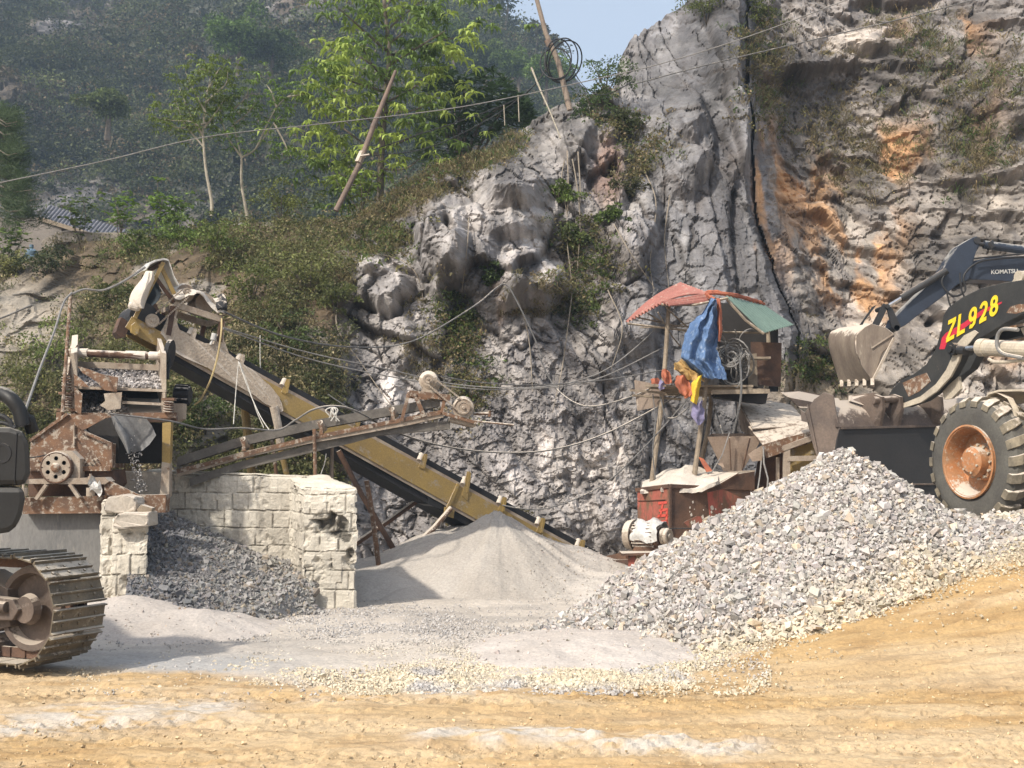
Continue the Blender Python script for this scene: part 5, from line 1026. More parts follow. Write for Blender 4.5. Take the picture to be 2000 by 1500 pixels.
mb=MB(); mb.cyl(K1.p(414,665,-.04),K1.p(417,652,-.04),.035,12); mb.cyl(K1.p(409,674,-.04),K1.p(414,664,-.04),.015,8); tag(mb.build('lamp_holder',m_plast),'small white cylinder clipped to the dusty conveyor side','lamp')
# conveyor legs
LEGS=[((538,800),(543,862),(562,938),.045,m_yel,-.02,'dust capped yellow leg'),((512,790),(520,870),(527,935),.07,m_yel,.7,None),((545,850),(550,880),(556,935),.03,m_rust,.3,None),((664,880),(700,950),(776,1080),.045,m_rustdk,.05,None),((695,938),(706,1000),(722,1132),.04,m_rust,-.35,'rust brown post leaning beside the pier'),((845,978),(790,1018),(718,1068),.045,m_rustdk,.45,None),((878,992),(845,1030),(802,1070),.045,m_rust,-.05,None)]
for a,b,c,r_,m,of,lb in LEGS:
    mb=MB(); mb.tube([K1.p(*a,of),K1.p(*b,of),K1.p(*c,of)],r_*.8,10); mb.build('leg',m,cv,label=lb)
mb=MB(); mb.tube([K1.p(533,795,-.04),K1.p(540,830,-.05),K1.p(546,865,-.04)],.055,10); mb.build('caked_dust',m_yeldust,cv,jit=.015,js=10)
# ================= SMALL CONVEYOR =================
K2=plpx(360,14.5,930,15.0); sc2=thing('short_conveyor','short rusty conveyor with a motor on top, crossing in front of the long one','conveyor',K2.p(620,930))
xs_=[345,470,610,720,800,866]; yc=[925,889,858,838,823,808]
def run(off,th,w,m,nm,o=0,ys=yc,xs=xs_):
    mb=MB()
    for i in range(len(xs)-1): mb.prism(QP(K2,[(xs[i],ys[i]+off),(xs[i+1],ys[i+1]+off),(xs[i+1],ys[i+1]+off+th),(xs[i],ys[i]+off+th)],o),K2.n*w)
    return mb.build(nm,m,sc2)
run(-6,13,.03,m_dsteel,'side_channel'); run(-6,13,.03,m_rust,'side_channel',.5)
run(-31,18,.46,m_belt,'carrying_belt',.04,[924,884,852,832,818,806],[345,470,610,720,800,860])
run(10,16,.42,m_belt,'return_belt',.05,[924,891,862,838,824,812],[370,470,590,690,740,880][:6])
mb=MB(); bar(mb,K2,(345,921),(600,857),.05,.012,-.01); bar(mb,K2,(600,857),(866,804),.05,.012,-.01); mb.build('channel_flange',m_rust,sc2)
for x in (477,628,768):
    y=np.interp(x,xs_,yc); mb=MB(); mb.prism(QP(K2,[(x-5,y-6),(x+3,y-6),(x+2,y-22),(x-2,y-34),(x-9,y-32),(x-4,y-18)],-.02),K2.n*.02); b_=mb.build('idler_bracket',m_rust,sc2); mb=MB(); mb.cyl(K2.p(x-3,y-30,0),K2.p(x+6,y-16,.1),.035,10); mb.cyl(K2.p(x,y-14,.1),K2.p(x,y-14,.4),.035,10); mb.build('roller',m_dsteel,b_)
mb=MB(); mb.cyl(K2.p(614,838,-.04),K2.p(616,934,-.04),.022,10); mb.build('leg',m_rust,sc2); mb=MB(); mb.cyl(K2.p(649,868,.4),K2.p(648,952,.4),.02,8); mb.build('leg',m_greypole,sc2)
mb=MB(); bar(mb,K2,(799,768),(879,777),.07,.05,-.01); bar(mb,K2,(799,768),(879,777),.07,.05,.4); mb.beam(K2.p(801,770),K2.p(801,770,.4),.05); mb.build('motor_stand',m_rust,sc2)
mb=MB(); bar(mb,K2,(797,772),(784,822),.04,.03,-.02); bar(mb,K2,(811,772),(828,814),.05,.03,-.02); bar(mb,K2,(869,778),(862,806),.04,.03,-.02); mb.build('stand_leg',m_rust,sc2)
mb=MB(); mb.cyl(K2.p(906,796,-.02),K2.p(912,790,.44),.125,28); mb.build('head_drum',m_belt,sc2); mb=MB(); mb.lathe(K2.p(904,797,-.02),-K2.n,[(0,.125),(.012,.13),(.02,.11),(.012,.09),(.012,.03),(.06,.028)],28); mb.build('drum_rim',m_dsteel,sc2)
sprocket('drum_sprocket',K2.p(904,797,-.06),-K2.n,.085,m_dsteel,sc2,22); sprocket('motor_sprocket',K2.p(835,741,-.06),-K2.n,.055,m_dsteel,sc2,16)
mb=MB(); mb.lathe(K2.p(835,741,.0),K2.n+Vector((.25,0,-.1)),[(0,.07),(.03,.115),(.1,.12),(.14,.105),(.36,.105),(.38,.08)],20); mb.prism(QP(K2,[(826,765),(828,745),(842,745),(858,768)],.02),K2.n*.25); mo=mb.build('motor',m_dsteel,sc2,jit=.008)
chainrun('chain',K2.p(842,736,-.075),K2.p(906,785,-.075),m_dsteel,sc2); chainrun('chain',K2.p(832,749,-.075),K2.p(897,806,-.075),m_dsteel,sc2)
mb=MB(); bar(mb,K2,(864,807),(930,826),.04,.04,-.03); bar(mb,K2,(905,800),(960,806),.02,.02,.5); mb.cyl(K2.p(920,822,-.03),K2.p(1003,830,-.03),.012,8); mb.cyl(K2.p(930,806,.3),K2.p(962,806,.3),.02,8); mb.cyl(K2.p(962,800,.3),K2.p(962,812,.3),.02,8); mb.build('take_up_rail',m_rust,sc2)
mb=MB(); mb.prism(QP(K2,[(880,815),(930,828),(928,834),(878,822)],.0),K2.n*.4); mb.build('tail_plate',m_dsteel,sc2)
mb=MB(); 
for x,y in ((648,795),): 
    for k in range(7): mb.tube(spl([K2.p(x,y,-.05),K2.p(x+rnd.uniform(-14,16),y+rnd.uniform(4,16),-.07),K2.p(x+rnd.uniform(-12,18),y+rnd.uniform(10,28),-.05)],4),.007,4)
tag(mb.build('rope_tangle',m_rope),'knot of pale rope tied where the two conveyors cross','rope')
# ================= ROPES AND CABLES =================
def cable(nm,label,pts,r_,m,cat='cable',grp='cables slung across the site',n=8):
    mb=MB(); mb.tube(spl([P(*p) for p in pts],n),r_*.78,6); return tag(mb.build(nm,m,None,smooth=True),label,cat,grp)
cable('hanging_cable','grey cable dropping from the rusty pole top to the dark machine at left',[(140,572,13.8),(124,592,13.6),(105,650,13),(78,720,12),(50,800,10.5)],.017,m_cabl)
cable('hanging_cable','grey cable from the rusty pole top to the yellow A frame',[(140,574,13.8),(165,565,13.9),(200,567,14),(240,550,14.2),(283,522,14.5)],.018,m_cabl)
cable('hanging_cable','short dark cable entering at the left frame edge above the engine hood',[(-40,632,14),(0,622,14),(62,596,14)],.014,m_cable)
cable('hanging_cable','thick cable from the conveyor drive to the pale rock overhang',[(436,608,15),(500,637,15.5),(560,658,16),(650,675,17),(740,678,18),(800,668,18),(850,645,18.2),(930,595,18.6),(970,562,18.9),(988,556,19),(1005,580,19.0),(1035,640,19.0),(1060,700,19)],.016,m_cable)
cable('hanging_cable','uppermost thin cable from the conveyor drive to the shack',[(436,640,15),(600,688,16),(760,722,16.6),(900,752,17),(1050,756,17.2),(1160,733,17.4),(1240,680,17.4),(1330,590,17.5)],.011,m_cabl)
cable('hanging_cable','middle thin cable passing behind the short conveyor motor',[(436,642,15),(600,700,16),(760,735,16.6),(900,757,17),(1020,760,17.2),(1160,742,17.4),(1310,672,17.5)],.011,m_cabl)
cable('hanging_cable','thin nearly level cable running from the short conveyor motor to the shack posts',[(862,735,15.1),(930,746,15.6),(1040,752,16.3),(1180,742,17),(1300,722,17.3)],.011,m_cable)
cable('hanging_cable','black power cable looping from the crusher over the long conveyor to the shack',[(215,808,13.4),(330,822,13.6),(400,838,14),(470,836,14.2),(540,840,14.4),(575,822,14.4),(612,800,14.3),(655,793,14.2),(700,805,14.5),(770,843,15.5),(870,872,16),(980,884,16.4),(1080,878,16.7),(1180,848,17),(1290,792,17.2),(1400,728,17.3)],.015,m_cable)
cable('hanging_cable','long cable sweeping from the conveyor foot up to the shack platform',[(960,982,17.2),(1010,992,17),(1060,994,16.9),(1130,972,16.8),(1200,930,16.9),(1290,840,17),(1380,735,17.1)],.013,m_cable)
cable('hanging_cable','slack cable curve just left of the shack platform',[(1050,690,18.5),(1080,750,18.4),(1120,785,18),(1165,793,17.8),(1240,772,17.5),(1300,742,17.3)],.014,m_cable)
cable('hanging_cable','thin cable running diagonally down behind both conveyors to the rock foot',[(640,770,17),(760,850,17.3),(870,925,17.6)],.009,m_cabl)
cable('hanging_hose','yellowish hose hanging in a long curve from the drive platform',[(433,622,14.7),(432,650,14.6),(424,700,14.6),(410,745,14.6),(392,780,14.8),(380,790,15.1)],.014,m_ycab,'hose',None)
for k,(p,lb) in enumerate([([(466,706,15.0),(461,760,14.9),(456,828,14.6)],'leftmost white string tied from the dusty conveyor to the black cable'),([(466,706,15.0),(485,760,14.9),(508,812,14.8),(530,846,14.7)],'right white rope from the dusty conveyor down to the short conveyor'),([(468,708,15.0),(480,740,15),(500,800,15),(515,835,15)],'thin white string between the other two strings'),([(508,655,16),(508,700,16),(509,722,16)],'short pale string with a loop hanging against the green slope'),([(637,886,14.8),(634,905,14.8),(626,928,14.8)],'short pale string below the short conveyor beside its leg')]):
    cable('string',lb,p,.007,m_rope,'string','white strings',4)
cable('overhead_wire','pale overhead wire crossing the whole upper left and the leafy tree',[(-60,372,21),(0,357,21),(200,315,21),(400,268,21),(620,243,21.5),(860,215,21.8),(1000,190,22),(1130,162,22.2),(1300,122,22.2),(1480,65,22),(1680,-10,22)],.012,m_cabl,'wire','overhead wires')
cable('overhead_wire','dark overhead wire crossing the cliff to the upper right corner',[(1235,165,22),(1400,122,21.8),(1600,75,21.6),(1780,32,21.3),(1930,-8,21)],.014,m_cable,'wire','overhead wires')
cable('overhead_wire','dark wire from the leaning pole to the coil pole, upper',[(700,302,22.6),(820,262,22.7),(940,222,23),(1030,180,23.3),(1075,120,23.5)],.012,m_blkcab,'wire','overhead wires')
cable('overhead_wire','dark wire from the leaning pole to the coil pole, lower sagging one',[(705,306,22.6),(830,290,22.7),(950,235,23),(1040,170,23.3),(1082,110,23.5)],.012,m_blkcab,'wire','overhead wires')
cable('overhead_wire','wire running from the crest bush down behind the pole coil',[(1240,158,22.5),(1180,185,23),(1140,168,23.4),(1100,100,23.5)],.010,m_blkcab,'wire','overhead wires')
# poles
MBp=MB(); MBp.tube([P(656,412,22),P(700,325,22.2),P(728,250,22.4)],.05,12); MBp.tube([P(728,250,22.4),P(750,195,22.5),P(773,138,22.6)],.055,12,.03)
lp=thing('utility_pole','leaning dark brown pole in front of the leafy tree','pole',P(656,412,22)); MBp.build('shaft',m_steelpole,lp); mb=MB(); mb.cyl(P(700,318,22.2),P(709,298,22.25),.07,10); mb.cyl(P(704,305,22.1),P(722,302,22.1),.02,6); mb.build('clamp',m_dsteel,lp,jit=.01)
cpo=thing('utility_pole','tilted thin pole on the cliff crest hung with black cable coils','pole',P(1112,200,23.4)); mb=MB(); mb.tube([P(1113,215,23.4),P(1090,120,23.5),P(1066,65,23.5),P(1038,-40,23.5)],.058,10,.04); mb.build('shaft',m_greypole,cpo); mb=MB(); mb.cyl(P(1069,78,23.5),P(1074,90,23.5),.065,10); mb.build('binding',m_steelpole,cpo)
mb=MB()
for (cx,cy,rx,ry,ph,tl) in [(1098,118,30,44,0,.2),(1104,120,31,42,1,.35),(1090,116,26,40,2,.05),(1085,124,30,30,3,-.3)]:
    pts=[]
    for a in np.linspace(0,2*math.pi,36):
        x=rx*math.cos(a);y=ry*math.sin(a); x,y=x*math.cos(tl)-y*math.sin(tl),x*math.sin(tl)+y*math.cos(tl); pts.append(P(cx+x,cy+y,23.35+.25*math.sin(a+ph)))
    mb.tube(pts,.014,6)
tag(mb.build('cable_coil',m_blkcab,None,smooth=True),'loops of black cable hung on the tilted crest pole','cable')
mb=MB(); mb.tube(spl([P(1038,132,23.2),P(1055,175,23),P(1075,220,22.6),P(1095,270,22)],5),.02,6,.012); tag(mb.build('dry_stick',m_barkpale),'bare grey stick leaning below the tilted crest pole','stick')
for x,y,h_,lb in ((1014,238,52,'dry bamboo stake on the cliff crest, right one'),(986,245,40,'dry bamboo stake on the cliff crest, left one')):
    b=P(x,y,22.3); mb=MB(); mb.tube([b,P(x-2,y-h_,22.3)],.010,6); tag(mb.build('bamboo_stake',m_barkpale),lb,'stake','bamboo stakes')
# ================= HOUSE =================
hb=P(60,520,31); hs_=thing('house','low grey plastered house with a dark tiled roof behind the slope','house',hb)
plate('wall',m_hwall,Pl((0,31),(1,31.0)),[(-160,428),(78,424),(120,440),(120,540),(-160,560)],4,0,hs_)
def tiled(q,nu,nv,nm,par):
    a,b,c,d=q; g=[]
    for i in range(nv*3+1):
        v=i/(nv*3); row=[]
        for j in range(nu*6+1):
            u=j/(nu*6); p=(a.lerp(b,u)).lerp(d.lerp(c,u),v); row.append(p+Vector((0,0,.045*abs(math.sin(math.pi*u*nu))+.03*((i%3)/3.))))
        g.append(row)
    return MB().sheet(g,.05,(0,0,-.07)).build(nm,m_tile,par)
tiled([P(96,402,34.5),P(268,458,34.5),P(252,478,31),P(76,425,31)],26,9,'roof',hs_)
tiled([P(-70,385,38),P(28,392,38),P(24,412,36),P(-70,408,36)],13,5,'roof',hs_); mb=MB(); mb.beam(P(76,427,31),P(252,482,31),.12,.1); mb.build('eave_board',m_wood,hs_)
# low stone wall + bottle
lw=thing('low_wall','low weathered stone wall on the slope crest below the tiled roof','wall',P(170,480,25.5))
o=MB().prism([P(x,y,25.5) for x,y in [(80,500),(80,470),(92,462),(105,460),(107,452),(130,450),(200,454),(262,457),(262,500)]],(0,.35,0)).build('masonry',M('weathered_masonry',(.34,.30,.25),(.24,.21,.175),None,sc=3,bump=.8,bsc=14,bd=.03),lw,bev=.02,jit=.03,sub=3,js=3)
wb=thing('water_bottle','large blue plastic water bottle on the slope crest at far left','bottle',P(61,512,25.2)); mb=MB(); mb.lathe(P(61,512,25.2),(0,0,1),[(0,.12),(.02,.135),(.12,.135),(.13,.128),(.145,.135),(.22,.13),(.27,.07),(.28,.035),(.31,.035)],20); mb.build('body',m_blue,wb,smooth=True); mb=MB(); mb.lathe(P(61,512,25.2)+Vector((0,0,.30)),(0,0,1),[(0,.042),(.06,.042),(.065,.03)],14); mb.build('cap',m_blue,wb)
mb=MB(); mb.lathe(P(61,522,25.15),(0,0,1),[(0,.13),(.14,.15),(.16,.14)],18); tag(mb.build('white_tub',m_plast),'white tub under the blue water bottle','tub')
# ================= RED HOPPER AND MOTOR =================
hp=thing('feed_hopper','red and brown rusted steel hopper behind the gravel heap','hopper',P(1350,1070,16.6))
Ac=P(1308,950,16.2); La=Pl((Ac.x,Ac.y),(px2x(1245,16.75),16.75)); Ra=Pl((Ac.x,Ac.y),(px2x(1478,16.9),16.9))
plate('left_panel',m_red,La,[(1245,958),(1308,951),(1308,1085),(1245,1085)],.03,0,hp,jit=.006,sub=3)
plate('right_panel',m_rustdk,Ra,[(1309,951),(1390,953),(1440,926),(1474,921),(1474,1085),(1309,1085)],.03,0,hp,jit=.006,sub=2)
plate('red_patch',m_red,Ra,[(1381,962),(1412,955),(1472,985),(1468,1010),(1420,1034),(1345,1030),(1335,1020),(1360,1008),(1385,1010)],.004,-.006,hp)
mb=MB(); bar(mb,La,(1243,957),(1308,949),.05,.02,-.01); bar(mb,Ra,(1308,949),(1392,953),.05,.02,-.01); bar(mb,Ra,(1308,950),(1308,1085),.03,.03,-.01); bar(mb,La,(1247,978),(1300,976),.008,.012,-.008); bar(mb,Ra,(1390,953),(1474,957),.012,.012,-.01); bar(mb,Ra,(1392,953),(1440,925),.02,.03,-.01); mb.build('rim',m_rustdk,hp)
mb=MB()
for a,b in [((1286,983),(1303,981)),((1288,997),(1305,995)),((1285,1008),(1305,1006)),((1290,1020),(1304,1018)),((1295,984),(1290,1010)),((1303,996),(1302,1024))]: bar(mb,La,a,b,.035,.004,-.004)
mb.build('painted_strokes',m_rmark,hp)
mb=MB()
for k in range(26):
    x=1345+rnd.random()*80; y=978+rnd.random()*50; s_=1+rnd.random()*3; mb.prism(QP(Ra,[(x,y),(x+s_,y-s_),(x+s_*1.5,y+s_),(x+s_*.4,y+s_*1.6)],-.012),Ra.n*.003)
mb.build('paint_chips',m_dust,hp)
g=[]
for u in np.linspace(0,1,22):
    row=[]
    for v in np.linspace(0,1,12):
        x=1250+u*150; yf=np.interp(x,[1245,1308,1360,1440],[957,952,955,930]); yb=np.interp(x,[1245,1290,1330,1380,1440],[943,918,908,920,922]); row.append(P(x+v*10,yf+(yb-yf)*v-6*math.sin(v*3.14),16.6-.3*(1 if x>1290 else .2)+v*1.1+.03*math.sin(u*20)))
    g.append(row)
MB().sheet(g,.03,(0,0,-.05)).build('dust_fill',m_dust,hp,jit=.03,js=5)
mb=MB(); mb.prism([P(1345,955,16.5),P(1400,925,16.8),P(1475,921,16.9),P(1440,926,16.85),P(1392,952,16.5)],(0,0,.02)); mb.build('sloped_lid',m_dsteel,hp)
mt=thing('electric_motor','finned electric motor under grey plastic on a yellow base','motor',P(1270,1080,15.8)); ax=Vector((.80,-.6,0)).normalized(); mc_=P(1268,1046,15.9)
mb=MB(); mb.lathe(mc_-ax*.22,ax,[(0,.10),(.02,.155),(.36,.155),(.40,.12)],24)
for k in range(22):
    a=2*math.pi*k/22; x=ax.cross(Vector((0,0,1))); d=x*math.cos(a)+Vector((0,0,1))*math.sin(a); mb.beam(mc_-ax*.18+d*.165,mc_+ax*.13+d*.165,.008,.04,up=d)
mb.prism([mc_+Vector(v) for v in [(-.2,-.05,-.14),(.2,-.2,-.14),(.24,-.2,-.25),(-.24,-.02,-.25)]],(.06,.16,0)); mb.build('housing',m_rustdk,mt)
mb=MB(); mb.lathe(mc_-ax*.30,ax,[(0,.02),(0,.185),(.06,.20),(.10,.20),(.10,.17),(.03,.16),(.03,.02)],28); mb.build('fan_cowl',m_dsteel,mt)
mb=MB(); mb.lathe(mc_+ax*.20,ax,[(0,.06),(.0,.105),(.03,.105),(.04,.09),(.055,.105),(.09,.105),(.10,.09),(.08,.07),(.08,.035),(.11,.035),(.11,.001)],28); mb.build('pulley',m_dsteel,mt)
g=[]
for u in np.linspace(-1,1,16):
    row=[]
    for v in np.linspace(-1.9,1.5,16):
        rr=.20*(1+.08*math.sin(5*u+3*v))*(1.0-.12*u*u); x=Vector((.6,.8,0)); row.append(mc_+ax*(.02+.19*u)+x*rr*math.sin(v)+Vector((0,0,1))*rr*math.cos(v)*1.02)
    g.append(row)
tag(MB().sheet(g,.006,(0,0,.006)).build('plastic_cover',m_plast,None,jit=.03,js=9,smooth=True),'crinkled grey plastic sheet over the motor below the hopper','cover')
MB().tube([mc_+ax*.26+Vector((.02,-.05,.1)),P(1420,1032,15.7),P(1500,1032,15.7)],.008,6).build('drive_belt',m_blk,mt)
MB().tube([mc_+ax*.26+Vector((.0,-.05,-.1)),P(1340,1085,15.7)],.008,6).build('drive_belt',m_blk,mt)
mb=MB(); mb.box(P(1283,1088,15.9)-Vector((0,0,.04)),(.5,.45,.17)); mb.build('base_frame',m_yel,mt,bev=.004); mb=MB(); mb.beam(P(1212,1081,15.7),P(1318,1078,15.7),.4,.03); mb.beam(P(1195,1100,16.2),P(1250,1097,16.0),.06,.08); mb.build('base_plate',m_rustdk,mt)
mb=MB(); mb.box((P(1235,1105,15.6).x,15.62,P(1235,1104,15.6).z),(.10,.10,.26)); mb.build('post',m_red,mt,bev=.004)
mb=MB(); mb.beam(P(1185,1095,16.9),P(1225,1086,16.6),.05,.12); mb.beam(P(1192,1110,16.9),P(1192,1085,16.9),.04,.04); mb.beam(P(1212,1120,16.7),P(1212,1080,16.7),.04,.04); tag(mb.build('conveyor_tail_frame',m_rustdk),'rusty frame at the foot of the long conveyor left of the motor','frame')
g=[[P(1333+u*120,1066-34*math.sin(min(1,u*1.5+.12)*1.57),16.0+v*.8) for v in np.linspace(0,1,4)] for u in np.linspace(0,1,10)]
tag(MB().sheet(g,.03,(0,0,-.12)).build('dusty_guard',m_concl,None),'pale curved guard between the hopper foot and the gravel heap','guard')
# funnel
fu=thing('steel_funnel','open rusty brown steel funnel standing on the hopper','funnel',P(1440,922,17)); m_fun=M('brown_funnel_steel',(.40,.31,.24),(.30,.22,.165),(.50,.42,.35),sc=3,bump=.2,cth=.62)
T_=[P(1381,853,16.9),P(1492,851,17.0),P(1488,846,17.7),P(1392,847,17.7)]; Bm=[P(1413,920,17.1),P(1448,922,17.1),P(1450,915,17.4),P(1418,914,17.4)]
mb=MB()
for i in range(4):
    a,b,c,d=T_[i],T_[(i+1)%4],Bm[(i+1)%4],Bm[i]; mb.sheet([[a,a.lerp(b,.5),b],[d,d.lerp(c,.5),c]],.012,(0,.012,.0))
mb.build('cone',m_fun,fu); mb=MB()
for x0,x1 in ((1425,1428),(1465,1450)): mb.beam(P(x0,855,16.88),P(x1,918,17.05),.012,.02)
mb.build('seam',m_rustdk,fu); mb=MB(); mb.prism([P(1462,888,16.8),P(1492,868,16.85),P(1488,900,16.85),P(1470,902,16.8)],(0,.01,0)); mb.build('torn_edge',m_fun,fu,jit=.01,sub=1); mb=MB(); mb.prism([P(1400,905,16.8),P(1411,903,16.8),P(1415,914,16.8)],(0,.01,0)); mb.build('torn_edge',m_fun,fu,jit=.01,sub=1)
# chute sheets right of the funnel
cs=thing('ore_chute','wide dusty sheet steel chute sloping right of the shack toward the loader bucket','chute',P(1510,860,17.8))
def quad(nm,q,m,par,t=.015,jit=.01,n=10):
    a,b,c,d=[P(*k) for k in q]; g=[[(a.lerp(b,u)).lerp(d.lerp(c,u),v) for u in np.linspace(0,1,n)] for v in np.linspace(0,1,n)]; return MB().sheet(g,t,(0,0,-t)).build(nm,m,par,jit=jit,js=3)
m_sheet=M('dusty_brown_sheet',(.27,.215,.17),(.18,.135,.105),(.38,.32,.26),sc=5,bump=.4,rough=.85,dust=.12,streak=2,cth=.58)
quad('upper_sheet',[(1432,772,18.3),(1545,790,18.6),(1582,832,17.2),(1470,836,17.0)],m_sheet,cs); quad('lower_sheet',[(1462,832,17.2),(1600,818,17.3),(1600,842,16.9),(1490,868,16.7)],m_sheet,cs)
quad('side_strip',[(1490,868,16.65),(1600,838,16.85),(1598,858,16.85),(1497,893,16.65)],m_rust,cs); quad('side_plate',[(1437,772,18.2),(1470,832,17.05),(1473,850,17.05),(1448,840,18.1)],m_sheet,cs)
plate('under_panel',m_rustdk,plY(17.6),[(1485,880),(1610,850),(1610,960),(1470,960)],.05,0,cs)
yf=thing('feeder_frame','yellow brown timber like frame box under the chute beside the bucket','frame',P(1560,930,16.9)); mb=MB(); A3=plY(16.75)
bar(mb,A3,(1536,872),(1536,960),.09,.06); bar(mb,A3,(1536,896),(1615,894),.07,.06,-.01); bar(mb,A3,(1528,876),(1612,846),.07,.08,.0); bar(mb,A3,(1522,893),(1522,950),.04,.04,.1); bar(mb,A3,(1505,945),(1545,950),.05,.05,.05); mb.build('beam',m_dsteel,yf); plate('panel',m_yel,plY(17.0),[(1538,872),(1615,845),(1615,960),(1538,960)],.03,0,yf)
mb=MB(); mb.tube([P(1491,872,16.6),P(1492,905,16.55),P(1500,935,16.5),P(1497,980,16.5)],.012,6); mb.tube([P(1487,900,16.6),P(1484,930,16.5),P(1477,975,16.4)],.01,6); mb.tube([P(1425,845,16.8),P(1410,890,16.7),P(1390,922,16.7),P(1365,925,16.7)],.008,6); tag(mb.build('loose_cable',m_cabl),'pale cables dangling beside the funnel','cable')
# ================= SHACK =================
sh=thing('operator_shack','ramshackle raised shack with patched tin roof on thin posts','shack',P(1400,940,17.5))
def corr(nm,q,nw,m,amp=.018,t=.006,n2=8,bow=0):
    a,b,c,d=[P(*k) for k in q]; nrm=(b-a).cross(d-a).normalized(); nrm=nrm if nrm.z>0 else -nrm; g=[]
    for j in range(n2+1):
        v=j/n2; row=[]
        for i in range(nw*6+1):
            u=i/(nw*6); row.append((a.lerp(b,u)).lerp(d.lerp(c,u),v)+nrm*(amp*math.sin(2*math.pi*u*nw)+bow*math.sin(math.pi*v)))
        g.append(row)
    return MB().sheet(g,t,-nrm*t).build(nm,m,sh,smooth=True)
# ridges run from first edge to second edge: q=(edge a-b across the waves, d-c the opposite end)
corr('roof_sheet',[(1222,630,17.3),(1290,592,17.0),(1388,574,17.2),(1330,552,18.0)],11,m_redroof,bow=.06); corr('roof_sheet',[(1292,590,16.95),(1308,596,16.8),(1396,588,17.1),(1388,572,17.2)],3,m_redroof)
corr('roof_sheet',[(1412,574,17.6),(1492,650,16.4),(1552,634,17.5),(1476,588,18.4)][0:1]+[(1545,632,17.6),(1492,650,16.6),(1422,582,16.9)],1,m_dark) if False else None
corr('roof_sheet',[(1418,578,17.0),(1496,598,18.2),(1550,634,18.2),(1492,650,17.0)],12,m_grnroof,.015)
mb=MB(); mb.tube(spl([P(1396,584,17.0),P(1380,572,17.05),P(1420,574,17.1),P(1470,586,17.8),P(1492,594,18.2)],5),.03,6); tag(mb.build('orange_cloth',m_rago,None,jit=.02,js=9),'rolled orange cloth along the shack roof ridge','cloth')
for a,b,lb in [((1307,588,17.3),(1273,942,17.0),'left front post, thin bamboo'),((1392,590,17.1),(1355,938,16.9),'front post under the tarpaulin'),((1390,760,17.8),(1370,900,17.8),None),((1500,640,18.3),(1495,770,18.2),None)]:
    mb=MB(); a_,b_=P(*a),P(*b); m_=a_.lerp(b_,.5)+Vector((.03,0,0)); mb.tube(spl([a_,m_,b_],6),.03,8,.036); mb.build('post',m_wood,sh)
mb=MB()
for a,b,r_ in [((1225,632,17.2),(1500,650,17.6),.016),((1245,620,17.4),(1400,640,17.8),.012),((1265,612,17.3),(1350,650,17.9),.012),((1292,595,17.0),(1422,582,16.95),.02),((1300,600,17.1),(1380,660,17.9),.012),((1250,640,17.2),(1370,625,17.6),.010),((1285,610,17.0),(1340,690,17.9),.01),((1420,585,17.0),(1492,652,17.0),.02)]: mb.tube([P(*a),P(*a).lerp(P(*b),.5)+Vector((0,0,-.05)),P(*b)],r_,6)
mb.build('roof_pole',m_wood,sh)
plate('interior_shade_wall',m_dark,plY(18.3),[(1400,590),(1480,600),(1520,640),(1520,765),(1405,765)],.03,0,sh); plate('rusty_wall_panel',m_rustdk,plY(17.9),[(1466,668),(1527,670),(1525,756),(1478,752),(1466,740)],.02,0,sh,jit=.01,sub=3)  # back wall in near-black: shade of the shack interior put into its colour
plate('side_board',m_wood,plY(17.6),[(1460,692),(1478,690),(1480,755),(1462,752)],.02,0,sh); mb=MB(); mb.beam(P(1455,700,17.3),P(1502,700,17.3),.25,.03); mb.build('shelf',m_wood,sh)
mb=MB()
for k in range(16):
    x0=1262+rnd.uniform(-5,25)+k*3; x1=1500-rnd.uniform(0,40); y=755+k*1.3+rnd.uniform(-2,2); mb.beam(P(x0,y,17.0+k*.06),P(x1,y+rnd.uniform(-3,5),17.0+k*.06),.09,.025)
mb.beam(P(1230,762,17.1),P(1300,768,17.1),.03,.03); mb.beam(P(1235,772,17.2),P(1330,780,17.2),.03,.03); mb.beam(P(1388,766,16.95),P(1503,764,16.95),.02,.06); mb.build('platform_boards',m_wood,sh,jit=.008)
quad('platform_sheet',[(1238,742,17.6),(1300,752,17.2),(1290,790,17.3),(1245,800,17.5)],m_sheet,sh)
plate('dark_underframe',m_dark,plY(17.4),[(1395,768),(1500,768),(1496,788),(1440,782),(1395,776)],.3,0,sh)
plate('red_bracket',m_rago,plY(16.9),[(1364,892),(1374,896),(1392,920),(1380,922)],.03,0,sh)
def cloth(nm,label,rows,Y,m,cat,amp=.08,fold=9,nc=14,nr=16,grp=None,jit=.02,th=.006):
    "rows: (left px, right px) samples from top to bottom"
    L=np.array([r[0] for r in rows],float); Rr=np.array([r[1] for r in rows],float); t=np.linspace(0,1,len(rows)); g=[]
    for v in np.linspace(0,1,nr):
        l=[np.interp(v,t,L[:,k]) for k in(0,1)]; r_=[np.interp(v,t,Rr[:,k]) for k in(0,1)]
        g.append([P(l[0]+(r_[0]-l[0])*u,l[1]+(r_[1]-l[1])*u,Y-amp*math.sin(u*3.14)+.4*amp*math.sin(u*fold+v*3)) for u in np.linspace(0,1,nc)])
    return tag(MB().sheet(g,th).build(nm,m,None,jit=jit,js=6,smooth=True),label,cat,grp)
cloth('tarpaulin','faded blue tarpaulin hanging from the shack ridge',[((1392,584),(1398,586)),((1368,612),(1402,620)),((1346,636),(1405,650)),((1338,665),(1402,680)),((1328,698),(1408,708)),((1348,715),(1416,725)),((1372,738),(1421,740))],16.85,m_tarp,'tarpaulin',.17,15,44,50,jit=.035,th=.004)
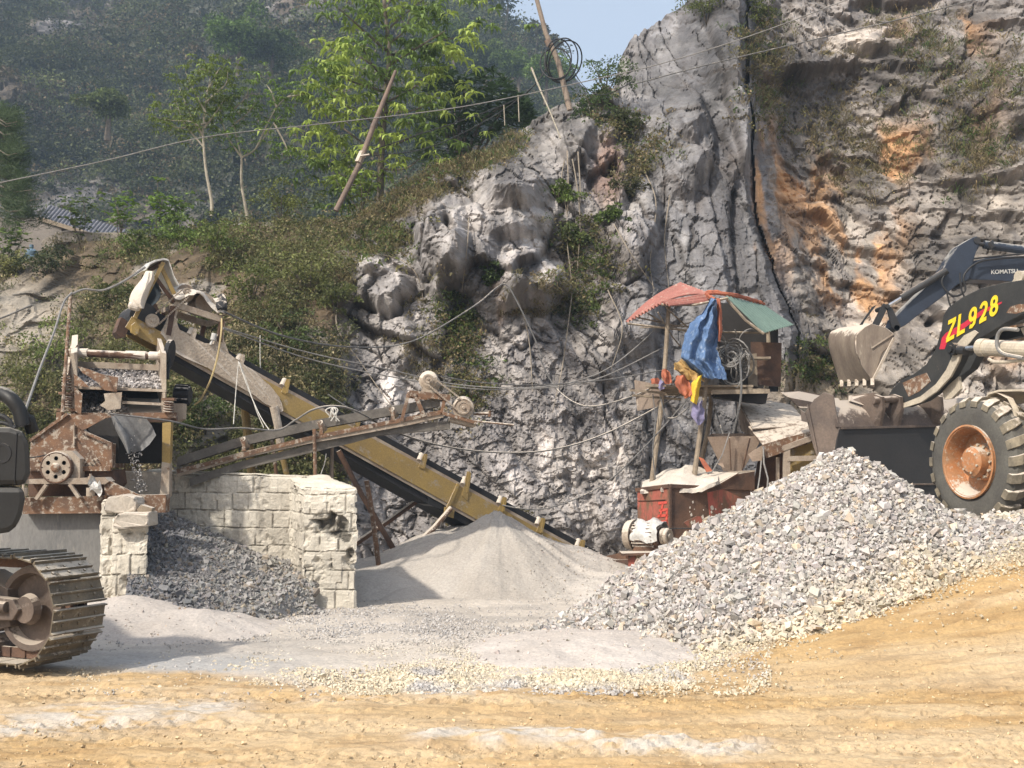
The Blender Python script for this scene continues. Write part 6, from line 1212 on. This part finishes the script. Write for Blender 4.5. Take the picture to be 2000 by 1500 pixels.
cloth('hanging_rag','twisted orange and ochre rag hanging beside the blue tarpaulin',[((1400,582),(1408,584)),((1401,610),(1410,612)),((1402,635),(1411,640)),((1403,665),(1408,668))],16.8,m_rago,'rag',.05,6,grp='rags on the shack')
cloth('hanging_rag','yellow rag trailing below the shack platform',[((1360,738),(1372,732)),((1352,748),(1368,752)),((1349,770),(1364,768)),((1350,785),(1360,792))],16.75,m_ragy,'rag',.05,6,grp='rags on the shack')
cloth('hanging_rag','ochre crumpled cloth bunched under the blue tarpaulin',[((1312,712),(1330,700)),((1318,722),(1352,718)),((1326,732),(1372,732)),((1340,742),(1376,742))],16.85,m_ragt,'rag',.10,12,grp='rags on the shack',jit=.05)
cloth('hanging_rag','orange red rag bundle on the middle of the platform edge',[((1322,735),(1340,732)),((1318,750),(1350,748)),((1325,765),(1352,768)),((1335,778),(1348,775))],16.8,m_rago,'rag',.08,9,grp='rags on the shack',jit=.04)
cloth('hanging_rag','orange rag tied at the left front post',[((1296,722),(1306,722)),((1294,735),(1312,738)),((1298,750),(1314,750))],16.9,m_rago,'rag',.05,9,grp='rags on the shack',jit=.04)
cloth('hanging_rag','small orange rag at the left tip of the platform',[((1270,742),(1284,738)),((1274,750),(1292,750))],17.0,m_rago,'rag',.04,8,grp='rags on the shack',jit=.03)
cloth('hanging_rag','mauve rag draped on the left platform pole',[((1290,742),(1298,745)),((1284,752),(1298,752)),((1288,762),(1296,760))],16.95,m_ragp,'rag',.03,8,grp='rags on the shack',jit=.03)
cloth('hanging_rag','long mauve rag strip hanging lowest under the platform',[((1360,788),(1372,778)),((1350,800),(1375,805)),((1350,812),(1374,815)),((1362,828),(1368,832))],16.8,m_ragp,'rag',.05,8,grp='rags on the shack',jit=.04)
mb=MB(); pal=[]
for k in range(34):
    cx,cy=1430+rnd.gauss(0,16),700+rnd.gauss(0,15); rx,ry=rnd.uniform(8,26),rnd.uniform(14,32); tl=rnd.uniform(-.8,.8); a0=rnd.uniform(0,6); pts=[]
    for a in np.linspace(a0,a0+rnd.uniform(2.5,5.5),14):
        x=rx*math.cos(a);y=ry*math.sin(a); pts.append(P(cx+x*math.cos(tl)-y*math.sin(tl),cy+x*math.sin(tl)+y*math.cos(tl),17.2+.25*math.sin(a+k)))
    mb.tube(pts,rnd.choice([.008,.011,.014]),5)
tag(mb.build('cable_tangle',m_cabl),'big tangle of pale and dark cables under the shack roof','cable')
wl_=[('thick pale wire dropping from the tangle to the funnel mouth',[P(1445,700,16.9),P(1448,750,16.8),P(1445,790,16.8),P(1432,846,16.9)],.016),('thin wire from under the platform to the funnel rim',[P(1390,775,17.2),P(1400,810,17.2),P(1412,848,17.0)],.01),('long thin wire hanging beside the left front post',[P(1275,770,17.1),P(1280,820,17),P(1275,880,16.9),P(1280,935,16.9)],.008),('slack loop of wire under the left half of the platform',[P(1290,775,17.1),P(1300,812,17),P(1320,815,17),P(1345,795,17)],.01)]
for lb,p_,r_ in wl_: mb=MB(); mb.tube(spl(p_,6),r_,6); tag(mb.build('hanging_wire',m_cable),lb,'wire','wires hanging under the shack')
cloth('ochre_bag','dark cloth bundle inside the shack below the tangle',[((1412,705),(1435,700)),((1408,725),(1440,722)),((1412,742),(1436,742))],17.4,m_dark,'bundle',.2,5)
# ================= BLUE EXCAVATOR =================
be=thing('excavator','dark blue excavator arm with a grey bucket reaching in from the right edge','excavator',P(1960,760,19)); E1=plY(18.6)
TH=.34
plate('boom',m_navy,E1,[(1893,524),(1905,508),(1940,500),(2120,496),(2120,560),(1940,546),(1900,545),(1892,536)],TH,.06,be,bev=.01)
plate('stick',m_navy,E1,[(1899,464),(1908,461),(1912,476),(1904,500),(1897,530),(1893,545),(1870,556),(1838,582),(1790,618),(1770,634),(1750,645),(1740,640),(1746,622),(1770,598),(1810,560),(1838,533),(1850,512),(1872,480)],TH,.0,be,bev=.01)
plate('stick_rib',m_navy,E1,[(1903,462),(1914,466),(1918,478),(1910,492),(1900,480)],.12,.1,be)
mb=MB(); mb.cyl(E1.p(1930,474,.17),E1.p(2120,500,.17),.065,16); mb.build('boom_cylinder',m_navy,be,bev=0); mb=MB(); mb.cyl(E1.p(1905,470,.17),E1.p(1940,476,.17),.035,12); mb.lathe(E1.p(1908,470,-.02),E1.n,[(0,.05),(.36,.05)],14); mb.cyl(E1.p(1938,470,.17),E1.p(1946,481,.17),.075,12); mb.build('rod_end',m_blackp,be)
mb=MB(); mb.cyl(E1.p(1846,530,-.06),E1.p(1758,583,-.06),.055,14); mb.build('bucket_cylinder',m_blackp,be); mb=MB(); mb.cyl(E1.p(1758,583,-.06),E1.p(1728,601,-.06),.028,12); mb.build('cylinder_rod',m_chrome,be)
mb=MB(); mb.prism(QP(E1,[(1722,594),(1732,598),(1712,640),(1700,648),(1700,636)],-.1),E1.n*.05); mb.prism(QP(E1,[(1728,598),(1738,602),(1756,640),(1748,648),(1738,640)],-.1),E1.n*.05); mb.prism(QP(E1,[(1716,594),(1724,590),(1700,622),(1690,642),(1684,640)],.3),E1.n*.05); mb.cyl(E1.p(1728,600,-.14),E1.p(1728,600,.4),.035,10); mb.cyl(E1.p(1748,642,-.1),E1.p(1748,642,.45),.045,10); mb.build('bucket_link',m_blackp,be)
# bucket: shell between near and far profile
prof=[(1640,640),(1622,650),(1619,672),(1626,700),(1634,725),(1640,746)]; near=[(1702,632),(1688,640),(1672,655),(1672,685),(1684,715),(1702,742)]
def P2(a,Y): return P(a[0],a[1],Y)
g=[[P2(n_,18.0).lerp(P2(f_,18.9),u) for u in np.linspace(0,1,8)] for n_,f_ in zip(near,prof)]
g=[ [Vector(p) for p in col_] for col_ in g]; gs=[]
cols=[spl([g[i][k] for i in range(len(g))],4) for k in range(8)]; gs=[[cols[k][i] for k in range(8)] for i in range(len(cols[0]))]
MB().sheet(gs,.03,(.0,.03,0)).build('bucket_shell',m_buckl,be,smooth=True)
MB().prism([P(x,y,18.0) for x,y in [(1702,632),(1730,640),(1745,652),(1744,668),(1722,690),(1708,735),(1702,742),(1684,715),(1672,685),(1672,655),(1688,640)]],(.03,.05,0)).build('bucket_side',m_buckl,be,bev=.008)
mb=MB(); mb.beam(P(1706,740,17.98),P(1746,660,17.98),.03,.05,up=(0,1,0)); mb.beam(P(1745,652,17.98),P(1702,680,17.98),.02,.01,up=(0,1,0)); mb.build('side_cutter',m_dsteel,be)
mb=MB()
for k in range(5):
    u=k/4; p=P(1704,741,18.0).lerp(P(1644,744,18.85),u); mb.beam(p,p+Vector((-.01,-.03,-.10)),.05,.09); 
mb.build('tooth',m_dsteel,be)
mb=MB(); mb.tube(spl([E1.p(1845,530,-.08),E1.p(1835,555,-.1),E1.p(1855,580,-.12),E1.p(1880,570,-.1),E1.p(1878,540,-.1),E1.p(1905,515,-.06),E1.p(1950,506,-.05),E1.p(2050,500,-.05)],6),.016,6); mb.tube(spl([E1.p(1870,535,-.1),E1.p(1872,570,-.14),E1.p(1888,600,-.1),E1.p(1895,620,-.05)],6),.014,6); mb.tube(spl([E1.p(1845,575,-.1),E1.p(1852,600,-.1),E1.p(1865,612,-.08)],5),.012,6); mb.tube(spl([E1.p(1900,506,-.05),E1.p(1980,498,-.05),E1.p(2060,492,-.05)],5),.014,6); mb.build('hose',m_blkcab,be)
def text(nm,s,org,dirx,diry,size,m,par,nrm,bold=.0,depth=.006,sp=1.0):
    "text laid in the plane of dirx/diry; baseline origin org"
    cu=bpy.data.curves.new(nm,'FONT'); cu.body=s; cu.size=1; cu.offset=bold; cu.extrude=.02; cu.space_character=sp
    t=bpy.data.objects.new(nm,cu); COL.objects.link(t); dg=bpy.context.evaluated_depsgraph_get(); me=bpy.data.meshes.new_from_object(t.evaluated_get(dg)); bpy.data.objects.remove(t)
    off=wloc(par)
    for v in me.vertices:
        v.co=org+dirx*v.co.x*size+diry*v.co.y*size+nrm*(depth*(v.co.z/.02+1))-off
    me.materials.clear(); return link(nm,me,m,par)
text('lettering','KOMATSU',E1.p(1938,534,.055),(E1.p(1990,532)-E1.p(1938,534)).normalized(),Vector((0,0,1)),.088,m_wtxt,be,-E1.n,.022,.002,1.0)
# ================= WHEEL LOADER =================
nl=Vector((-.94,-.34,0)).normalized(); fl=Vector((-.34,.94,0)).normalized(); 
wc=P(1924,902,13.55); ld=thing('wheel_loader','black wheel loader marked ZL928 with a big muddy tyre and empty bucket','loader',(wc.x,wc.y,wc.z-.7))
RW=.695; WT=.44
tread_prof=[(-.5*WT,.44),(-.48*WT,.56),(-.46*WT,.63),(-.36*WT,.672),(0,.682),(.36*WT,.672),(.46*WT,.63),(.48*WT,.56),(.5*WT,.44),(.45*WT,.385),(-.45*WT,.385)]
wh=MB().lathe(wc,nl,[(t,r) for t,r in tread_prof],72,closed=True).build('wheel',m_tyre,ld,smooth=True)
mb=MB(); xx=Vector((0,0,1)); yy=nl.cross(xx).normalized()
def wp(a,t,r_): return wc+nl*t+(xx*math.cos(a)+yy*math.sin(a))*r_
NL=22
for k in range(NL):
    for side in(-1,1):
        a0=2*math.pi*(k+(.5 if side>0 else 0))/NL; q=[]
        # block lug: shoulder to centre, swept in angle
        ts=[.50*WT*side,.30*WT*side,.02*WT*side]; an=[a0,a0+.03,a0+.10]; wdt=[.085,.082,.06]; rb=[.60,.66,.67]; rt=[.665,.712,.716]
        V_=[];F_=[]
        for i in range(3):
            V_+=[wp(an[i]-wdt[i],ts[i],rb[i]),wp(an[i]+wdt[i],ts[i],rb[i]),wp(an[i]+wdt[i]*.9,ts[i]*(.97 if i==0 else 1),rt[i]),wp(an[i]-wdt[i]*.9,ts[i]*(.97 if i==0 else 1),rt[i])]
        for i in range(2):
            o=4*i; F_+=[(o,o+1,o+5,o+4),(o+1,o+2,o+6,o+5),(o+2,o+3,o+7,o+6),(o+3,o,o+4,o+7)]
        F_+=[(3,2,1,0),(8,9,10,11)]; mb.add(V_,F_)
        V_=[wp(a0-.085,.5*WT*side,.60),wp(a0+.085,.5*WT*side,.60),wp(a0+.07,.515*WT*side,.52),wp(a0-.07,.515*WT*side,.52),wp(a0-.085,.46*WT*side,.66),wp(a0+.085,.46*WT*side,.66),wp(a0+.07,.48*WT*side,.52),wp(a0-.07,.48*WT*side,.52)]; mb.add(V_,[(0,1,2,3),(4,7,6,5),(0,4,5,1),(1,5,6,2),(2,6,7,3),(3,7,4,0)]) if False else None
mb.build('tread_lug',m_tread,wh,bev=.006)
MB().lathe(wc,nl,[(.47*WT,.40),(.52*WT,.395),(.53*WT,.37),(.44*WT,.355),(.30*WT,.34),(.05*WT,.33),(.0,.30),(.0,.10),(-.1*WT,.10),(-.1*WT,.40)],56,closed=True).build('rim',m_orim,wh,smooth=True)
MB().lathe(wc,nl,[(.50*WT,.40),(.55*WT,.405),(.56*WT,.385),(.52*WT,.375)],56,closed=True).build('rim_flange',m_orim,wh,smooth=True)
hb_=MB().lathe(wc,nl,[(0,.205),(.16*WT,.20),(.2*WT,.165),(.42*WT,.16),(.46*WT,.13),(.50*WT,.11),(.50*WT,.0001)],36).build('hub',m_orim,wh,smooth=True)
mb=MB()
for k in range(12):
    a=2*math.pi*k/12; mb.cyl(wp(a,.14*WT,.185),wp(a,.24*WT,.185),.017,6)
for k in range(6):
    a=2*math.pi*k/6+.2; mb.cyl(wp(a,.44*WT,.12),wp(a,.5*WT,.12),.014,6)
mb.build('wheel_nut',m_ltan,hb_)
# fender
g=[]
for a in np.linspace(-1.15,.75,14):
    g.append([wc+nl*t+(xx*math.cos(a)+(-fl)*math.sin(a)*1.0)*(.80+.05*abs(math.sin(a))) for t in np.linspace(-.36,.22,6)])
fd=MB(); A4=Pl((wc.x+.25*nl.x*0,wc.y),(wc.x+fl.x,wc.y+fl.y))
AP=Pl(((wc-nl*.45).x,(wc-nl*.45).y),((wc-nl*.45+fl).x,(wc-nl*.45+fl).y))   # plane of the near lift arm
FP=Pl(((wc-nl*.10).x,(wc-nl*.10).y),((wc-nl*.10+fl).x,(wc-nl*.10+fl).y))
WPp=Pl((wc.x,wc.y),(wc.x+nl.x,wc.y+nl.y))
# rear fender: curved sheet just above/behind the tyre
prof=[(1936,782),(1950,766),(1975,760),(1990,765),(2000,790),(2002,830),(2004,880)]
mb=MB(); mb.sheet([[FP.p(x,y,-.12+.6*u) for u in np.linspace(0,1,5)] for x,y in [(1938,784),(1948,768),(1968,762),(2010,760),(2090,770)]],.02,(0,0,-.02)); mb.sheet([[FP.p(x,y,-.12+.02*u) for u in (0,1)] for x,y in [(1960,765),(1985,778),(1996,800),(2001,840),(2008,880)]],.05,(.05,0,0)); mb.build('fender',m_ltan,ld,jit=.012,js=5)
# lift arm
arm=plate('lift_arm',m_armp,AP,[(2150,520),(2000,546),(1960,552),(1915,563),(1880,580),(1852,600),(1842,616),(1838,645),(1826,685),(1808,712),(1785,730),(1760,742),(1742,760),(1733,775),(1738,792),(1765,795),(1800,783),(1830,762),(1855,735),(1870,706),(1878,684),(1900,668),(1930,652),(1965,630),(2000,612),(2150,560)],.14,0,ld,bev=.012)
plate('arm_weld_plate',m_ltan,AP,[(1738,790),(1765,788),(1800,774),(1830,750),(1850,722),(1862,695),(1872,670),(1885,655),(1905,645),(1912,650),(1895,670),(1880,684),(1874,706),(1858,736),(1832,764),(1800,786),(1765,797)],.03,-.015,ld)
plate('worn_patch',m_rust,AP,[(1763,748),(1790,735),(1810,728),(1818,745),(1795,765),(1775,775)],.004,-.004,ld)
AP2=Pl(((wc-nl*1.25).x,(wc-nl*1.25).y),((wc-nl*1.25+fl).x,(wc-nl*1.25+fl).y))
mb=MB(); mb.prism(QP(AP,[(1862,612),(1872,605),(1880,625),(1862,700),(1848,735),(1838,742),(1845,700)],.05),AP.n*.02); 
# far side lift arm
plate('lift_arm',m_armp,AP2,[(2080,560),(1990,575),(1940,590),(1905,620),(1890,660),(1870,700),(1850,730),(1862,745),(1895,720),(1915,680),(1940,640),(2080,610)],.12,0,ld)
mb=MB(); mb.cyl(AP.p(1868,682,-.08),AP.p(1868,682,.2),.075,18); mb.cyl(AP.p(1868,682,-.11),AP.p(1868,682,-.07),.045,12); mb.cyl(AP.p(1868,682,-.02),AP.p(1890,685,-.02),.055,12); mb.build('pin_boss',m_blackp,ld)
mb=MB(); mb.cyl(AP.p(1888,681,-.02),AP.p(1927,678,-.02),.032,14); mb.build('cylinder_rod',m_chrome,ld)
mb=MB(); mb.cyl(AP.p(1920,679,-.02),AP.p(2150,688,-.02),.095,18); mb.cyl(AP.p(1918,679,-.02),AP.p(1930,679,-.02),.105,18); mb.tube(spl([AP.p(1945,702,-.1),AP.p(1965,708,-.1),AP.p(2050,700,-.1)],4),.02,8); mb.build('lift_cylinder',m_ltan,ld)
mb=MB(); mb.tube(spl([AP.p(2010,645,-.15),AP.p(1978,645,-.15),AP.p(1968,668,-.15),AP.p(1978,690,-.15),AP.p(2020,700,-.15)],6),.022,8); mb.build('hydraulic_hose',m_conc,ld)
# tan machine parts behind the arm
mb=MB(); mb.prism(QP(AP,[(1884,650),(1915,640),(1960,635),(2000,628),(2150,620),(2150,660),(1990,662),(1950,655),(1900,668)],.3),AP.n*.1); mb.build('frame_plate',m_armp,ld); plate('frame_block',m_ltan,AP,[(1965,640),(1985,632),(2150,628),(2150,668),(2000,668),(1975,660)],.1,.2,ld)
plate('rocker_lever',m_ltan,AP,[(1912,576),(1920,560),(1940,528),(1955,524),(1962,534),(1960,548),(1945,560),(1938,572)],.1,.35,ld,bev=.01); mb=MB(); mb.cyl(AP.p(1950,538,.28),AP.p(1950,538,.5),.07,16); mb.cyl(AP.p(1955,540,.38),AP.p(2150,568,.38),.055,14); mb.build('tilt_rod',m_ltan,ld)
mb=MB(); mb.prism(QP(AP2,[(1850,745),(1838,700),(1862,640),(1880,635),(1875,700),(1865,755),(1856,762)],.0),AP.n*.05); mb.build('tilt_link',m_blackp,ld)
plate('link_plate',m_ltan,AP,[(1828,762),(1858,735),(1862,760),(1845,778),(1830,780)],.04,.1,ld)
# bucket: frame u along nl (width), w along fl (depth)
BW=2.35; b0=Pl(((wc+fl*2.05).x,(wc+fl*2.05).y),((wc+fl*2.05+nl).x,(wc+fl*2.05+nl).y))   # rear face plane of the bucket
lx=1642
def BP(x,y,w_=0): 
    p=b0.p(x,y); return p+fl*w_
bk=MB()
mb=MB(); mb.prism([BP(1640,835),BP(1856,832),BP(1990,826),BP(1990,985),BP(1700,985),BP(1625,930)],fl*.03); mb.build('bucket_back_plate',m_blackp,ld)
mb=MB(); mb.beam(BP(1642,836,-.01),BP(1990,828,-.01),.05,.03); mb.beam(BP(1750,946,-.01),BP(1990,944,-.01),.06,.02); mb.build('bucket_seam',m_buck,ld)
# curved upper back shell
g=[]
for (dy,w_) in [(0,0),(-16,.03),(-32,.10),(-46,.22),(-54,.36)]:
    g.append([BP(x,834+dy-(x-1640)*.02,w_) for x in np.linspace(1634,1990,20)])
MB().sheet(g,.03,fl*.03).build('bucket_shell',m_buck,ld,smooth=True)
# side plate (left)
sp_=BP(1640,836); mb=MB(); e=[BP(1638,838,0),BP(1634,790,.04),BP(1628,770,.25),BP(1604,776,.75),BP(1588,790,1.0),BP(1592,815,1.02)]
side=[(1641,838),(1632,800),(1628,772),(1610,766),(1590,780),(1572,806),(1576,822),(1588,870),(1598,900),(1606,930),(1625,925),(1632,880)]
SPl=Pl((sp_.x,sp_.y),((sp_+fl*.9+nl*.9).x,(sp_+fl*.9+nl*.9).y)); plate('bucket_side',m_buck,SPl,side,.03,0,ld,bev=.004)
mb=MB(); mb.prism(QP(SPl,[(1572,806),(1564,800),(1566,822),(1580,826)],-.02),SPl.n*.05); bar(mb,SPl,(1578,790),(1606,930),.015,.03,-.01); mb.build('side_edge',m_buck,ld)
# far lip seen above the shell
mb=MB(); mb.prism([BP(1628,768,1.0),BP(1638,755,1.3),BP(1680,752,1.3),BP(1755,768,1.3),BP(1740,790,1.0),BP(1650,790,1.0)],fl*.03); mb.build('bucket_lip',m_buck,ld)
# lugs and ribs on the back
mb=MB(); 
for x in (1716,1752,1830):
    mb=MB(); mb.prism([BP(x,834,-.01),BP(x-2,800,-.10),BP(x-6,776,-.12),BP(x-14,770,-.05),BP(x-22,778,.2),BP(x-10,832,.03)],nl*-.045).build('hinge_lug',m_buck,ld)
mb=MB(); mb.cyl(BP(1700,782,-.06),BP(1745,780,-.06),.045,14); mb.build('hinge_pin',m_buck,ld)
mb=MB(); mb.prism([BP(1680,782,.2),BP(1690,770,.3),BP(1712,766,.05),BP(1722,776,-.05),BP(1722,795,-.05),BP(1700,792,.1)],fl*.05); mb.build('hinge_cover',m_buck,ld)
for nm in ('bucket_shell',): pass
# body of the loader outside the frame, so the machine is whole
mb=MB(); q=wc-fl*.2-nl*.75; mb.box(q-fl*1.0+Vector((.1,0,.35)),(.7,2.0,.5),Matrix.Rotation(math.atan2(-fl.x,fl.y),3,'Z')); mb.build('chassis',m_ltan,ld,bev=.03)
# painted model number: thick strokes laid out on the arm plate
def glyph(mb,pts,w,u0,uw,closed=False,off=-.010):
    "pts in a 0..1 cell; ribbon of width w mapped to the sloping quad on the arm"
    P2_=[Vector((a*.62,b)) for a,b in pts]; n=len(P2_); L_=[];R_=[]
    for i,p in enumerate(P2_):
        a=P2_[i-1] if (i or closed) else None; b=P2_[(i+1)%n] if (i<n-1 or closed) else None
        d1=(p-a).normalized() if a is not None else (b-p).normalized(); d2=(b-p).normalized() if b is not None else d1
        t=(d1+d2).normalized(); nr=Vector((-t.y,t.x)); k=w/2/max(.5,nr.dot(Vector((-d1.y,d1.x)))); L_.append(p+nr*k); R_.append(p-nr*k)
    def mp2(q):
        u=u0+q.x/.62*uw; v=q.y; x=(1847+104*u)*(1-v)+(1852+100*u)*v; y=(671-59*u)*(1-v)+(627-55*u)*v; return x,y
    o=[]; m=n if closed else n-1
    for i in range(m):
        j=(i+1)%n; mb.prism(QP(AP,[mp2(L_[i]),mp2(L_[j]),mp2(R_[j]),mp2(R_[i])],off),AP.n*.004)
def arcp(cx,cy,rx,ry,a0,a1,n=14): return [(cx+rx*math.cos(math.radians(a0+(a1-a0)*i/n)),cy+ry*math.sin(math.radians(a0+(a1-a0)*i/n))) for i in range(n+1)]
GL=[('Z',[[(.05,.90),(.95,.90)],[(.88,.86),(.12,.14)],[(.05,.10),(.95,.10)]],0),('L',[[(.16,1.0),(.16,.0)],[(.10,.10),(.92,.10)]],0),
 ('9',[arcp(.5,.66,.33,.24,0,360,20)[:-1],[(.83,.66),(.83,.40),(.72,.18),(.50,.10),(.22,.14)]],1),('2',[arcp(.5,.66,.34,.24,165,-20,12)+[(.62,.36),(.20,.13)],[(.10,.10),(.90,.10)]],0),('8',[arcp(.5,.70,.29,.20,0,360,20)[:-1],arcp(.5,.30,.35,.21,0,360,20)[:-1]],2)]
for gi,(nm_,strokes,cl_n) in enumerate(GL):
    mb=MB(); mo_=MB()
    for si,st in enumerate(strokes):
        cz=(cl_n==2) or (cl_n==1 and si==0); glyph(mb,st,.185,.01+gi*.205,.165,cz,-.010-.0005*si)
    mb.build('painted_character',m_ytxt,ld)
plate('red_stripe',m_rtxt,AP,[(1835,682),(1840,660),(1848,650),(1880,632),(1920,604),(1957,589),(1957,592),(1922,612),(1885,640),(1852,664),(1845,682)],.003,-.003,ld)
plate('worn_patch',m_rust,AP,[(1966,611),(1974,599),(1990,594),(2015,594),(2015,603),(1985,613)],.004,-.004,ld)
# ================= TRACKED EXCAVATOR AT LEFT =================
vd=Vector((-.37,1,0)).normalized(); pr_=Vector((vd.y,-vd.x,0)); e1=(pr_*.70-vd*.714).normalized(); e2=(pr_*.714+vd*.70).normalized()   # e1: track length, e2: across, away from camera
tc=P(26,1194,9.3); te=thing('tracked_excavator','dark grey tracked digger with a muddy track entering at the left edge','excavator',(tc.x,tc.y,0))
RR=.385; LT=2.6
# path of shoe centres
path=[]; 
def tp(s):
    "point on belt path by arc length; straight top, nose, straight bottom"
    arc=math.pi*RR
    if s<LT: return (-LT+s,RR),(1,0)
    s-=LT
    if s<arc: a=s/RR; return (RR*math.sin(a),RR*math.cos(a)),(math.cos(a),-math.sin(a))
    s-=arc; return (-s,-RR),(-1,0)
sh_l=.198; tot=2*LT+math.pi*RR; ns=int(tot/sh_l); trk=MB()
root=None
for k in range(ns):
    (u,v),(tu,tv)=tp((k+.5)*sh_l); c=tc+e1*u+Vector((0,0,v)); T1=e1*tu+Vector((0,0,tv)); N1=e1*(-tv)+Vector((0,0,tu)); N1=-N1 if (N1.dot(e1*u+Vector((0,0,v)) if u>0 else Vector((0,0,v))))<0 else N1
    mb=MB(); a=c-e2*0; w0=0; w1=.52
    L=sh_l*.47
    # shoe profile along T1/N1 with three grousers
    pf=[(-L,0),(-L,.034),(-L+.010,.036),(-L+.018,.012),(-.010,.012),(-.006,.030),(.006,.030),(.010,.012),(L-.018,.012),(L-.010,.036),(L,.034),(L,0)]
    A_=[c+T1*p+N1*q+e2*w0 for p,q in pf]; mb.prism(A_,e2*w1)
    for wq in (.10,.26,.42):
        for tq in (-.032,.032): mb.cyl(c+T1*tq+e2*wq+N1*.008,c+T1*tq+e2*wq+N1*.022,.013,6)
    s_=mb.build('track_shoe',m_track,te,bev=.002)
mb=MB()
for k in range(int(tot/.155)):
    (u,v),(tu,tv)=tp((k+.5)*.155); c=tc+e1*u+Vector((0,0,v)); T1=e1*tu+Vector((0,0,tv)); N1=Vector((0,0,v))+e1*max(u,0); N1.normalize()
    for wq in (.20,.34): mb.beam(c-T1*.075-N1*.045+e2*wq,c+T1*.075-N1*.045+e2*(wq+.012),.03,.075,up=N1)
mb.build('track_chain',m_rustdk,te)
MB().lathe(tc+e2*.16,e2,[(.10,.02),(.08,.25),(.0,.27),(.0,.315),(.05,.335),(.12,.335),(.17,.315),(.17,.27),(.12,.25),(.12,.02)],44,closed=True).build('idler_wheel',m_buck,te,smooth=True)
mb=MB(); mb.lathe(tc+e2*.10,e2,[(0,.0001),(0,.10),(.06,.12)],20); mb.build('idler_hub',m_buck,te)
mb=MB(); 
pf=[(-LT,.20),(-.55,.26),(-.22,.14),(-.18,-.14),(-.5,-.22),(-LT,-.22)]; mb.prism([tc+e1*p+Vector((0,0,q))+e2*.14 for p,q in pf],e2*.28); mb.prism([tc+e1*p+Vector((0,0,q))+e2*.06 for p,q in [(-.5,.10),(-.08,.08),(-.02,.0),(-.08,-.08),(-.5,-.10)]],e2*.09); mb.cyl(tc-e1*.7+e2*.05+Vector((0,0,.02)),tc-e1*.12+e2*.05+Vector((0,0,.02)),.045,10); mb.build('track_frame',m_buck,te,bev=.01,jit=.004)
for k in range(4):
    c=tc-e1*(.42+.45*k)+Vector((0,0,-.31)); mb=MB(); mb.lathe(c+e2*.12,e2,[(0,.06),(0,.095),(.28,.095),(.28,.06)],16); mb.build('track_roller',m_buck,te)
mb=MB(); mb.lathe(tc-e1*.9+Vector((0,0,.33))+e2*.14,e2,[(0,.05),(0,.07),(.25,.07)],14); mb.build('carrier_roller',m_buck,te)
# second track and carbody hidden behind the frame edge
mb=MB(); mb.prism([tc+e1*p+Vector((0,0,q))+e2*1.9-e1*.6 for p,q in [(-LT,.40),(0,.40),(.3,.25),(.38,0),(.3,-.25),(0,-.40),(-LT,-.40)]],e2*.5); mb.prism([tc+e1*p+Vector((0,0,q))+e2*.5 for p,q in [(-1.7,.1),(-.9,.1),(-.9,.5),(-1.7,.5)]],e2*1.4)
if False: mb.build('far_track',m_track,te)
# upper body: rounded counterweight seen at the left edge
Yb=9.1
def body(nm,pts,th,Y,m,bev): return MB().prism([P(x,y,Y) for x,y in pts],(-.50*th,th,0)).build(nm,m,te,bev=bev)
body('counterweight',[(-160,840),(-40,832),(20,834),(46,842),(56,862),(59,890),(60,925),(50,948),(-160,948)],.7,Yb,m_body,.04)
body('lower_cowl',[(-160,951),(46,951),(50,975),(44,1005),(33,1030),(18,1040),(-20,1046),(-160,1046)],.6,Yb+.02,m_body,.04)
mb=MB(); mb.lathe(P(2,885,Yb-.005),(0,1,0),[(0,.055),(.0,.075),(.02,.075),(.02,.055)],24,closed=True); mb.build('port_ring',m_blk,te); mb=MB(); mb.beam(P(33,842,Yb-.004),P(28,945,Yb-.004),.006,.004); mb.build('panel_seam',m_blk,te)
mb=MB(); mb.tube(spl([P(-40,765,Yb+.3),P(0,768,Yb+.25),P(22,780,Yb+.2),P(38,803,Yb+.2),P(45,832,Yb+.2)],6),.055,14); mb.tube([P(40,812,Yb+.22),P(57,822,Yb+.26),P(63,842,Yb+.3)],.05,12); mb.build('exhaust_pipe',m_body,te,smooth=True)
mb=MB(); mb.tube(spl([P(-30,815,Yb+.1),P(0,812,Yb+.1),P(18,822,Yb+.1),P(24,838,Yb+.1)],5),.02,8); mb.tube(spl([P(-30,828,Yb+.1),P(5,826,Yb+.1),P(30,836,Yb+.1)],5),.016,8); mb.build('hose',m_blkcab,te)
body('engine_hood',[(-700,760),(-260,760),(-180,800),(-120,1040),(-700,1040)],1.0,Yb+.1,m_body,.05)
